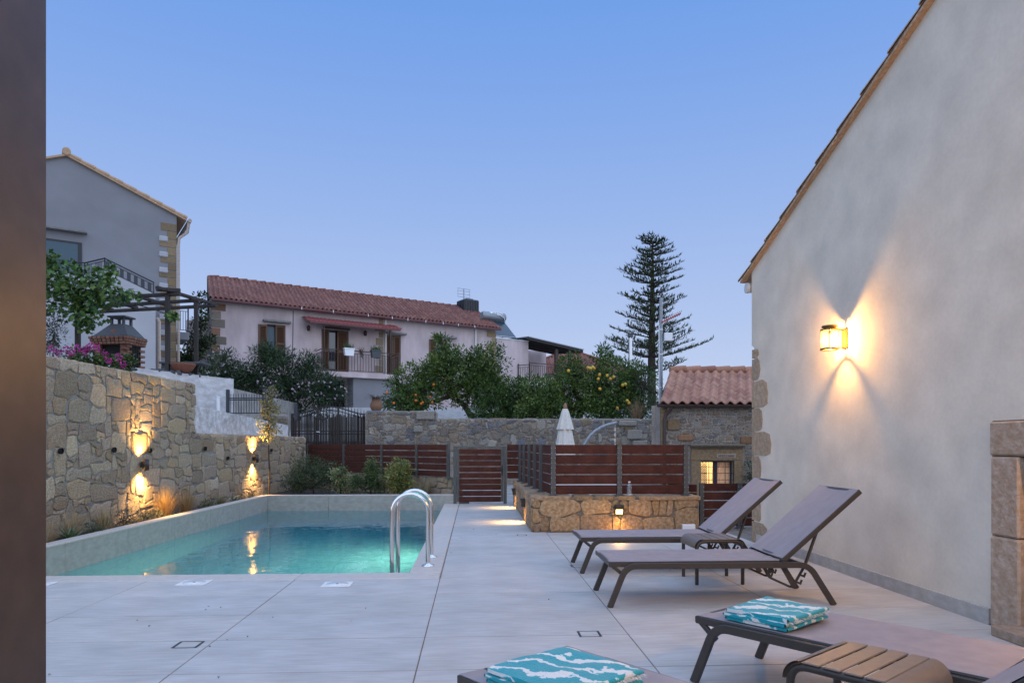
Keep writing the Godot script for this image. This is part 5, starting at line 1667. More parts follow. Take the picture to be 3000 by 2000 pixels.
func build_terrace() -> void:
	# barbecue
	var t := thing("brick_barbecue", "brick barbecue with a grey cement chimney hood under the pergola", "barbecue", P(-8.83, 2.55, 18.49), deg_to_rad(-10))
	var W := 0.95
	var Dp := 0.72
	var pal := [Color(0.26, 0.12, 0.075), Color(0.3, 0.145, 0.09), Color(0.22, 0.1, 0.07), Color(0.28, 0.16, 0.11)]
	var r := rg(5)
	part(t, "firebox", bx(Vector3(-W / 2, 0.62, -Dp / 2 - 0.02), Vector3(W - 0.14, 1.24, Dp - 0.2)), M.soot_and_dark_rooms)
	var br := []
	for c in pal:
		var b := MB.new()
		b.col = c
		b.box(Vector3.ZERO, Vector3(0.2, 0.062, 0.095), 0.006)
		br.append(b.done())
	for row in 18:
		var y := 0.034 + row * 0.07
		var off := 0.1 if row % 2 == 0 else 0.0
		for k in 4:
			var z := -0.1 - k * 0.21 + off
			var open: bool = row >= 8 and row <= 15 and k >= 1 and k <= 2
			if not open and z > -Dp + 0.08:
				var o := part(t, "brick", br[r.randi() % 4], M.brick)
				o.basis = Basis(Vector3.UP, PI / 2)
				o.position = Vector3(-0.05, y, z)
		for x in [-0.1, -W + 0.1]:
			if row < 16:
				var o := part(t, "brick", br[r.randi() % 4], M.brick)
				o.position = Vector3(x - 0.0 if row % 2 == 0 else x + 0.0, y, -0.05)
		if row < 4 or row >= 16:
			for k in 4:
				var o := part(t, "brick", br[r.randi() % 4], M.brick)
				o.position = Vector3(-0.1 - k * 0.235 , y, -0.052)
	for row in 3:
		var g := 0.03 + row * 0.022
		for k in 9:
			var o := part(t, "brick", br[r.randi() % 4], M.brick)
			o.basis = Basis(Vector3.UP, PI / 2)
			o.position = Vector3(-W - g + 0.03 + k * (W + 2 * g) / 9.0 + 0.03, 1.235 - 0.07 + row * 0.064, 0.02 + g - 0.1)
		for k in 7:
			var o := part(t, "brick", br[r.randi() % 4], M.brick)
			o.position = Vector3(g - 0.1, 1.235 - 0.07 + row * 0.064, -0.04 - k * 0.105)
	for k in 5: part(t, "grille_bar", rod(Vector3(-0.02, 0.58, -0.2 - k * 0.09), Vector3(-0.02, 1.12, -0.2 - k * 0.09), 0.008, 5), M.iron)
	var hd := MB.new()
	var y0 := 1.33
	var low := [Vector3(-W - 0.0, y0, 0.02), Vector3(0.03, y0, 0.02), Vector3(0.03, y0, -Dp), Vector3(-W, y0, -Dp)]
	var top := [Vector3(-0.62, 1.68, -0.22), Vector3(-0.25, 1.68, -0.22), Vector3(-0.25, 1.68, -0.55), Vector3(-0.62, 1.68, -0.55)]
	for k in 4: hd.quado(low[k], low[(k + 1) % 4], top[(k + 1) % 4], top[k], (low[k] + low[(k + 1) % 4]) * 0.5 - Vector3(-W / 2, y0 - 0.1, -Dp / 2))
	hd.box(Vector3(-W / 2 + 0.015, 1.34, -Dp / 2 + 0.01), Vector3(W + 0.06, 0.03, Dp + 0.06), 0.005)
	for e in [[-0.6, -0.24], [-0.27, -0.24], [-0.27, -0.53], [-0.6, -0.53]]:
		hd.box(Vector3(e[0], 1.76, e[1]), Vector3(0.055, 0.2, 0.055))
	hd.box(Vector3(-0.435, 1.87, -0.385), Vector3(0.5, 0.045, 0.46), 0.01)
	hd.box(Vector3(-0.435, 1.835, -0.23), Vector3(0.3, 0.04, 0.05))
	hd.box(Vector3(-0.265, 1.835, -0.385), Vector3(0.05, 0.04, 0.26))
	part(t, "hood", hd.done(), M.slate_grey)
	var sp := MB.new()
	sp.lathe([Vector2(0, 0.004), Vector2(0.06, 0.002), Vector2(0.065, 0.0)], 14)
	var sn := part(t, "damper", sp.done(), M.clay)
	sn.position = Vector3(-0.44, 1.475, -0.075)
	sn.rotation.x = deg_to_rad(58)
	# pergola
	var pg := thing("pergola", "dark timber pergola over the barbecue terrace", "pergola", P(-6.9, 2.6, 16.33))
	var o := pg.position
	for e in [[-6.91, 16.33, 0.09], [-6.53, 16.98, 0.085], [-9.4, 17.3, 0.1]]:
		part(pg, "post", bx(P(e[0], 3.5, e[1]) - o, Vector3(e[2], 1.95, e[2]), 0.006), M.wood_dark)
	for e in [[-9.8, 17.1, -6.62, 16.29], [-10.0, 18.1, -6.45, 16.96], [-10.2, 18.75, -6.28, 17.6]]:
		part(pg, "beam", bar(P(e[0], 4.5, e[1]) - o, P(e[2], 4.5, e[3]) - o, 0.07, 0.11, Vector3.UP), M.wood_dark)
	for e in [[-7.0, 16.0, -6.42, 17.85], [-7.95, 16.6, -7.6, 18.15], [-8.9, 16.8, -8.55, 18.4], [-9.6, 17.0, -9.3, 18.7]]:
		part(pg, "cross_beam", bar(P(e[0], 4.58, e[1]) - o, P(e[2], 4.58, e[3]) - o, 0.07, 0.09, Vector3.UP), M.wood_dark)
	part(pg, "corner_board", bar(P(-7.12, 4.6, 16.25) - o, P(-6.62, 4.58, 16.3) - o, 0.09, 0.07, Vector3.UP), M.wood_dark)
	# stone slab and clay bowl on the terrace edge
	var sl := thing("stone_bench", "grey stone slab on the terrace edge behind the white wall", "bench", P(-6.75, 2.3, 16.9))
	part(sl, "slab", bx(Vector3(0, 0.7, 0), Vector3(1.0, 0.05, 0.5), 0.01), M.slate_grey)
	part(sl, "base", bx(Vector3(-0.35, 0.33, 0), Vector3(0.25, 0.7, 0.35), 0.01), M.slate_grey)
	var bw := thing("clay_bowl", "wide red clay bowl on the terrace edge", "bowl", P(-6.62, 2.74, 16.45))
	var b := MB.new()
	b.lathe([Vector2(0, 0.0), Vector2(0.12, 0.0), Vector2(0.2, 0.07), Vector2(0.27, 0.18), Vector2(0.28, 0.21), Vector2(0.26, 0.21), Vector2(0.18, 0.08), Vector2(0.0, 0.03)], 24)
	part(bw, "bowl", b.done(), M.clay)
	part(bw, "rim", rod(Vector3(-0.01, -0.02, 0), Vector3(0.01, 0.0, 0), 0.1, 16), M.clay)
	var ut := MB.new()
	ut.prism([P(-5.95, 1.0, 17.7), P(-8.2, 1.0, 14.85), P(-14, 1.0, 14.85), P(-14, 1.0, 24.4), P(-5.95, 1.0, 24.4)], Vector3(0, 1.5, 0))
	setting("upper_terrace", ut.done(), M.ground)
	# peeling whitewashed walls
	var wt := thing("whitewashed_wall", "tall whitewashed wall with peeling paint behind the stone wall", "wall", P(-5.784, 0, 17.33))
	var dx := (P(-7.9, 0, 14.59) - wt.position).normalized()
	var m := MB.new()
	m.prism([Vector3(0, 0.5, 0), Vector3(0, 2.69, 0), dx * 2.0 + Vector3.UP * 2.74, dx * 2.9 + Vector3.UP * 2.78, dx * 2.9 + Vector3.UP * 0.5], Vector3(-0.2, 0, -0.3))
	part(wt, "wall", m.done(), M.whitewash)
	var rr := rg(3)
	for k in 36:
		var p := dx * (0.9 + k * 0.055) + Vector3(rr.randf_range(-0.1, 0), 2.7 + rr.randf_range(-0.02, 0.05), rr.randf_range(-0.2, 0.02))
		var cr := MB.new()
		cr.box(p, Vector3(rr.randf_range(0.05, 0.13), rr.randf_range(0.03, 0.1), rr.randf_range(0.08, 0.2)), 0.015, Basis(Vector3(rr.randf(), rr.randf(), 0.3).normalized(), rr.randf_range(-0.5, 0.5)))
		part(wt, "coping_stone", cr.done(), M.slate_grey)
	var wl := thing("white_garden_wall", "low whitewashed wall running along the top of the stone wall", "wall", P(-4.72, 0, 11.3))
	var m2 := MB.new()
	m2.prism([Vector3(0, 0.8, 0), Vector3(0, 1.8, 0), P(-4.46, 1.58, 17.2) - wl.position, P(-4.46, 0.8, 17.2) - wl.position], Vector3(-0.25, 0, 0))
	part(wl, "wall", m2.done(), M.whitewash)
	# blue-black iron railing on it
	var ir := thing("terrace_railing", "dark iron railing with scrollwork above the low white wall", "railing", P(-6.4, 1.7, 16.86))
	var q := ir.position
	for e in [[-6.42, 16.86, 2.42], [-5.75, 16.83, 2.40], [-4.9, 16.8, 2.42], [-4.3, 17.3, 2.1]]:
		part(ir, "post", bx(P(e[0], (e[2] + 1.7) / 2, e[1]) - q, Vector3(0.07, e[2] - 1.7, 0.07), 0.005), M.iron_blue)
	for y in [1.85, 2.16, 2.2]:
		part(ir, "rail", rod(P(-5.75, y, 16.83) - q, P(-4.9, y, 16.8) - q, 0.014, 6), M.iron_blue)
	for k in 13:
		var x := -5.68 + k * 0.06
		part(ir, "baluster", rod(P(x, 1.85, 16.82) - q, P(x, 2.3, 16.82) - q, 0.008, 5), M.iron_blue)
	var pl := thing("utility_pipe", "short pale grey pipe stub on the low white wall", "pipe", P(-5.92, 1.8, 16.7))
	part(pl, "pipe", rod(Vector3(0, 0, 0), Vector3(0, 0.4, 0), 0.045, 10), M.white_plastic)
	part(pl, "collar", rod(Vector3(0, 0.4, 0), Vector3(0, 0.43, 0), 0.055, 10), M.white_plastic)

func build_gate_and_old_wall() -> void:
	# double iron gate backed with reeds
	var t := thing("iron_gate", "arched double iron gate backed with reed matting", "gate", P(-5.2, 0, 20.5))
	var W := 2.12
	var top := func(x: float) -> float:
		var u := x / W
		return 1.98 + 0.22 * pow(sin(PI * clampf(u, 0, 1)), 2.0) 
	for x in [0.0, 0.72, 1.3, W]:
		part(t, "stile", bx(Vector3(x, (top.call(x) + 0.05) / 2, 0), Vector3(0.055 if x > 0 and x < W else 0.07, top.call(x) - 0.0, 0.05), 0.005), M.iron)
	var arc := []
	var arc2 := []
	for k in 25:
		var x := W * k / 24.0
		arc.append(Vector3(x, top.call(x), 0))
		arc2.append(Vector3(x, top.call(x) - 0.1, 0))
	var am := MB.new()
	am.tube(arc, 0.02, 6)
	am.tube(arc2, 0.014, 6)
	part(t, "arch_rail", am.done(), M.iron)
	for y in [0.2, 0.9, 1.02, 1.42, 1.5]:
		part(t, "rail", bar(Vector3(0, y, 0.01), Vector3(W, y, 0.01), 0.02, 0.03, Vector3.BACK), M.iron)
	for k in range(1, 24):
		var x := W * k / 24.0
		var m := MB.new()
		m.tube([Vector3(x, 0.15, 0.015), Vector3(x, top.call(x) + 0.04, 0.015), Vector3(x, top.call(x) + 0.14, 0.015)], [0.011, 0.011, 0.002], 6)
		part(t, "bar", m.done(), M.iron)
	for k in 20:
		var c := Vector3(0.08 + k * 0.104, 0.96, 0.012)
		var ring := []
		for j in 13: ring.append(c + Vector3(cos(TAU * j / 12.0) * 0.045, sin(TAU * j / 12.0) * 0.045, 0))
		var m := MB.new()
		m.tube(ring, 0.008, 5, false)
		part(t, "scroll", m.done(), M.iron)
	var r := rg(12)
	var rd := MB.new()
	for k in 130:
		var x := 0.03 + (W - 0.06) * k / 129.0
		rd.col = Color(0.085, 0.068, 0.056) * r.randf_range(0.5, 1.25)
		rd.tube([Vector3(x, 0.05, -0.05), Vector3(x + r.randf_range(-0.01, 0.01), 1.95 + r.randf_range(-0.06, 0.06), -0.05)], r.randf_range(0.006, 0.01), 5)
	part(t, "reed_screen", rd.done(), M.reed, "grey brown reed matting", "stuff")
	part(t, "handle", bx(Vector3(0.74, 1.48, 0.05), Vector3(0.1, 0.02, 0.02)), M.white_plastic)
	# pillar left of the gate
	var pi := thing("gate_pillar", "rough stone gate pillar beside the young tree", "pillar", P(-5.62, 0, 20.5))
	part(pi, "core", bx(Vector3(0, 0.98, -0.15), Vector3(0.5, 1.96, 0.4), 0.02), M.mortar_old)
	rubble(pi, M.stone_old, Vector3(-0.3, 0, 0.05), Vector3.RIGHT, Vector3.BACK, 0.6, 1.95, 0.14, 0.012, 0.03, OLD, 51, MIXED)
	# old rubble wall
	var w := thing("old_rubble_wall", "old grey lichened rubble wall below the fruit trees", "stone wall", P(-3.04, 0, 20.0))
	var m := MB.new()
	m.box(Vector3(0.98, 1.0, -0.26), Vector3(2.0, 2.06, 0.5), 0.02)
	m.box(Vector3(5.2, 0.9, -0.26), Vector3(6.5, 1.86, 0.5), 0.02)
	part(w, "core", m.done(), M.mortar_old)
	rubble(w, M.stone_old, Vector3(0, 0.55, 0), Vector3.RIGHT, Vector3.BACK, 1.98, 1.47, 0.08, 0.014, 0.02, OLD, 52, MIXED, null, 0.55, 130)
	rubble(w, M.stone_old, Vector3(1.98, 0.55, 0), Vector3.RIGHT, Vector3.BACK, 6.4, 1.27, 0.09, 0.016, 0.022, OLD, 53, [[1, 1], [2, 1], [2, 2], [1, 2], [3, 2], [2, 1], [1, 1], [3, 3], [1, 1], [2, 1]], null, 0.6, 250)
	for e in [[1.66, 1.94, 0.5, 0.24], [1.46, 1.55, 0.25, 0.17], [7.6, 1.4, 0.42, 0.26], [7.75, 1.1, 0.4, 0.26], [7.4, 1.72, 0.5, 0.14]]:
		var b := MB.new()
		b.col = OLD[4] * 0.95
		b.box(Vector3(e[0], e[1], 0.02), Vector3(e[2], e[3], 0.14), 0.02)
		part(w, "dressed_block", b.done(), M.stone_old)
	rubble(w, M.stone_old, Vector3(2.0, 1.825, 0.02), Vector3.RIGHT, Vector3.UP, 6.4, 0.5, 0.2, 0.01, 0.03, OLD, 54, [[2, 2], [3, 2], [4, 2], [2, 1]], null, 0.3, 60, Vector3.FORWARD)
	rubble(w, M.stone_old, Vector3(0, 2.03, 0.02), Vector3.RIGHT, Vector3.UP, 1.95, 0.5, 0.2, 0.01, 0.03, OLD, 55, [[2, 2], [3, 2], [2, 1]], null, 0.3, 60, Vector3.FORWARD)
	# clay jar with a trailing plant on the wall
	var pt := thing("clay_jar", "ribbed clay jar with a red stemmed plant on the old wall", "flower pot", P(-2.78, 2.05, 20.2))
	var b := MB.new()
	var prof := [Vector2(0, 0), Vector2(0.09, 0)]
	for k in 14: prof.append(Vector2(0.1 + 0.075 * sin(PI * (k + 1) / 15.0) + (0.006 if k % 2 == 0 else 0.0), 0.02 + k * 0.022))
	prof.append_array([Vector2(0.12, 0.345), Vector2(0.1, 0.345), Vector2(0.09, 0.3)])
	b.lathe(prof, 20)
	part(pt, "jar", b.done(), M.clay_pot)
	var lb := LB.new()
	for k in 130:
		var a := r.randf() * TAU
		var d := Vector3(cos(a), r.randf_range(0.3, 1.2), sin(a)).normalized()
		var red := r.randf() < 0.3
		lb.blade(Vector3(cos(a) * 0.05, 0.33, sin(a) * 0.05), d, r.randf_range(0.2, 0.5), 0.022, 1.4, (Color(0.2, 0.05, 0.05) if red else Color(0.09, 0.1, 0.045)) * r.randf_range(0.6, 1.4), 4)
	part(pt, "foliage", lb.done(), M.leaf)

func build_stone_house() -> void:
	var t := thing("stone_cottage", "small rubble stone cottage with a rose pantile roof and a lit window", "house", P(3.98, 0, 15.0))
	var r := rg(61)
	var m := MB.new()
	wall_holes(m, 0.0, 3.6, -0.1, 1.98, 0.0, 0.4, [[0.873, 1.597, 0.2, 0.763]])
	m.box(Vector3(0.42, 1.0, -1.2), Vector3(0.4, 1.96, 1.7), 0.0, Basis(Vector3.UP, -0.36))
	part(t, "wall", m.done(), M.mortar_old)
	var clear := func(p: Vector2) -> bool:
		if p.x > 0.6 and p.x < 1.86 and p.y < 1.16: return true
		if p.x < 0.42 and p.y > 1.4 and p.y < 1.68: return true
		if p.x > 0.36 and p.x < 0.74 and p.y > 1.19 and p.y < 1.35: return true
		return p.x > 1.72 and p.x < 2.12 and p.y > 1.12 and p.y < 1.3
	rubble(t, M.stone_old, Vector3(0, 0.0, 0), Vector3.RIGHT, Vector3.BACK, 2.5, 1.92, 0.06, 0.016, 0.012, [Color(0.54, 0.44, 0.34), Color(0.46, 0.33, 0.22), Color(0.6, 0.51, 0.43), Color(0.38, 0.35, 0.32), Color(0.56, 0.4, 0.27)], 62, [[1, 1], [2, 1], [1, 1], [2, 1], [3, 1], [3, 2], [1, 1]], clear, 0.5, 300)
	var blocks := [[0.15, 0.42, 1.43, 1.655, Color(0.3, 0.21, 0.12)], [0.38, 0.72, 1.205, 1.33, Color(0.42, 0.23, 0.13)], [1.745, 2.1, 1.135, 1.29, Color(0.33, 0.18, 0.1)], [0.0, 0.1, 1.0, 1.9, Color(0.33, 0.24, 0.14)], [0.0, 0.1, 0.4, 0.98, Color(0.33, 0.24, 0.14)]]
	for e in blocks:
		var b := MB.new()
		b.col = e[4]
		b.box(Vector3((e[0] + e[1]) / 2, (e[2] + e[3]) / 2, 0.005), Vector3(e[1] - e[0], e[3] - e[2], 0.08), 0.012)
		part(t, "dressed_block", b.done(), M.sandstone)
	# carved window surround with its cornice and inscription
	var sc := Color(0.36, 0.25, 0.15)
	for e in [[0.66, 0.868, 0.0, 0.77], [1.602, 1.8, 0.0, 0.77], [0.66, 1.8, 0.775, 1.03]]:
		var b := MB.new()
		b.col = sc * r.randf_range(0.85, 1.1)
		b.box(Vector3((e[0] + e[1]) / 2, (e[2] + e[3]) / 2, 0.01), Vector3(e[1] - e[0], e[3] - e[2], 0.09), 0.01)
		part(t, "window_surround", b.done(), M.sandstone)
	var co := MB.new()
	co.col = Color(0.27, 0.22, 0.17)
	co.box(Vector3(1.22, 1.105, 0.06), Vector3(1.2, 0.05, 0.2), 0.012)
	co.box(Vector3(1.22, 1.06, 0.03), Vector3(1.14, 0.045, 0.13), 0.01)
	part(t, "cornice", co.done(), M.sandstone)
	var pq := MB.new()
	pq.col = Color(0.5, 0.42, 0.36)
	pq.box(Vector3(1.42, 0.875, 0.06), Vector3(0.42, 0.1, 0.016), 0.006)
	var plaque := part(t, "plaque", pq.done(), M.sandstone)
	var tm := TextMesh.new()
	tm.text = "KESS ZAMP"
	tm.font_size = 32
	tm.pixel_size = 0.0021
	tm.depth = 0.008
	var lt := part(plaque, "carved_lettering", tm, M.clay)
	lt.position = Vector3(1.42, 0.875, 0.07)
	# lit window: frame, panes, curtain, lattice, grille
	var wf := MB.new()
	for x in [0.885, 1.585]: wf.box(Vector3(x, 0.48, -0.12), Vector3(0.03, 0.56, 0.05), 0.004)
	wf.box(Vector3(1.235, 0.48, -0.12), Vector3(0.09, 0.56, 0.05), 0.004)
	wf.box(Vector3(1.235, 0.75, -0.12), Vector3(0.72, 0.03, 0.05), 0.004)
	var win := part(t, "window", wf.done(), M.iron_blue)
	part(win, "pane", bx(Vector3(1.235, 0.48, -0.13), Vector3(0.7, 0.55, 0.006)), M.glass)
	for k in 5: part(win, "grille_bar", rod(Vector3(0.875 + k * 0.178, 0.2, 0.03), Vector3(0.875 + k * 0.178, 0.763, 0.03), 0.008, 6), M.iron_blue)
	for y in [0.22, 0.36, 0.5, 0.64]: part(win, "grille_bar", rod(Vector3(0.87, y, 0.035), Vector3(1.6, y, 0.035), 0.007, 6), M.iron_blue)
	var cu := MB.new()
	cu.smooth(1)
	for k in 40:
		var x0 := 1.3 + k * 0.008
		cu.quado(Vector3(x0, 0.1, -0.24 + 0.014 * sin(k * 0.9)), Vector3(x0 + 0.008, 0.1, -0.24 + 0.014 * sin((k + 1) * 0.9)), Vector3(x0 + 0.008, 0.8, -0.24 + 0.014 * sin((k + 1) * 0.9)), Vector3(x0, 0.8, -0.24 + 0.014 * sin(k * 0.9)), Vector3.BACK)
	part(t, "curtain", cu.done(), M.curtain)
	var la := MB.new()
	for k in 12:
		var y := 0.12 + k * 0.045
		la.sweep([Vector3(1.06, y, -0.5), Vector3(1.19, y + 0.13, -0.5)], 0.006, 0.014, Vector3.BACK)
		la.sweep([Vector3(1.19, y, -0.506), Vector3(1.06, y + 0.13, -0.506)], 0.006, 0.014, Vector3.BACK)
	part(t, "lattice", la.done(), M.lattice)
	var rm := MB.new()
	rm.box(Vector3(1.5, 0.7, -1.75), Vector3(2.2, 1.7, 0.08))
	rm.box(Vector3(0.62, 0.7, -1.1), Vector3(0.08, 1.7, 1.3))
	rm.box(Vector3(2.4, 0.7, -1.1), Vector3(0.08, 1.7, 1.3))
	rm.box(Vector3(1.5, 1.5, -1.1), Vector3(2.2, 0.08, 1.4))
	rm.box(Vector3(1.5, -0.1, -1.1), Vector3(2.2, 0.08, 1.4))
	part(t, "room", rm.done(), M.room_cream)
	var lamp := thing("room_lamp", "lamp glowing inside the cottage window", "lamp", t.position + Vector3(1.6, 1.3, -0.9))
	var bm := MB.new()
	bm.lathe([Vector2(0, -0.06), Vector2(0.05, -0.03), Vector2(0.06, 0.02), Vector2(0.03, 0.06), Vector2(0.0, 0.07)], 14)
	part(lamp, "bulb", bm.done(), M.room_bulb)
	part(lamp, "cord", rod(Vector3(0, 0.06, 0), Vector3(0, 0.17, 0), 0.008, 6), M.lamp_black)
	var l := OmniLight3D.new()
	l.name = "room_light"
	lamp.add_child(l)
	l.light_color = Color(1.0, 0.87, 0.64)
	l.light_energy = 0.75
	l.light_size = 0.05
	l.omni_range = 6
	l.shadow_enabled = true
	# roof
	var ux := Vector3(0.207, 0, 0)
	var us := Vector3(0.77, 0.86, -1.98) / 8.0
	tile_roof(t, M.terracotta, Vector3(-0.06, 2.0, 0.2), ux, us, 14, 8, 0.065, ROSE, 64)
	var rb := MB.new()
	rb.prism([Vector3(-0.03, 1.96, 0.14), Vector3(3.2, 1.96, 0.14), Vector3(3.2, 1.96, 0.14) + us * 8, Vector3(-0.03, 1.96, 0.14) + us * 8], Vector3(0, 0.03, 0))
	rb.prism([Vector3(-0.03, 1.96, 0.14) + us * 8, Vector3(3.2, 1.96, 0.14) + us * 8, Vector3(4.0, 1.9, -3.8), Vector3(0.8, 1.9, -3.8)], Vector3(0, 0.03, 0))
	part(t, "roof", rb.done(), M.wood_dark)
	var rid := Vector3(-0.06, 2.02, 0.2) + us * 8
	for k in 9:
		var b := MB.new()
		b.col = ROSE[k % 4]
		b.tube([rid + Vector3(k * 0.36, 0.03, 0), rid + Vector3(k * 0.36 + 0.38, 0.045, 0)], [0.085, 0.1], 10)
		part(t, "ridge_tile", b.done(), M.terracotta)
	var gt := MB.new()
	gt.tube([Vector3(-0.1, 1.955, 0.16), Vector3(3.2, 1.955, 0.16)], 0.045, 10)
	gt.tube([Vector3(0.2, 1.95, 0.16), Vector3(0.2, 1.86, 0.14), Vector3(0.1, 1.74, 0.07), Vector3(0.075, 1.64, 0.07), Vector3(0.075, 0.0, 0.07)], 0.035, 8)
	part(t, "gutter", gt.done(), M.gutter_brown)

func build_street_things() -> void:
	var p := thing("utility_pole", "grey steel pole with a red aerial and a white box behind the cottage roof", "pole", P(4.53, 0, 17.0))
	part(p, "shaft", rod(Vector3.ZERO, Vector3(0, 4.68, 0), 0.043, 14), M.galvanised)
	part(p, "cap", rod(Vector3(0, 4.68, 0), Vector3(0, 4.7, 0), 0.05, 14), M.slate_grey)
	for y in [1.6, 2.5, 3.3, 3.9]: part(p, "band", rod(Vector3(0, y, 0), Vector3(0, y + 0.02, 0), 0.048, 14), M.steel)
	part(p, "conduit", rod(Vector3(-0.05, 0, 0.02), Vector3(-0.05, 4.0, 0.02), 0.014, 6), M.white_plastic)
	var bm := part(p, "aerial_boom", rod(Vector3(0.0, 4.08, 0.05), Vector3(0.47, 4.3, 0.05), 0.02, 6), M.red_paint)
	for k in 9:
		var c := Vector3(0.06, 4.11, 0.05).lerp(Vector3(0.46, 4.295, 0.05), k / 8.0)
		part(bm, "element", rod(c + Vector3(0, -0.04, -0.1), c + Vector3(0, 0.06, 0.12), 0.006, 5), M.red_paint)
	var bo := part(p, "box", bx(Vector3(0.17, 3.73, 0.02), Vector3(0.2, 0.2, 0.1), 0.01), M.white_plastic)
	part(bo, "lid", bx(Vector3(0.17, 3.73, 0.075), Vector3(0.18, 0.18, 0.015), 0.004), M.white_plastic)
	var f := thing("steel_flue", "shiny steel chimney flue rising among the lemon trees", "chimney", P(7.04, 2.5, 31.67))
	part(f, "pipe", rod(Vector3(0, 0, 0), Vector3(0, 3.4, 0), 0.085, 16), M.steel)
	for y in [1.2, 2.3, 3.3]: part(f, "joint", rod(Vector3(0, y, 0), Vector3(0, y + 0.05, 0), 0.093, 16), M.steel)
	part(f, "cowl", rod(Vector3(0, 3.47, 0), Vector3(0, 3.58, 0), 0.13, 16), M.slate_grey)
	part(f, "cowl_stem", rod(Vector3(0, 3.38, 0), Vector3(0, 3.5, 0), 0.03, 8), M.steel)
	# closed parasol and the hanging-chair arm on the upper terrace
	var u := thing("closed_parasol", "closed cream parasol with a wooden finial behind the fence", "parasol", P(1.8, 0.36, 14.0))
	part(u, "pole", rod(Vector3(0, -0.4, 0), Vector3(0, 1.5, 0), 0.02, 10), M.finial_wood)
	part(u, "base", bx(Vector3(0, -0.36, 0), Vector3(0.45, 0.06, 0.45), 0.02), M.concrete)
	var cm := MB.new()
	cm.lathe([Vector2(0.19, 0.45), Vector2(0.175, 0.75), Vector2(0.14, 0.95), Vector2(0.1, 1.2), Vector2(0.065, 1.38), Vector2(0.04, 1.46), Vector2(0.0, 1.475)], 48, Vector3.ZERO, 0.11, 8)
	part(u, "canopy", cm.done(), M.canvas)
	var fl := MB.new()
	fl.lathe([Vector2(0.155, 1.06), Vector2(0.12, 1.2), Vector2(0.07, 1.4), Vector2(0.045, 1.468), Vector2(0.0, 1.48)], 48, Vector3.ZERO, 0.14, 6)
	part(u, "vent_flap", fl.done(), M.canvas)
	var fi := MB.new()
	fi.lathe([Vector2(0.0, 1.475), Vector2(0.045, 1.48), Vector2(0.045, 1.5), Vector2(0.03, 1.51), Vector2(0.042, 1.53), Vector2(0.025, 1.555), Vector2(0.012, 1.57), Vector2(0.018, 1.58), Vector2(0.0, 1.595)], 16)
	part(u, "finial", fi.done(), M.finial_wood)
	var a := thing("hanging_chair_stand", "curved pale grey steel arm with a chain behind the fence", "stand", P(2.0, 0.36, 14.0))
	var path := []
	for k in 13:
		var s := k / 12.0
		path.append(Vector3(0.02, 0.0, 0).lerp(Vector3(0.1, 0.62, 0), minf(s * 2.0, 1.0)) if s < 0.4 else Vector3(0.1, 0.55, 0).bezier_interpolate(Vector3(0.2, 0.9, 0), Vector3(0.42, 1.14, 0), Vector3(0.83, 1.19, 0), (s - 0.4) / 0.6))
	var am := MB.new()
	am.tube(path, 0.032, 12)
	part(a, "arm", am.done(), M.galvanised)
	part(a, "foot", bx(Vector3(0.0, -0.015, 0), Vector3(0.6, 0.03, 0.6), 0.01), M.galvanised)
	for k in 8:
		part(a, "chain_link", bx(Vector3(0.8, 1.12 - k * 0.055, 0), Vector3(0.012 if k % 2 == 0 else 0.035, 0.07, 0.035 if k % 2 == 0 else 0.012), 0.004), M.steel)
	# hip roofed house far behind
	var h := thing("hip_roofed_house", "distant house with a red hipped roof behind the lemon trees", "house", P(7.2, 0, 47.7))
	part(h, "wall", bx(Vector3(-0.3, 4.1, -2.5), Vector3(7.6, 3.6, 5.0)), M.plaster_pink)
	var rf := MB.new()
	var q := [Vector3(-5.0, 5.85, 0.3), Vector3(4.3, 5.85, 0.3), Vector3(4.3, 5.85, -5.4), Vector3(-5.0, 5.85, -5.4)]
	var r0 := Vector3(-1.15, 7.55, -2.4)
	var r1 := Vector3(0.35, 7.55, -2.4)
	rf.quado(q[0], q[1], r1, r0, Vector3(0, 1, 1))
	rf.trio(q[1], q[2], r1, Vector3(1, 1, 0))
	rf.trio(q[0], q[3], r0, Vector3(-1, 1, 0))
	rf.quado(q[2], q[3], r0, r1, Vector3(0, 1, -1))
	part(h, "roof", rf.done(), M.clay)
	var us := Vector3(0, 1.7, -2.7) / 9.0
	tile_roof(h, M.tile_far, q[0] + Vector3(0, 0.02, 0), Vector3(0.232, 0, 0), us, 40, 9, 0.06, REDS, 66, 0, func(i, j): return i * 0.232 > (j + 0.5) / 9.0 * 3.85 and i * 0.232 < 9.3 - (j + 1) / 9.0 * 3.95)
	for e in [[q[1], r1], [q[0], r0], [r0, r1]]:
		part(h, "hip_tiles", rod(e[0] + Vector3(0, 0.05, 0), e[1] + Vector3(0, 0.05, 0), 0.1, 8), M.clay)
# ---------------------------------------------------------------- plants
func sph(r: RandomNumberGenerator) -> Vector3:
	var z := r.randf_range(-1, 1)
	var a := r.randf() * TAU
	var q := sqrt(1.0 - z * z)
	return Vector3(q * cos(a), z, q * sin(a))

func tint(c: Color, r: RandomNumberGenerator, lo := 0.7, hi := 1.35) -> Color:
	var f := r.randf_range(lo, hi)
	return Color(c.r * f * r.randf_range(0.9, 1.15), c.g * f, c.b * f * r.randf_range(0.85, 1.1))

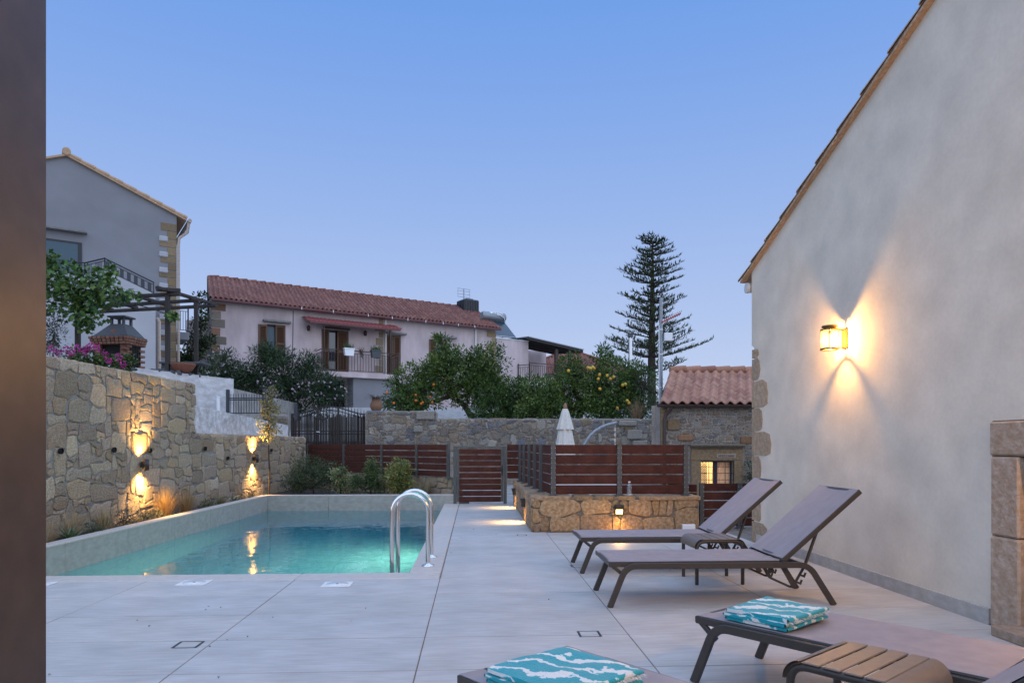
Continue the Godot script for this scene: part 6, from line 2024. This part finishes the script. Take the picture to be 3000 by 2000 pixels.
func clumps(lb: LB, r: RandomNumberGenerator, blobs: Array, count: int, per: int, cr: float, l: float, w: float, cols: Array, ends: Array, shell := 0.45, droop := 0.0) -> void:
	# blobs: [centre, radii]; leaf clumps mostly near the outside of each, their middles noted in ends
	var vol := 0.0
	for b in blobs: vol += b[1].x * b[1].y + b[1].y * b[1].z + b[1].x * b[1].z
	for b in blobs:
		var share: float = (b[1].x * b[1].y + b[1].y * b[1].z + b[1].x * b[1].z) / vol
		for k in maxi(1, roundi(count * share)):
			var d := sph(r)
			var c: Vector3 = b[0] + d * b[1] * pow(r.randf(), shell)
			ends.append(c)
			var base: Color = cols[r.randi() % cols.size()]
			var kr := cr * r.randf_range(0.6, 1.3)
			for j in per:
				var e := sph(r)
				var p := c + e * kr * pow(r.randf(), 0.6)
				var dir := (e + d * 0.5 + sph(r) * 0.6 + Vector3.DOWN * droop).normalized()
				lb.leaf(p, dir, (Vector3.UP + sph(r) * 0.7).normalized(), l * r.randf_range(0.7, 1.25), w * r.randf_range(0.75, 1.2), tint(base, r))

func limb(mb: MB, r: RandomNumberGenerator, a: Vector3, b: Vector3, r0: float, r1: float, bend: float) -> void:
	var path := []
	var rad := []
	var off := sph(r) * bend
	for k in 6:
		var u := k / 5.0
		path.append(a.lerp(b, u) + off * sin(PI * u) + sph(r) * bend * 0.15 * sin(PI * u))
		rad.append(lerpf(r0, r1, u))
	mb.tube(path, rad, 7)

func fruits(t: Node3D, nm: String, spots: Array, rad: float, col: Color, r: RandomNumberGenerator, long := 1.0) -> void:
	var shapes := []
	for k in 3:
		var m := MB.new()
		m.col = tint(col, r, 0.9, 1.1)
		var prof := []
		for i in 8:
			var a := -PI / 2 + PI * i / 7.0
			prof.append(Vector2(cos(a) * rad, sin(a) * rad * long))
		m.lathe(prof, 10)
		shapes.append(m.done())
	for s in spots:
		var o := part(t, nm, shapes[r.randi() % 3], M.fruit)
		o.position = s
		o.rotation = Vector3(r.randf(), r.randf(), r.randf())

func tree(called: String, label: String, cat: String, at: Vector3, sd: int, trunk: Array, blobs: Array, count: int, per: int, cr: float, l: float, w: float, cols: Array, group := "", tr := 0.12, shell := 0.45, droop := 0.0) -> Node3D:
	# trunk: points from the base to where the limbs part, all relative to at
	var t := thing(called, label, cat, at, 0, group)
	var r := rg(sd)
	var lb := LB.new()
	var ends := []
	clumps(lb, r, blobs, count, per, cr, l, w, cols, ends, shell, droop)
	var mb := MB.new()
	var path := []
	var rad := []
	for k in trunk.size():
		path.append(trunk[k])
		rad.append(lerpf(tr, tr * 0.6, float(k) / maxi(1, trunk.size() - 1)))
	mb.tube(path, rad, 9)
	for b in blobs:
		limb(mb, r, trunk[-1], b[0], tr * 0.6, tr * 0.25, 0.15)
	part(t, "trunk", mb.done(), M.bark)
	var tw := MB.new()
	for k in mini(ends.size(), 130):
		var e: Vector3 = ends[r.randi() % ends.size()]
		var best: Vector3 = blobs[0][0]
		for b in blobs:
			if b[0].distance_to(e) < best.distance_to(e): best = b[0]
		limb(tw, r, best.lerp(e, 0.1), e, tr * 0.16, tr * 0.05, 0.08)
	part(t, "branches", tw.done(), M.bark)
	part(t, "crown", lb.done(), M.leaf)
	return t

const CITRUS := [Color(0.06, 0.11, 0.025), Color(0.08, 0.14, 0.03), Color(0.045, 0.085, 0.022), Color(0.12, 0.17, 0.04)]
const DARKLEAF := [Color(0.022, 0.045, 0.02), Color(0.03, 0.058, 0.024), Color(0.04, 0.07, 0.03)]

func build_trees() -> void:
	var r := rg(77)
	# orange tree: spreading, on a leaning forked trunk
	var o := tree("orange_tree", "spreading orange tree with a forked leaning trunk behind the old wall", "tree", P(-0.1, 1.5, 24.05), 101,
		[Vector3(0, 0, 0), Vector3(0.02, 0.5, 0), Vector3(-0.25, 0.95, 0.0), Vector3(-0.7, 1.25, 0.0)],
		[[Vector3(-1.75, 1.55, 0), Vector3(1.15, 0.8, 1.0)], [Vector3(-0.75, 2.15, 0.1), Vector3(1.1, 0.75, 1.0)], [Vector3(0.45, 2.2, 0.0), Vector3(0.85, 0.85, 0.9)], [Vector3(0.3, 1.45, 0.2), Vector3(1.1, 0.6, 0.8)], [Vector3(-1.0, 2.95, 0), Vector3(0.28, 0.45, 0.3)], [Vector3(-2.3, 1.0, 0.2), Vector3(0.7, 0.5, 0.7)]], 720, 28, 0.19, 0.105, 0.055, CITRUS, "fruit trees behind the old wall", 0.13)
	var spots := []
	for k in 10: spots.append(Vector3(-2.2 + r.randf_range(-0.7, 1.0), 1.05 + r.randf_range(-0.4, 0.8), 0.55 + r.randf_range(0.0, 0.4)))
	fruits(o, "orange", spots, 0.045, Color(0.5, 0.15, 0.015), r)
	# lemon tree: broad, down to the wall top
	var l := tree("lemon_tree", "broad lemon tree hung with yellow lemons behind the old wall", "tree", P(3.2, 1.5, 22.4), 102,
		[Vector3(0, 0, 0), Vector3(0.1, 0.5, 0), Vector3(0.2, 0.8, 0)],
		[[Vector3(1.05, 1.55, 0), Vector3(1.1, 0.9, 1.0)], [Vector3(-0.5, 1.1, 0.1), Vector3(1.3, 0.75, 1.0)], [Vector3(1.1, 0.75, 0.2), Vector3(1.2, 0.75, 0.9)], [Vector3(-0.1, 1.9, 0), Vector3(0.5, 0.6, 0.6)], [Vector3(0.9, 2.35, 0), Vector3(0.25, 0.45, 0.3)], [Vector3(-0.9, 0.6, 0.2), Vector3(1.1, 0.6, 0.8)], [Vector3(1.75, 1.5, 0.1), Vector3(0.5, 0.8, 0.7)]], 820, 28, 0.19, 0.105, 0.05, CITRUS, "fruit trees behind the old wall", 0.11)
	spots = []
	for e in [[0.25, 1.95], [0.32, 1.93], [0.4, 1.97], [0.45, 1.94], [0.62, 1.75], [0.85, 1.72], [0.95, 1.62], [1.05, 1.68], [0.55, 1.6], [0.6, 1.3], [1.3, 1.42], [1.38, 1.45], [1.45, 0.95], [1.5, 0.88], [1.15, 0.72], [-0.35, 1.85]]:
		spots.append(Vector3(e[0], e[1], 0.95 + r.randf_range(-0.05, 0.15)))
	fruits(l, "lemon", spots, 0.048, Color(0.6, 0.36, 0.05), r, 1.2)
	# citrus between the two, nearer the house
	tree("citrus_tree", "low bright green citrus tree between the orange and lemon trees", "tree", P(1.2, 1.5, 23.2), 103, [Vector3(0, 0, 0), Vector3(0, 0.6, 0)],
		[[Vector3(-0.3, 1.1, 0), Vector3(0.85, 0.65, 0.7)], [Vector3(0.7, 1.3, -0.2), Vector3(0.8, 0.6, 0.7)], [Vector3(-0.6, 0.6, 0.1), Vector3(0.8, 0.5, 0.6)], [Vector3(0.4, 0.6, 0.0), Vector3(0.9, 0.6, 0.6)]], 380, 28, 0.19, 0.105, 0.05, [Color(0.05, 0.1, 0.025), Color(0.075, 0.13, 0.03), Color(0.04, 0.08, 0.02)], "fruit trees behind the old wall", 0.1)
	# bush against the pole
	tree("evergreen_bush", "tall evergreen bush behind the grey steel pole", "bush", P(5.15, 1.0, 21.6), 104, [Vector3(0, 0, 0), Vector3(0, 0.7, 0)],
		[[Vector3(0.1, 1.9, 0), Vector3(0.62, 0.8, 0.5)], [Vector3(0.0, 1.1, 0), Vector3(0.55, 0.7, 0.5)]], 130, 24, 0.18, 0.08, 0.035, [Color(0.06, 0.1, 0.03), Color(0.045, 0.08, 0.025)], "", 0.08)
	# oleander beside the gate
	var ol := tree("oleander", "dark oleander with pale pink blossom in front of the pink house", "shrub", P(-6.0, 1.8, 24.3), 105, [Vector3(0, 0, 0), Vector3(0, 0.4, 0)],
		[[Vector3(-0.5, 1.5, 0), Vector3(1.0, 1.0, 0.8)], [Vector3(0.7, 1.0, 0.1), Vector3(1.0, 0.75, 0.8)], [Vector3(-0.9, 2.3, 0), Vector3(0.5, 0.45, 0.5)], [Vector3(0.35, 1.9, 0), Vector3(0.5, 0.5, 0.5)], [Vector3(-1.5, 1.3, 0), Vector3(0.7, 0.9, 0.6)]], 480, 28, 0.24, 0.17, 0.034, DARKLEAF, "", 0.07)
	var fl := LB.new()
	for k in 60:
		var b: Array = [[Vector3(0.9, 1.05, 0.75), Vector3(0.9, 0.35, 0.15)], [Vector3(-0.3, 1.7, 0.75), Vector3(1.1, 0.7, 0.2)]][0 if k < 34 else 1]
		var c: Vector3 = b[0] + sph(r) * b[1]
		for j in 6:
			fl.leaf(c, (sph(r) + Vector3(0, 0.2, 0.6)).normalized(), sph(r), 0.05, 0.04, Color(0.55, 0.46, 0.5) * r.randf_range(0.8, 1.1))
	part(ol, "blossom", fl.done(), M.petal)
	# white-flowered shrub at the corner of the pink house
	var wf := tree("white_flowering_shrub", "dark shrub speckled with white flowers at the pink house corner", "shrub", P(-8.5, 2.0, 24.4), 106, [Vector3(0, 0, 0), Vector3(0, 0.6, 0)],
		[[Vector3(0.05, 1.75, 0), Vector3(0.62, 0.75, 0.6)], [Vector3(0.4, 1.3, 0), Vector3(0.6, 0.6, 0.6)], [Vector3(-0.35, 1.1, 0), Vector3(0.5, 0.6, 0.5)]], 170, 24, 0.2, 0.11, 0.04, DARKLEAF, "", 0.06)
	fl = LB.new()
	for k in 90:
		var c := Vector3(0.15, 1.65, 0.1) + sph(r) * Vector3(0.7, 0.75, 0.6)
		for j in 5: fl.leaf(c, (sph(r) + Vector3(0, 0.2, 0.5)).normalized(), sph(r), 0.05, 0.04, Color(0.5, 0.48, 0.5) * r.randf_range(0.7, 1.1))
	part(wf, "blossom", fl.done(), M.petal)
	# tall slender tree behind the pergola
	tree("slender_tree", "tall slender tree between the grey house and the pink house", "tree", P(-12.0, 2.5, 30.7), 107, [Vector3(0, 0, 0), Vector3(0.0, 1.2, 0), Vector3(0.1, 2.0, 0)],
		[[Vector3(0.1, 1.6, 0), Vector3(0.95, 0.9, 0.9)], [Vector3(0.35, 2.8, 0), Vector3(0.65, 0.9, 0.7)], [Vector3(0.4, 4.1, 0), Vector3(0.32, 1.0, 0.35)], [Vector3(-0.3, 2.2, 0), Vector3(0.7, 0.7, 0.7)]], 150, 20, 0.26, 0.15, 0.1, [Color(0.03, 0.05, 0.018), Color(0.04, 0.065, 0.022)], "", 0.09, 0.6)
	build_pine()
	build_vine()

func build_pine() -> void:
	var t := thing("norfolk_pine", "tall tiered conifer with upswept branches standing against the sky", "tree", P(11.25, 2.5, 44.47))
	var r := rg(33)
	var mb := MB.new()
	mb.tube([Vector3(0, 0, 0), Vector3(0, 4, 0), Vector3(0.05, 8, 0), Vector3(0.08, 11.5, 0)], [0.3, 0.24, 0.15, 0.03], 10)
	part(t, "trunk", mb.done(), M.bark)
	var bm := MB.new()
	var lb := LB.new()
	# height above the base, reach left, reach right
	var prof := [[3.3, 2.6, 2.9], [4.1, 3.3, 3.4], [4.7, 3.5, 3.6], [5.3, 2.7, 3.3], [5.9, 2.4, 2.2], [6.55, 2.4, 1.9], [7.1, 3.1, 2.0], [7.6, 2.0, 1.6], [8.2, 1.8, 1.6], [8.75, 1.9, 2.0], [9.25, 2.0, 2.0], [9.75, 1.8, 1.7], [10.2, 1.55, 1.6], [10.65, 1.45, 1.5], [11.05, 1.2, 1.4], [11.35, 0.9, 0.9]]
	var k := 0
	for e in prof:
		var n := 8
		for i in n:
			var a := TAU * (i + 0.5 * (k % 2)) / n + r.randf_range(-0.15, 0.15)
			var reach: float = lerpf(e[2], e[1], 0.5 - 0.5 * cos(a)) * r.randf_range(0.55, 1.12)
			var hj := r.randf_range(-0.22, 0.22)
			if r.randf() < 0.12: continue
			var d := Vector3(cos(a), 0, sin(a))
			var path := []
			var rad := []
			for j in 8:
				var u := j / 7.0
				path.append(Vector3(0, e[0] + hj, 0) + d * reach * u + Vector3.UP * (0.16 * reach * u * u + 0.12 * reach * u) + Vector3.UP * r.randf_range(-0.02, 0.02))
				rad.append(lerpf(0.05, 0.012, u))
			bm.tube(path, rad, 5)
			# flat sprays of twigs on both sides, each set with upturned fingers of needles
			var steps := maxi(4, int(reach * 4.6))
			for j in steps:
				var u := 0.16 + 0.84 * (j + r.randf() * 0.8) / steps
				var f := u * 7.0
				var p: Vector3 = (path[mini(int(f), 6)] as Vector3).lerp(path[mini(int(f) + 1, 7)], f - int(f))
				for s in [-1.0, 1.0]:
					var side: Vector3 = d.cross(Vector3.UP) * s
					var dir: Vector3 = (side * r.randf_range(0.5, 1.0) + d * r.randf_range(0.5, 1.0) + Vector3.UP * r.randf_range(0.0, 0.35)).normalized()
					var tl := r.randf_range(0.35, 0.75) * (1.2 - 0.55 * u) * clampf(reach / 2.2, 0.6, 1.1)
					lb.blade(p, dir, tl, 0.035, -0.25, Color(0.04, 0.04, 0.025), 3)
					for q in 5:
						var w := p + dir * tl * (0.25 + 0.75 * (q + r.randf()) / 5.0) + Vector3.UP * 0.03 * q * 0.2
						var fd := (Vector3.UP * r.randf_range(0.5, 1.0) + dir * 0.8 + sph(r) * 0.55).normalized()
						var col := tint(Color(0.05, 0.072, 0.032), r, 0.6, 1.5)
						lb.blade(w, fd, r.randf_range(0.14, 0.3), 0.065, -0.3, col, 2)
						lb.blade(w, (fd + sph(r) * 0.8).normalized(), r.randf_range(0.1, 0.2), 0.055, -0.3, col, 2)
		k += 1
	part(t, "branches", bm.done(), M.bark)
	part(t, "crown", lb.done(), M.leaf)

func vine_leaf(lb: LB, p: Vector3, dir: Vector3, up: Vector3, s: float, col: Color) -> void:
	# five lobes round a centre
	var x := dir.normalized()
	var z := x.cross(up).normalized()
	var pts := []
	var rr := [1.0, 0.62, 0.9, 0.55, 0.75, 0.35, 0.75, 0.55, 0.9, 0.62]
	for k in 10:
		var a := TAU * k / 10.0
		pts.append(p + (x * cos(a) + z * sin(a)) * s * 0.5 * rr[k] + z.cross(x) * s * 0.08 * cos(a * 2.0))
	for k in 10: lb.tri(p, pts[k], pts[(k + 1) % 10], col)

func build_vine() -> void:
	var t := thing("grape_vine", "leafy green grape vine climbing over the left of the pergola", "vine", P(-8.3, 2.4, 15.4))
	var r := rg(91)
	var lb := LB.new()
	var mb := MB.new()
	var at := t.position
	var blobs := [[P(-8.75, 4.7, 15.5), Vector3(0.55, 0.42, 0.5)], [P(-8.2, 4.55, 15.5), Vector3(0.6, 0.38, 0.55)], [P(-7.75, 4.35, 15.4), Vector3(0.5, 0.33, 0.5)], [P(-8.6, 4.15, 15.4), Vector3(0.55, 0.45, 0.45)], [P(-8.15, 3.95, 15.4), Vector3(0.42, 0.42, 0.4)], [P(-8.2, 3.62, 15.4), Vector3(0.2, 0.18, 0.25)], [P(-7.35, 4.25, 15.4), Vector3(0.3, 0.18, 0.35)], [P(-8.95, 5.0, 15.4), Vector3(0.25, 0.22, 0.3)], [P(-7.7, 4.75, 15.4), Vector3(0.16, 0.24, 0.2)], [P(-6.75, 3.98, 16.2), Vector3(0.16, 0.12, 0.16)], [P(-9.3, 4.5, 15.4), Vector3(0.5, 0.6, 0.5)]]
	for b in blobs:
		var n := int(180.0 * b[1].x * b[1].y / 0.2) + 20
		for k in n:
			var d := sph(r)
			var p: Vector3 = b[0] - at + d * b[1] * pow(r.randf(), 0.4)
			var c: Color = [Color(0.045, 0.105, 0.02), Color(0.06, 0.125, 0.024), Color(0.03, 0.075, 0.017), Color(0.085, 0.14, 0.03)][r.randi() % 4]
			vine_leaf(lb, p, (sph(r) + Vector3(0, -0.4, 0.3)).normalized(), (Vector3(0, 1, 0.5) + sph(r) * 0.8).normalized(), r.randf_range(0.1, 0.17), tint(c, r))
		limb(mb, r, P(-8.5, 4.3, 15.5) - at, b[0] - at, 0.02, 0.008, 0.1)
	limb(mb, r, Vector3(-0.25, 0, -0.3), P(-8.5, 4.3, 15.5) - at, 0.04, 0.025, 0.08)
	part(t, "stem", mb.done(), M.bark)
	part(t, "foliage", lb.done(), M.leaf)
	# grey-green shrub below it
	tree("olive_shrub", "dark olive shrub below the grape vine", "shrub", P(-8.85, 2.4, 15.4), 111, [Vector3(0, 0, 0), Vector3(0, 0.4, 0)], [[Vector3(0, 0.95, 0), Vector3(0.25, 0.55, 0.25)], [Vector3(-0.3, 1.1, 0), Vector3(0.3, 0.6, 0.3)]], 70, 18, 0.14, 0.07, 0.025, [Color(0.035, 0.05, 0.03), Color(0.05, 0.065, 0.04)], "", 0.03)
	# geraniums along the wall top
	var k := 0
	for e in [[P(-6.0, 2.1, 11.2), Vector3(0.32, 0.24, 0.2), "larger magenta geranium on the wall top, nearer the post"], [P(-5.55, 2.1, 11.25), Vector3(0.3, 0.17, 0.2), "smaller magenta geranium trailing along the wall top"]]:
		var g := thing("geranium", e[2], "flowers", e[0], 0, "geraniums on the stone wall")
		var q := LB.new()
		var ends := []
		clumps(q, r, [[Vector3(0, 0.26, 0), e[1]]], 60, 14, 0.07, 0.05, 0.05, [Color(0.06, 0.1, 0.03), Color(0.085, 0.13, 0.04)], ends, 0.5)
		part(g, "foliage", q.done(), M.leaf)
		var st := MB.new()
		for i in 12: limb(st, r, Vector3(r.randf_range(-0.1, 0.1), -0.1, 0), ends[r.randi() % ends.size()], 0.012, 0.006, 0.03)
		part(g, "stems", st.done(), M.bark)
		for i in (6 if k == 0 else 7):
			var c := Vector3(lerpf(-0.36, 0.4, i / 8.0), 0.46 - (0.07 if k == 0 else 0.2) * i / 8.0 + r.randf_range(-0.08, 0.1), 0.12 + r.randf_range(0, 0.1))
			var fl := LB.new()
			for j in 34: fl.leaf(c + sph(r) * 0.045, (sph(r) + Vector3(0, 0.3, 0.3)).normalized(), sph(r), 0.035, 0.03, tint(Color(0.4, 0.035, 0.23), r, 0.5, 1.3))
			part(g, "flower_head", fl.done(), M.petal)
		k += 1

func grass_clump(at: Vector3, h: float, n: int, spread: float, col: Color, label: String, sd: int, droop := 1.0, w := 0.006) -> void:
	var t := thing("grass_clump", label, "grass", at, 0, "grasses in the planting bed")
	var r := rg(sd)
	var lb := LB.new()
	for k in n:
		var a := r.randf() * TAU
		var q := r.randf() * spread
		var d := Vector3(cos(a) * q, 1.0, sin(a) * q).normalized()
		lb.blade(Vector3(cos(a), 0, sin(a)) * r.randf() * 0.06 + Vector3(0, -0.02, 0), d, h * r.randf_range(0.55, 1.1), w, droop * r.randf_range(0.4, 1.2), tint(col, r, 0.6, 1.4), 5)
	part(t, "blades", lb.done(), M.dry_leaf)
	var rt := LB.new()
	for k in 40:
		var a := r.randf() * TAU
		rt.blade(Vector3(cos(a), 0, sin(a)) * r.randf() * 0.05 + Vector3(0, -0.02, 0), Vector3(cos(a), 0.7, sin(a)).normalized(), h * 0.3, w * 1.4, 1.6, tint(col * 0.7, r), 4)
	part(t, "dead_leaves", rt.done(), M.dry_leaf)

func shrub(label: String, at: Vector3, blobs: Array, count: int, per: int, l: float, w: float, cols: Array, sd: int, called := "garden_shrub") -> void:
	tree(called, label, "shrub", at, sd, [Vector3(0, 0, 0), Vector3(0, 0.15, 0)], blobs, count, per, 0.09, l, w, cols, "shrubs behind the pool", 0.02, 0.45)

func build_garden() -> void:
	var bed := 0.1
	grass_clump(P(-4.36, bed, 7.45), 0.34, 300, 0.8, Color(0.42, 0.32, 0.19), "tan feathery grass at the near end of the planting bed", 201, 1.3)
	grass_clump(P(-4.37, bed, 7.9), 0.4, 240, 0.6, Color(0.4, 0.31, 0.19), "upright tan grass just past the agave", 202, 1.0)
	grass_clump(P(-4.3, bed, 8.45), 0.36, 260, 0.5, Color(0.34, 0.27, 0.15), "brown seeding grass below the first wall lamp", 203, 0.8, 0.008)
	grass_clump(P(-4.28, bed, 10.05), 0.52, 420, 0.55, Color(0.42, 0.28, 0.11), "tall golden feather grass right of the first wall lamp", 204, 1.1)
	grass_clump(P(-4.27, bed, 10.75), 0.46, 340, 0.6, Color(0.36, 0.25, 0.12), "golden feather grass, second along from the lamp", 205, 1.2)
	grass_clump(P(-4.22, bed, 12.0), 0.26, 200, 0.7, Color(0.2, 0.19, 0.09), "low green brown grass midway along the bed", 206, 1.2)
	grass_clump(P(-4.2, bed, 7.0), 0.3, 260, 0.5, Color(0.36, 0.35, 0.28), "pale grey tuft at the front of the planting bed", 210, 0.5, 0.007)
	grass_clump(P(-0.93, bed, 13.9), 0.42, 240, 0.5, Color(0.3, 0.26, 0.15), "thin pale grass beside the gate end of the bed", 207, 0.9)
	# agave and a small aloe
	for e in [[P(-4.27, bed, 7.72), 0.2, "blue green agave rosette among the near grasses", 208], [P(-4.17, bed, 12.55), 0.15, "small green aloe near the second wall lamp", 209]]:
		var t := thing("agave", e[2], "succulent", e[0], 0, "succulents in the bed")
		var r := rg(e[3])
		for k in 17:
			var m := MB.new()
			var a: float = k * 2.4
			var tilt := 0.35 + 0.9 * (k / 17.0)
			var d := Vector3(cos(a) * sin(tilt), cos(tilt), sin(a) * sin(tilt))
			var side := d.cross(Vector3.UP).normalized()
			var nn := side.cross(d)
			var len: float = e[1] * r.randf_range(0.85, 1.1)
			var sec := []
			for j in 6:
				var u := j / 5.0
				var wd: float = 0.022 * e[1] / 0.2 * (sin(PI * (0.22 + 0.78 * u)) + 0.05) 
				var c := d * len * u - nn * 0.03 * u * u * (tilt)
				sec.append([c - side * wd + nn * wd * 0.35, c - nn * wd * 0.3, c + side * wd + nn * wd * 0.35])
			for j in 5:
				m.col = tint(Color(0.12, 0.18, 0.1), r, 0.9, 1.1)
				m.quado(sec[j][0], sec[j][1], sec[j + 1][1], sec[j + 1][0], nn - side)
				m.quado(sec[j][1], sec[j][2], sec[j + 1][2], sec[j + 1][1], nn + side)
			part(t, "leaf", m.done(), M.leaf)
	# low grey tufts and ground cover
	var k := 0
	for e in [[-4.3, 8.95, 0.17, Color(0.1, 0.1, 0.06), "dark low herb below the first wall lamp"], [-4.24, 9.3, 0.14, Color(0.11, 0.12, 0.09), "grey green cushion herb below the lamp"], [-4.26, 9.7, 0.12, Color(0.09, 0.09, 0.06), "small dull green cushion left of the golden grass"], [-4.2, 11.4, 0.12, Color(0.1, 0.12, 0.06), "low green cushion past the golden grasses"], [-4.13, 13.2, 0.14, Color(0.09, 0.1, 0.05), "leafy cushion at the foot of the young tree"], [-4.2, 8.1, 0.12, Color(0.09, 0.11, 0.06), "small green cushion beside the agave"]]:
		var t := thing("herb_cushion", e[4], "plant", P(e[0], bed, e[1]), 0, "low herbs in the bed")
		var lb := LB.new()
		var ends := []
		var r := rg(220 + k)
		clumps(lb, r, [[Vector3(0, e[2] * 0.4, 0), Vector3(e[2] * 1.1, e[2] * 0.7, e[2])]], 40, 16, 0.05, 0.04, 0.009, [e[3]], ends, 0.5)
		part(t, "foliage", lb.done(), M.leaf)
		var st := MB.new()
		for i in 8: limb(st, r, Vector3(0, -0.03, 0), ends[i], 0.006, 0.003, 0.01)
		part(t, "stems", st.done(), M.bark)
		k += 1
	# shrubs between the pool and the far fence
	shrub("large dark green shrub in the corner behind the pool", P(-3.3, bed, 14.7), [[Vector3(-0.1, 0.42, 0), Vector3(0.42, 0.38, 0.35)], [Vector3(0.28, 0.36, 0), Vector3(0.32, 0.33, 0.3)], [Vector3(-0.3, 0.25, 0.1), Vector3(0.3, 0.25, 0.3)]], 230, 22, 0.045, 0.02, [Color(0.045, 0.08, 0.04), Color(0.065, 0.11, 0.05)], 231)
	shrub("small pale green shrub right of the large dark one", P(-2.68, bed, 14.35), [[Vector3(0, 0.4, 0), Vector3(0.2, 0.17, 0.18)], [Vector3(0.1, 0.2, 0.0), Vector3(0.25, 0.18, 0.2)]], 80, 20, 0.045, 0.022, [Color(0.26, 0.28, 0.13), Color(0.12, 0.16, 0.06)], 232)
	shrub("slim upright dark shrub left of the round variegated one", P(-2.05, bed, 14.1), [[Vector3(0.02, 0.5, 0), Vector3(0.15, 0.28, 0.15)], [Vector3(0.1, 0.25, 0), Vector3(0.28, 0.25, 0.22)], [Vector3(-0.25, 0.28, 0), Vector3(0.17, 0.16, 0.15)]], 130, 22, 0.05, 0.022, [Color(0.06, 0.1, 0.035), Color(0.09, 0.14, 0.045)], 233)
	shrub("round yellow green variegated shrub nearest the ladder", P(-1.5, bed, 13.95), [[Vector3(0, 0.42, 0), Vector3(0.27, 0.33, 0.25)], [Vector3(0.05, 0.22, 0.05), Vector3(0.26, 0.22, 0.2)]], 190, 22, 0.05, 0.024, [Color(0.22, 0.23, 0.07), Color(0.12, 0.16, 0.045), Color(0.28, 0.27, 0.1)], 234)
	# slim young tree against the white wall
	tree("young_tree", "slim young tree with yellow green leaves before the white wall", "tree", P(-3.97, bed, 13.9), 241, [Vector3(0, 0, 0), Vector3(0.01, 0.5, 0), Vector3(-0.01, 1.0, 0), Vector3(0.0, 1.5, 0)],
		[[Vector3(0, 1.35, 0), Vector3(0.26, 0.28, 0.24)], [Vector3(0.02, 1.75, 0), Vector3(0.2, 0.28, 0.2)], [Vector3(0.05, 2.0, 0), Vector3(0.1, 0.14, 0.1)]], 80, 11, 0.09, 0.065, 0.026, [Color(0.2, 0.18, 0.06), Color(0.13, 0.14, 0.05), Color(0.24, 0.2, 0.07)], "", 0.016, 0.7)
	# leggy plants under the cottage window
	for e in [[5.85, 14.7, "leggy dark plant right of the cottage window"], [6.15, 14.5, "leggy dark plant by the house corner near the cottage"]]:
		tree("leggy_plant", e[2], "plant", P(e[0], 0.0, e[1]), 250 + int(e[0] * 10), [Vector3(0, 0, 0), Vector3(0, 0.25, 0)], [[Vector3(0, 0.45, 0), Vector3(0.16, 0.35, 0.12)]], 22, 9, 0.08, 0.1, 0.02, DARKLEAF, "leggy plants by the cottage", 0.012, 0.7)
	# dry weeds at the end of the old wall
	grass_clump(P(4.7, 1.75, 20.3), 0.75, 260, 0.6, Color(0.2, 0.14, 0.08), "dry brown weeds at the end of the old wall", 260, 0.9, 0.012)

func build_litter() -> void:
	# a few dry leaves blown over the deck
	var r := rg(404)
	var lb := LB.new()
	for k in 26:
		var p := P(r.randf_range(-2.5, 2.9), 0.004, r.randf_range(3.4, 12.0))
		if p.x < -0.25 and p.z < -5.9: p.z = -r.randf_range(3.4, 5.7)
		var a := r.randf() * TAU
		lb.leaf(p, Vector3(cos(a), r.randf_range(0.0, 0.15), sin(a)).normalized(), Vector3.UP, r.randf_range(0.012, 0.028), r.randf_range(0.007, 0.014), Color(0.12, 0.07, 0.035) * r.randf_range(0.6, 1.5), 0.4)
	var o := part(self, "leaf_litter", lb.done(), M.dry_leaf)
	tag(o, "scattered dry leaf bits on the pale deck", "leaves", "", "stuff")

func _ready() -> void:
	var cam := Camera3D.new()
	cam.name = "camera"
	add_child(cam)
	cam.position = Vector3(0, 1.125, 0)
	cam.rotation.y = -atan(86.0 / 1626.0)
	cam.projection = Camera3D.PROJECTION_FRUSTUM
	cam.near = 0.05
	cam.far = 2000.0
	cam.size = 2.0 * 0.05 * 784.0 / 1626.0
	cam.frustum_offset = Vector2(0, 0.05 * 236.0 / 1626.0)
	cam.current = true
	var env := Environment.new()
	env.background_mode = Environment.BG_SKY
	var sm := ProceduralSkyMaterial.new()
	sm.sky_top_color = Color(0.0173, 0.1157, 0.358).linear_to_srgb()
	sm.sky_horizon_color = Color(0.285, 0.322, 0.402).linear_to_srgb()
	sm.sky_curve = 0.3
	sm.ground_bottom_color = Color(0.06, 0.06, 0.06).linear_to_srgb()
	sm.ground_horizon_color = Color(0.2, 0.22, 0.26).linear_to_srgb()
	var sky := Sky.new()
	sky.sky_material = sm
	env.sky = sky
	env.tonemap_mode = Environment.TONE_MAPPER_LINEAR
	env.tonemap_exposure = 2.2
	env.sdfgi_enabled = true
	env.ssao_enabled = true
	env.ssil_enabled = true
	var we := WorldEnvironment.new()
	we.name = "environment"
	we.environment = env
	add_child(we)
	# the last glow of the sunset, behind the viewer: broad, warm and soft
	var sun := DirectionalLight3D.new()
	sun.name = "sunset_glow"
	add_child(sun)
	sun.basis = Basis.looking_at(Vector3(-0.38, -0.66, -0.66), Vector3.UP)
	sun.light_color = Color(0.93, 0.96, 1.0)
	sun.light_energy = 0.44
	sun.light_angular_distance = 170.0
	sun.sky_mode = DirectionalLight3D.SKY_MODE_LIGHT_ONLY
	sun.shadow_enabled = true
	make_materials()
	build_ground()
	build_deck()
	build_pool()
	build_stone_wall()
	build_planter_wall()
	build_far_low_wall()
	build_house()
	build_stone_house()
	build_pink_house()
	build_annex()
	build_left_house()
	build_terrace()
	build_gate_and_old_wall()
	build_fences()
	build_post()
	build_loungers()
	build_ladder()
	build_covers()
	build_street_things()
	build_trees()
	build_garden()
	build_litter()
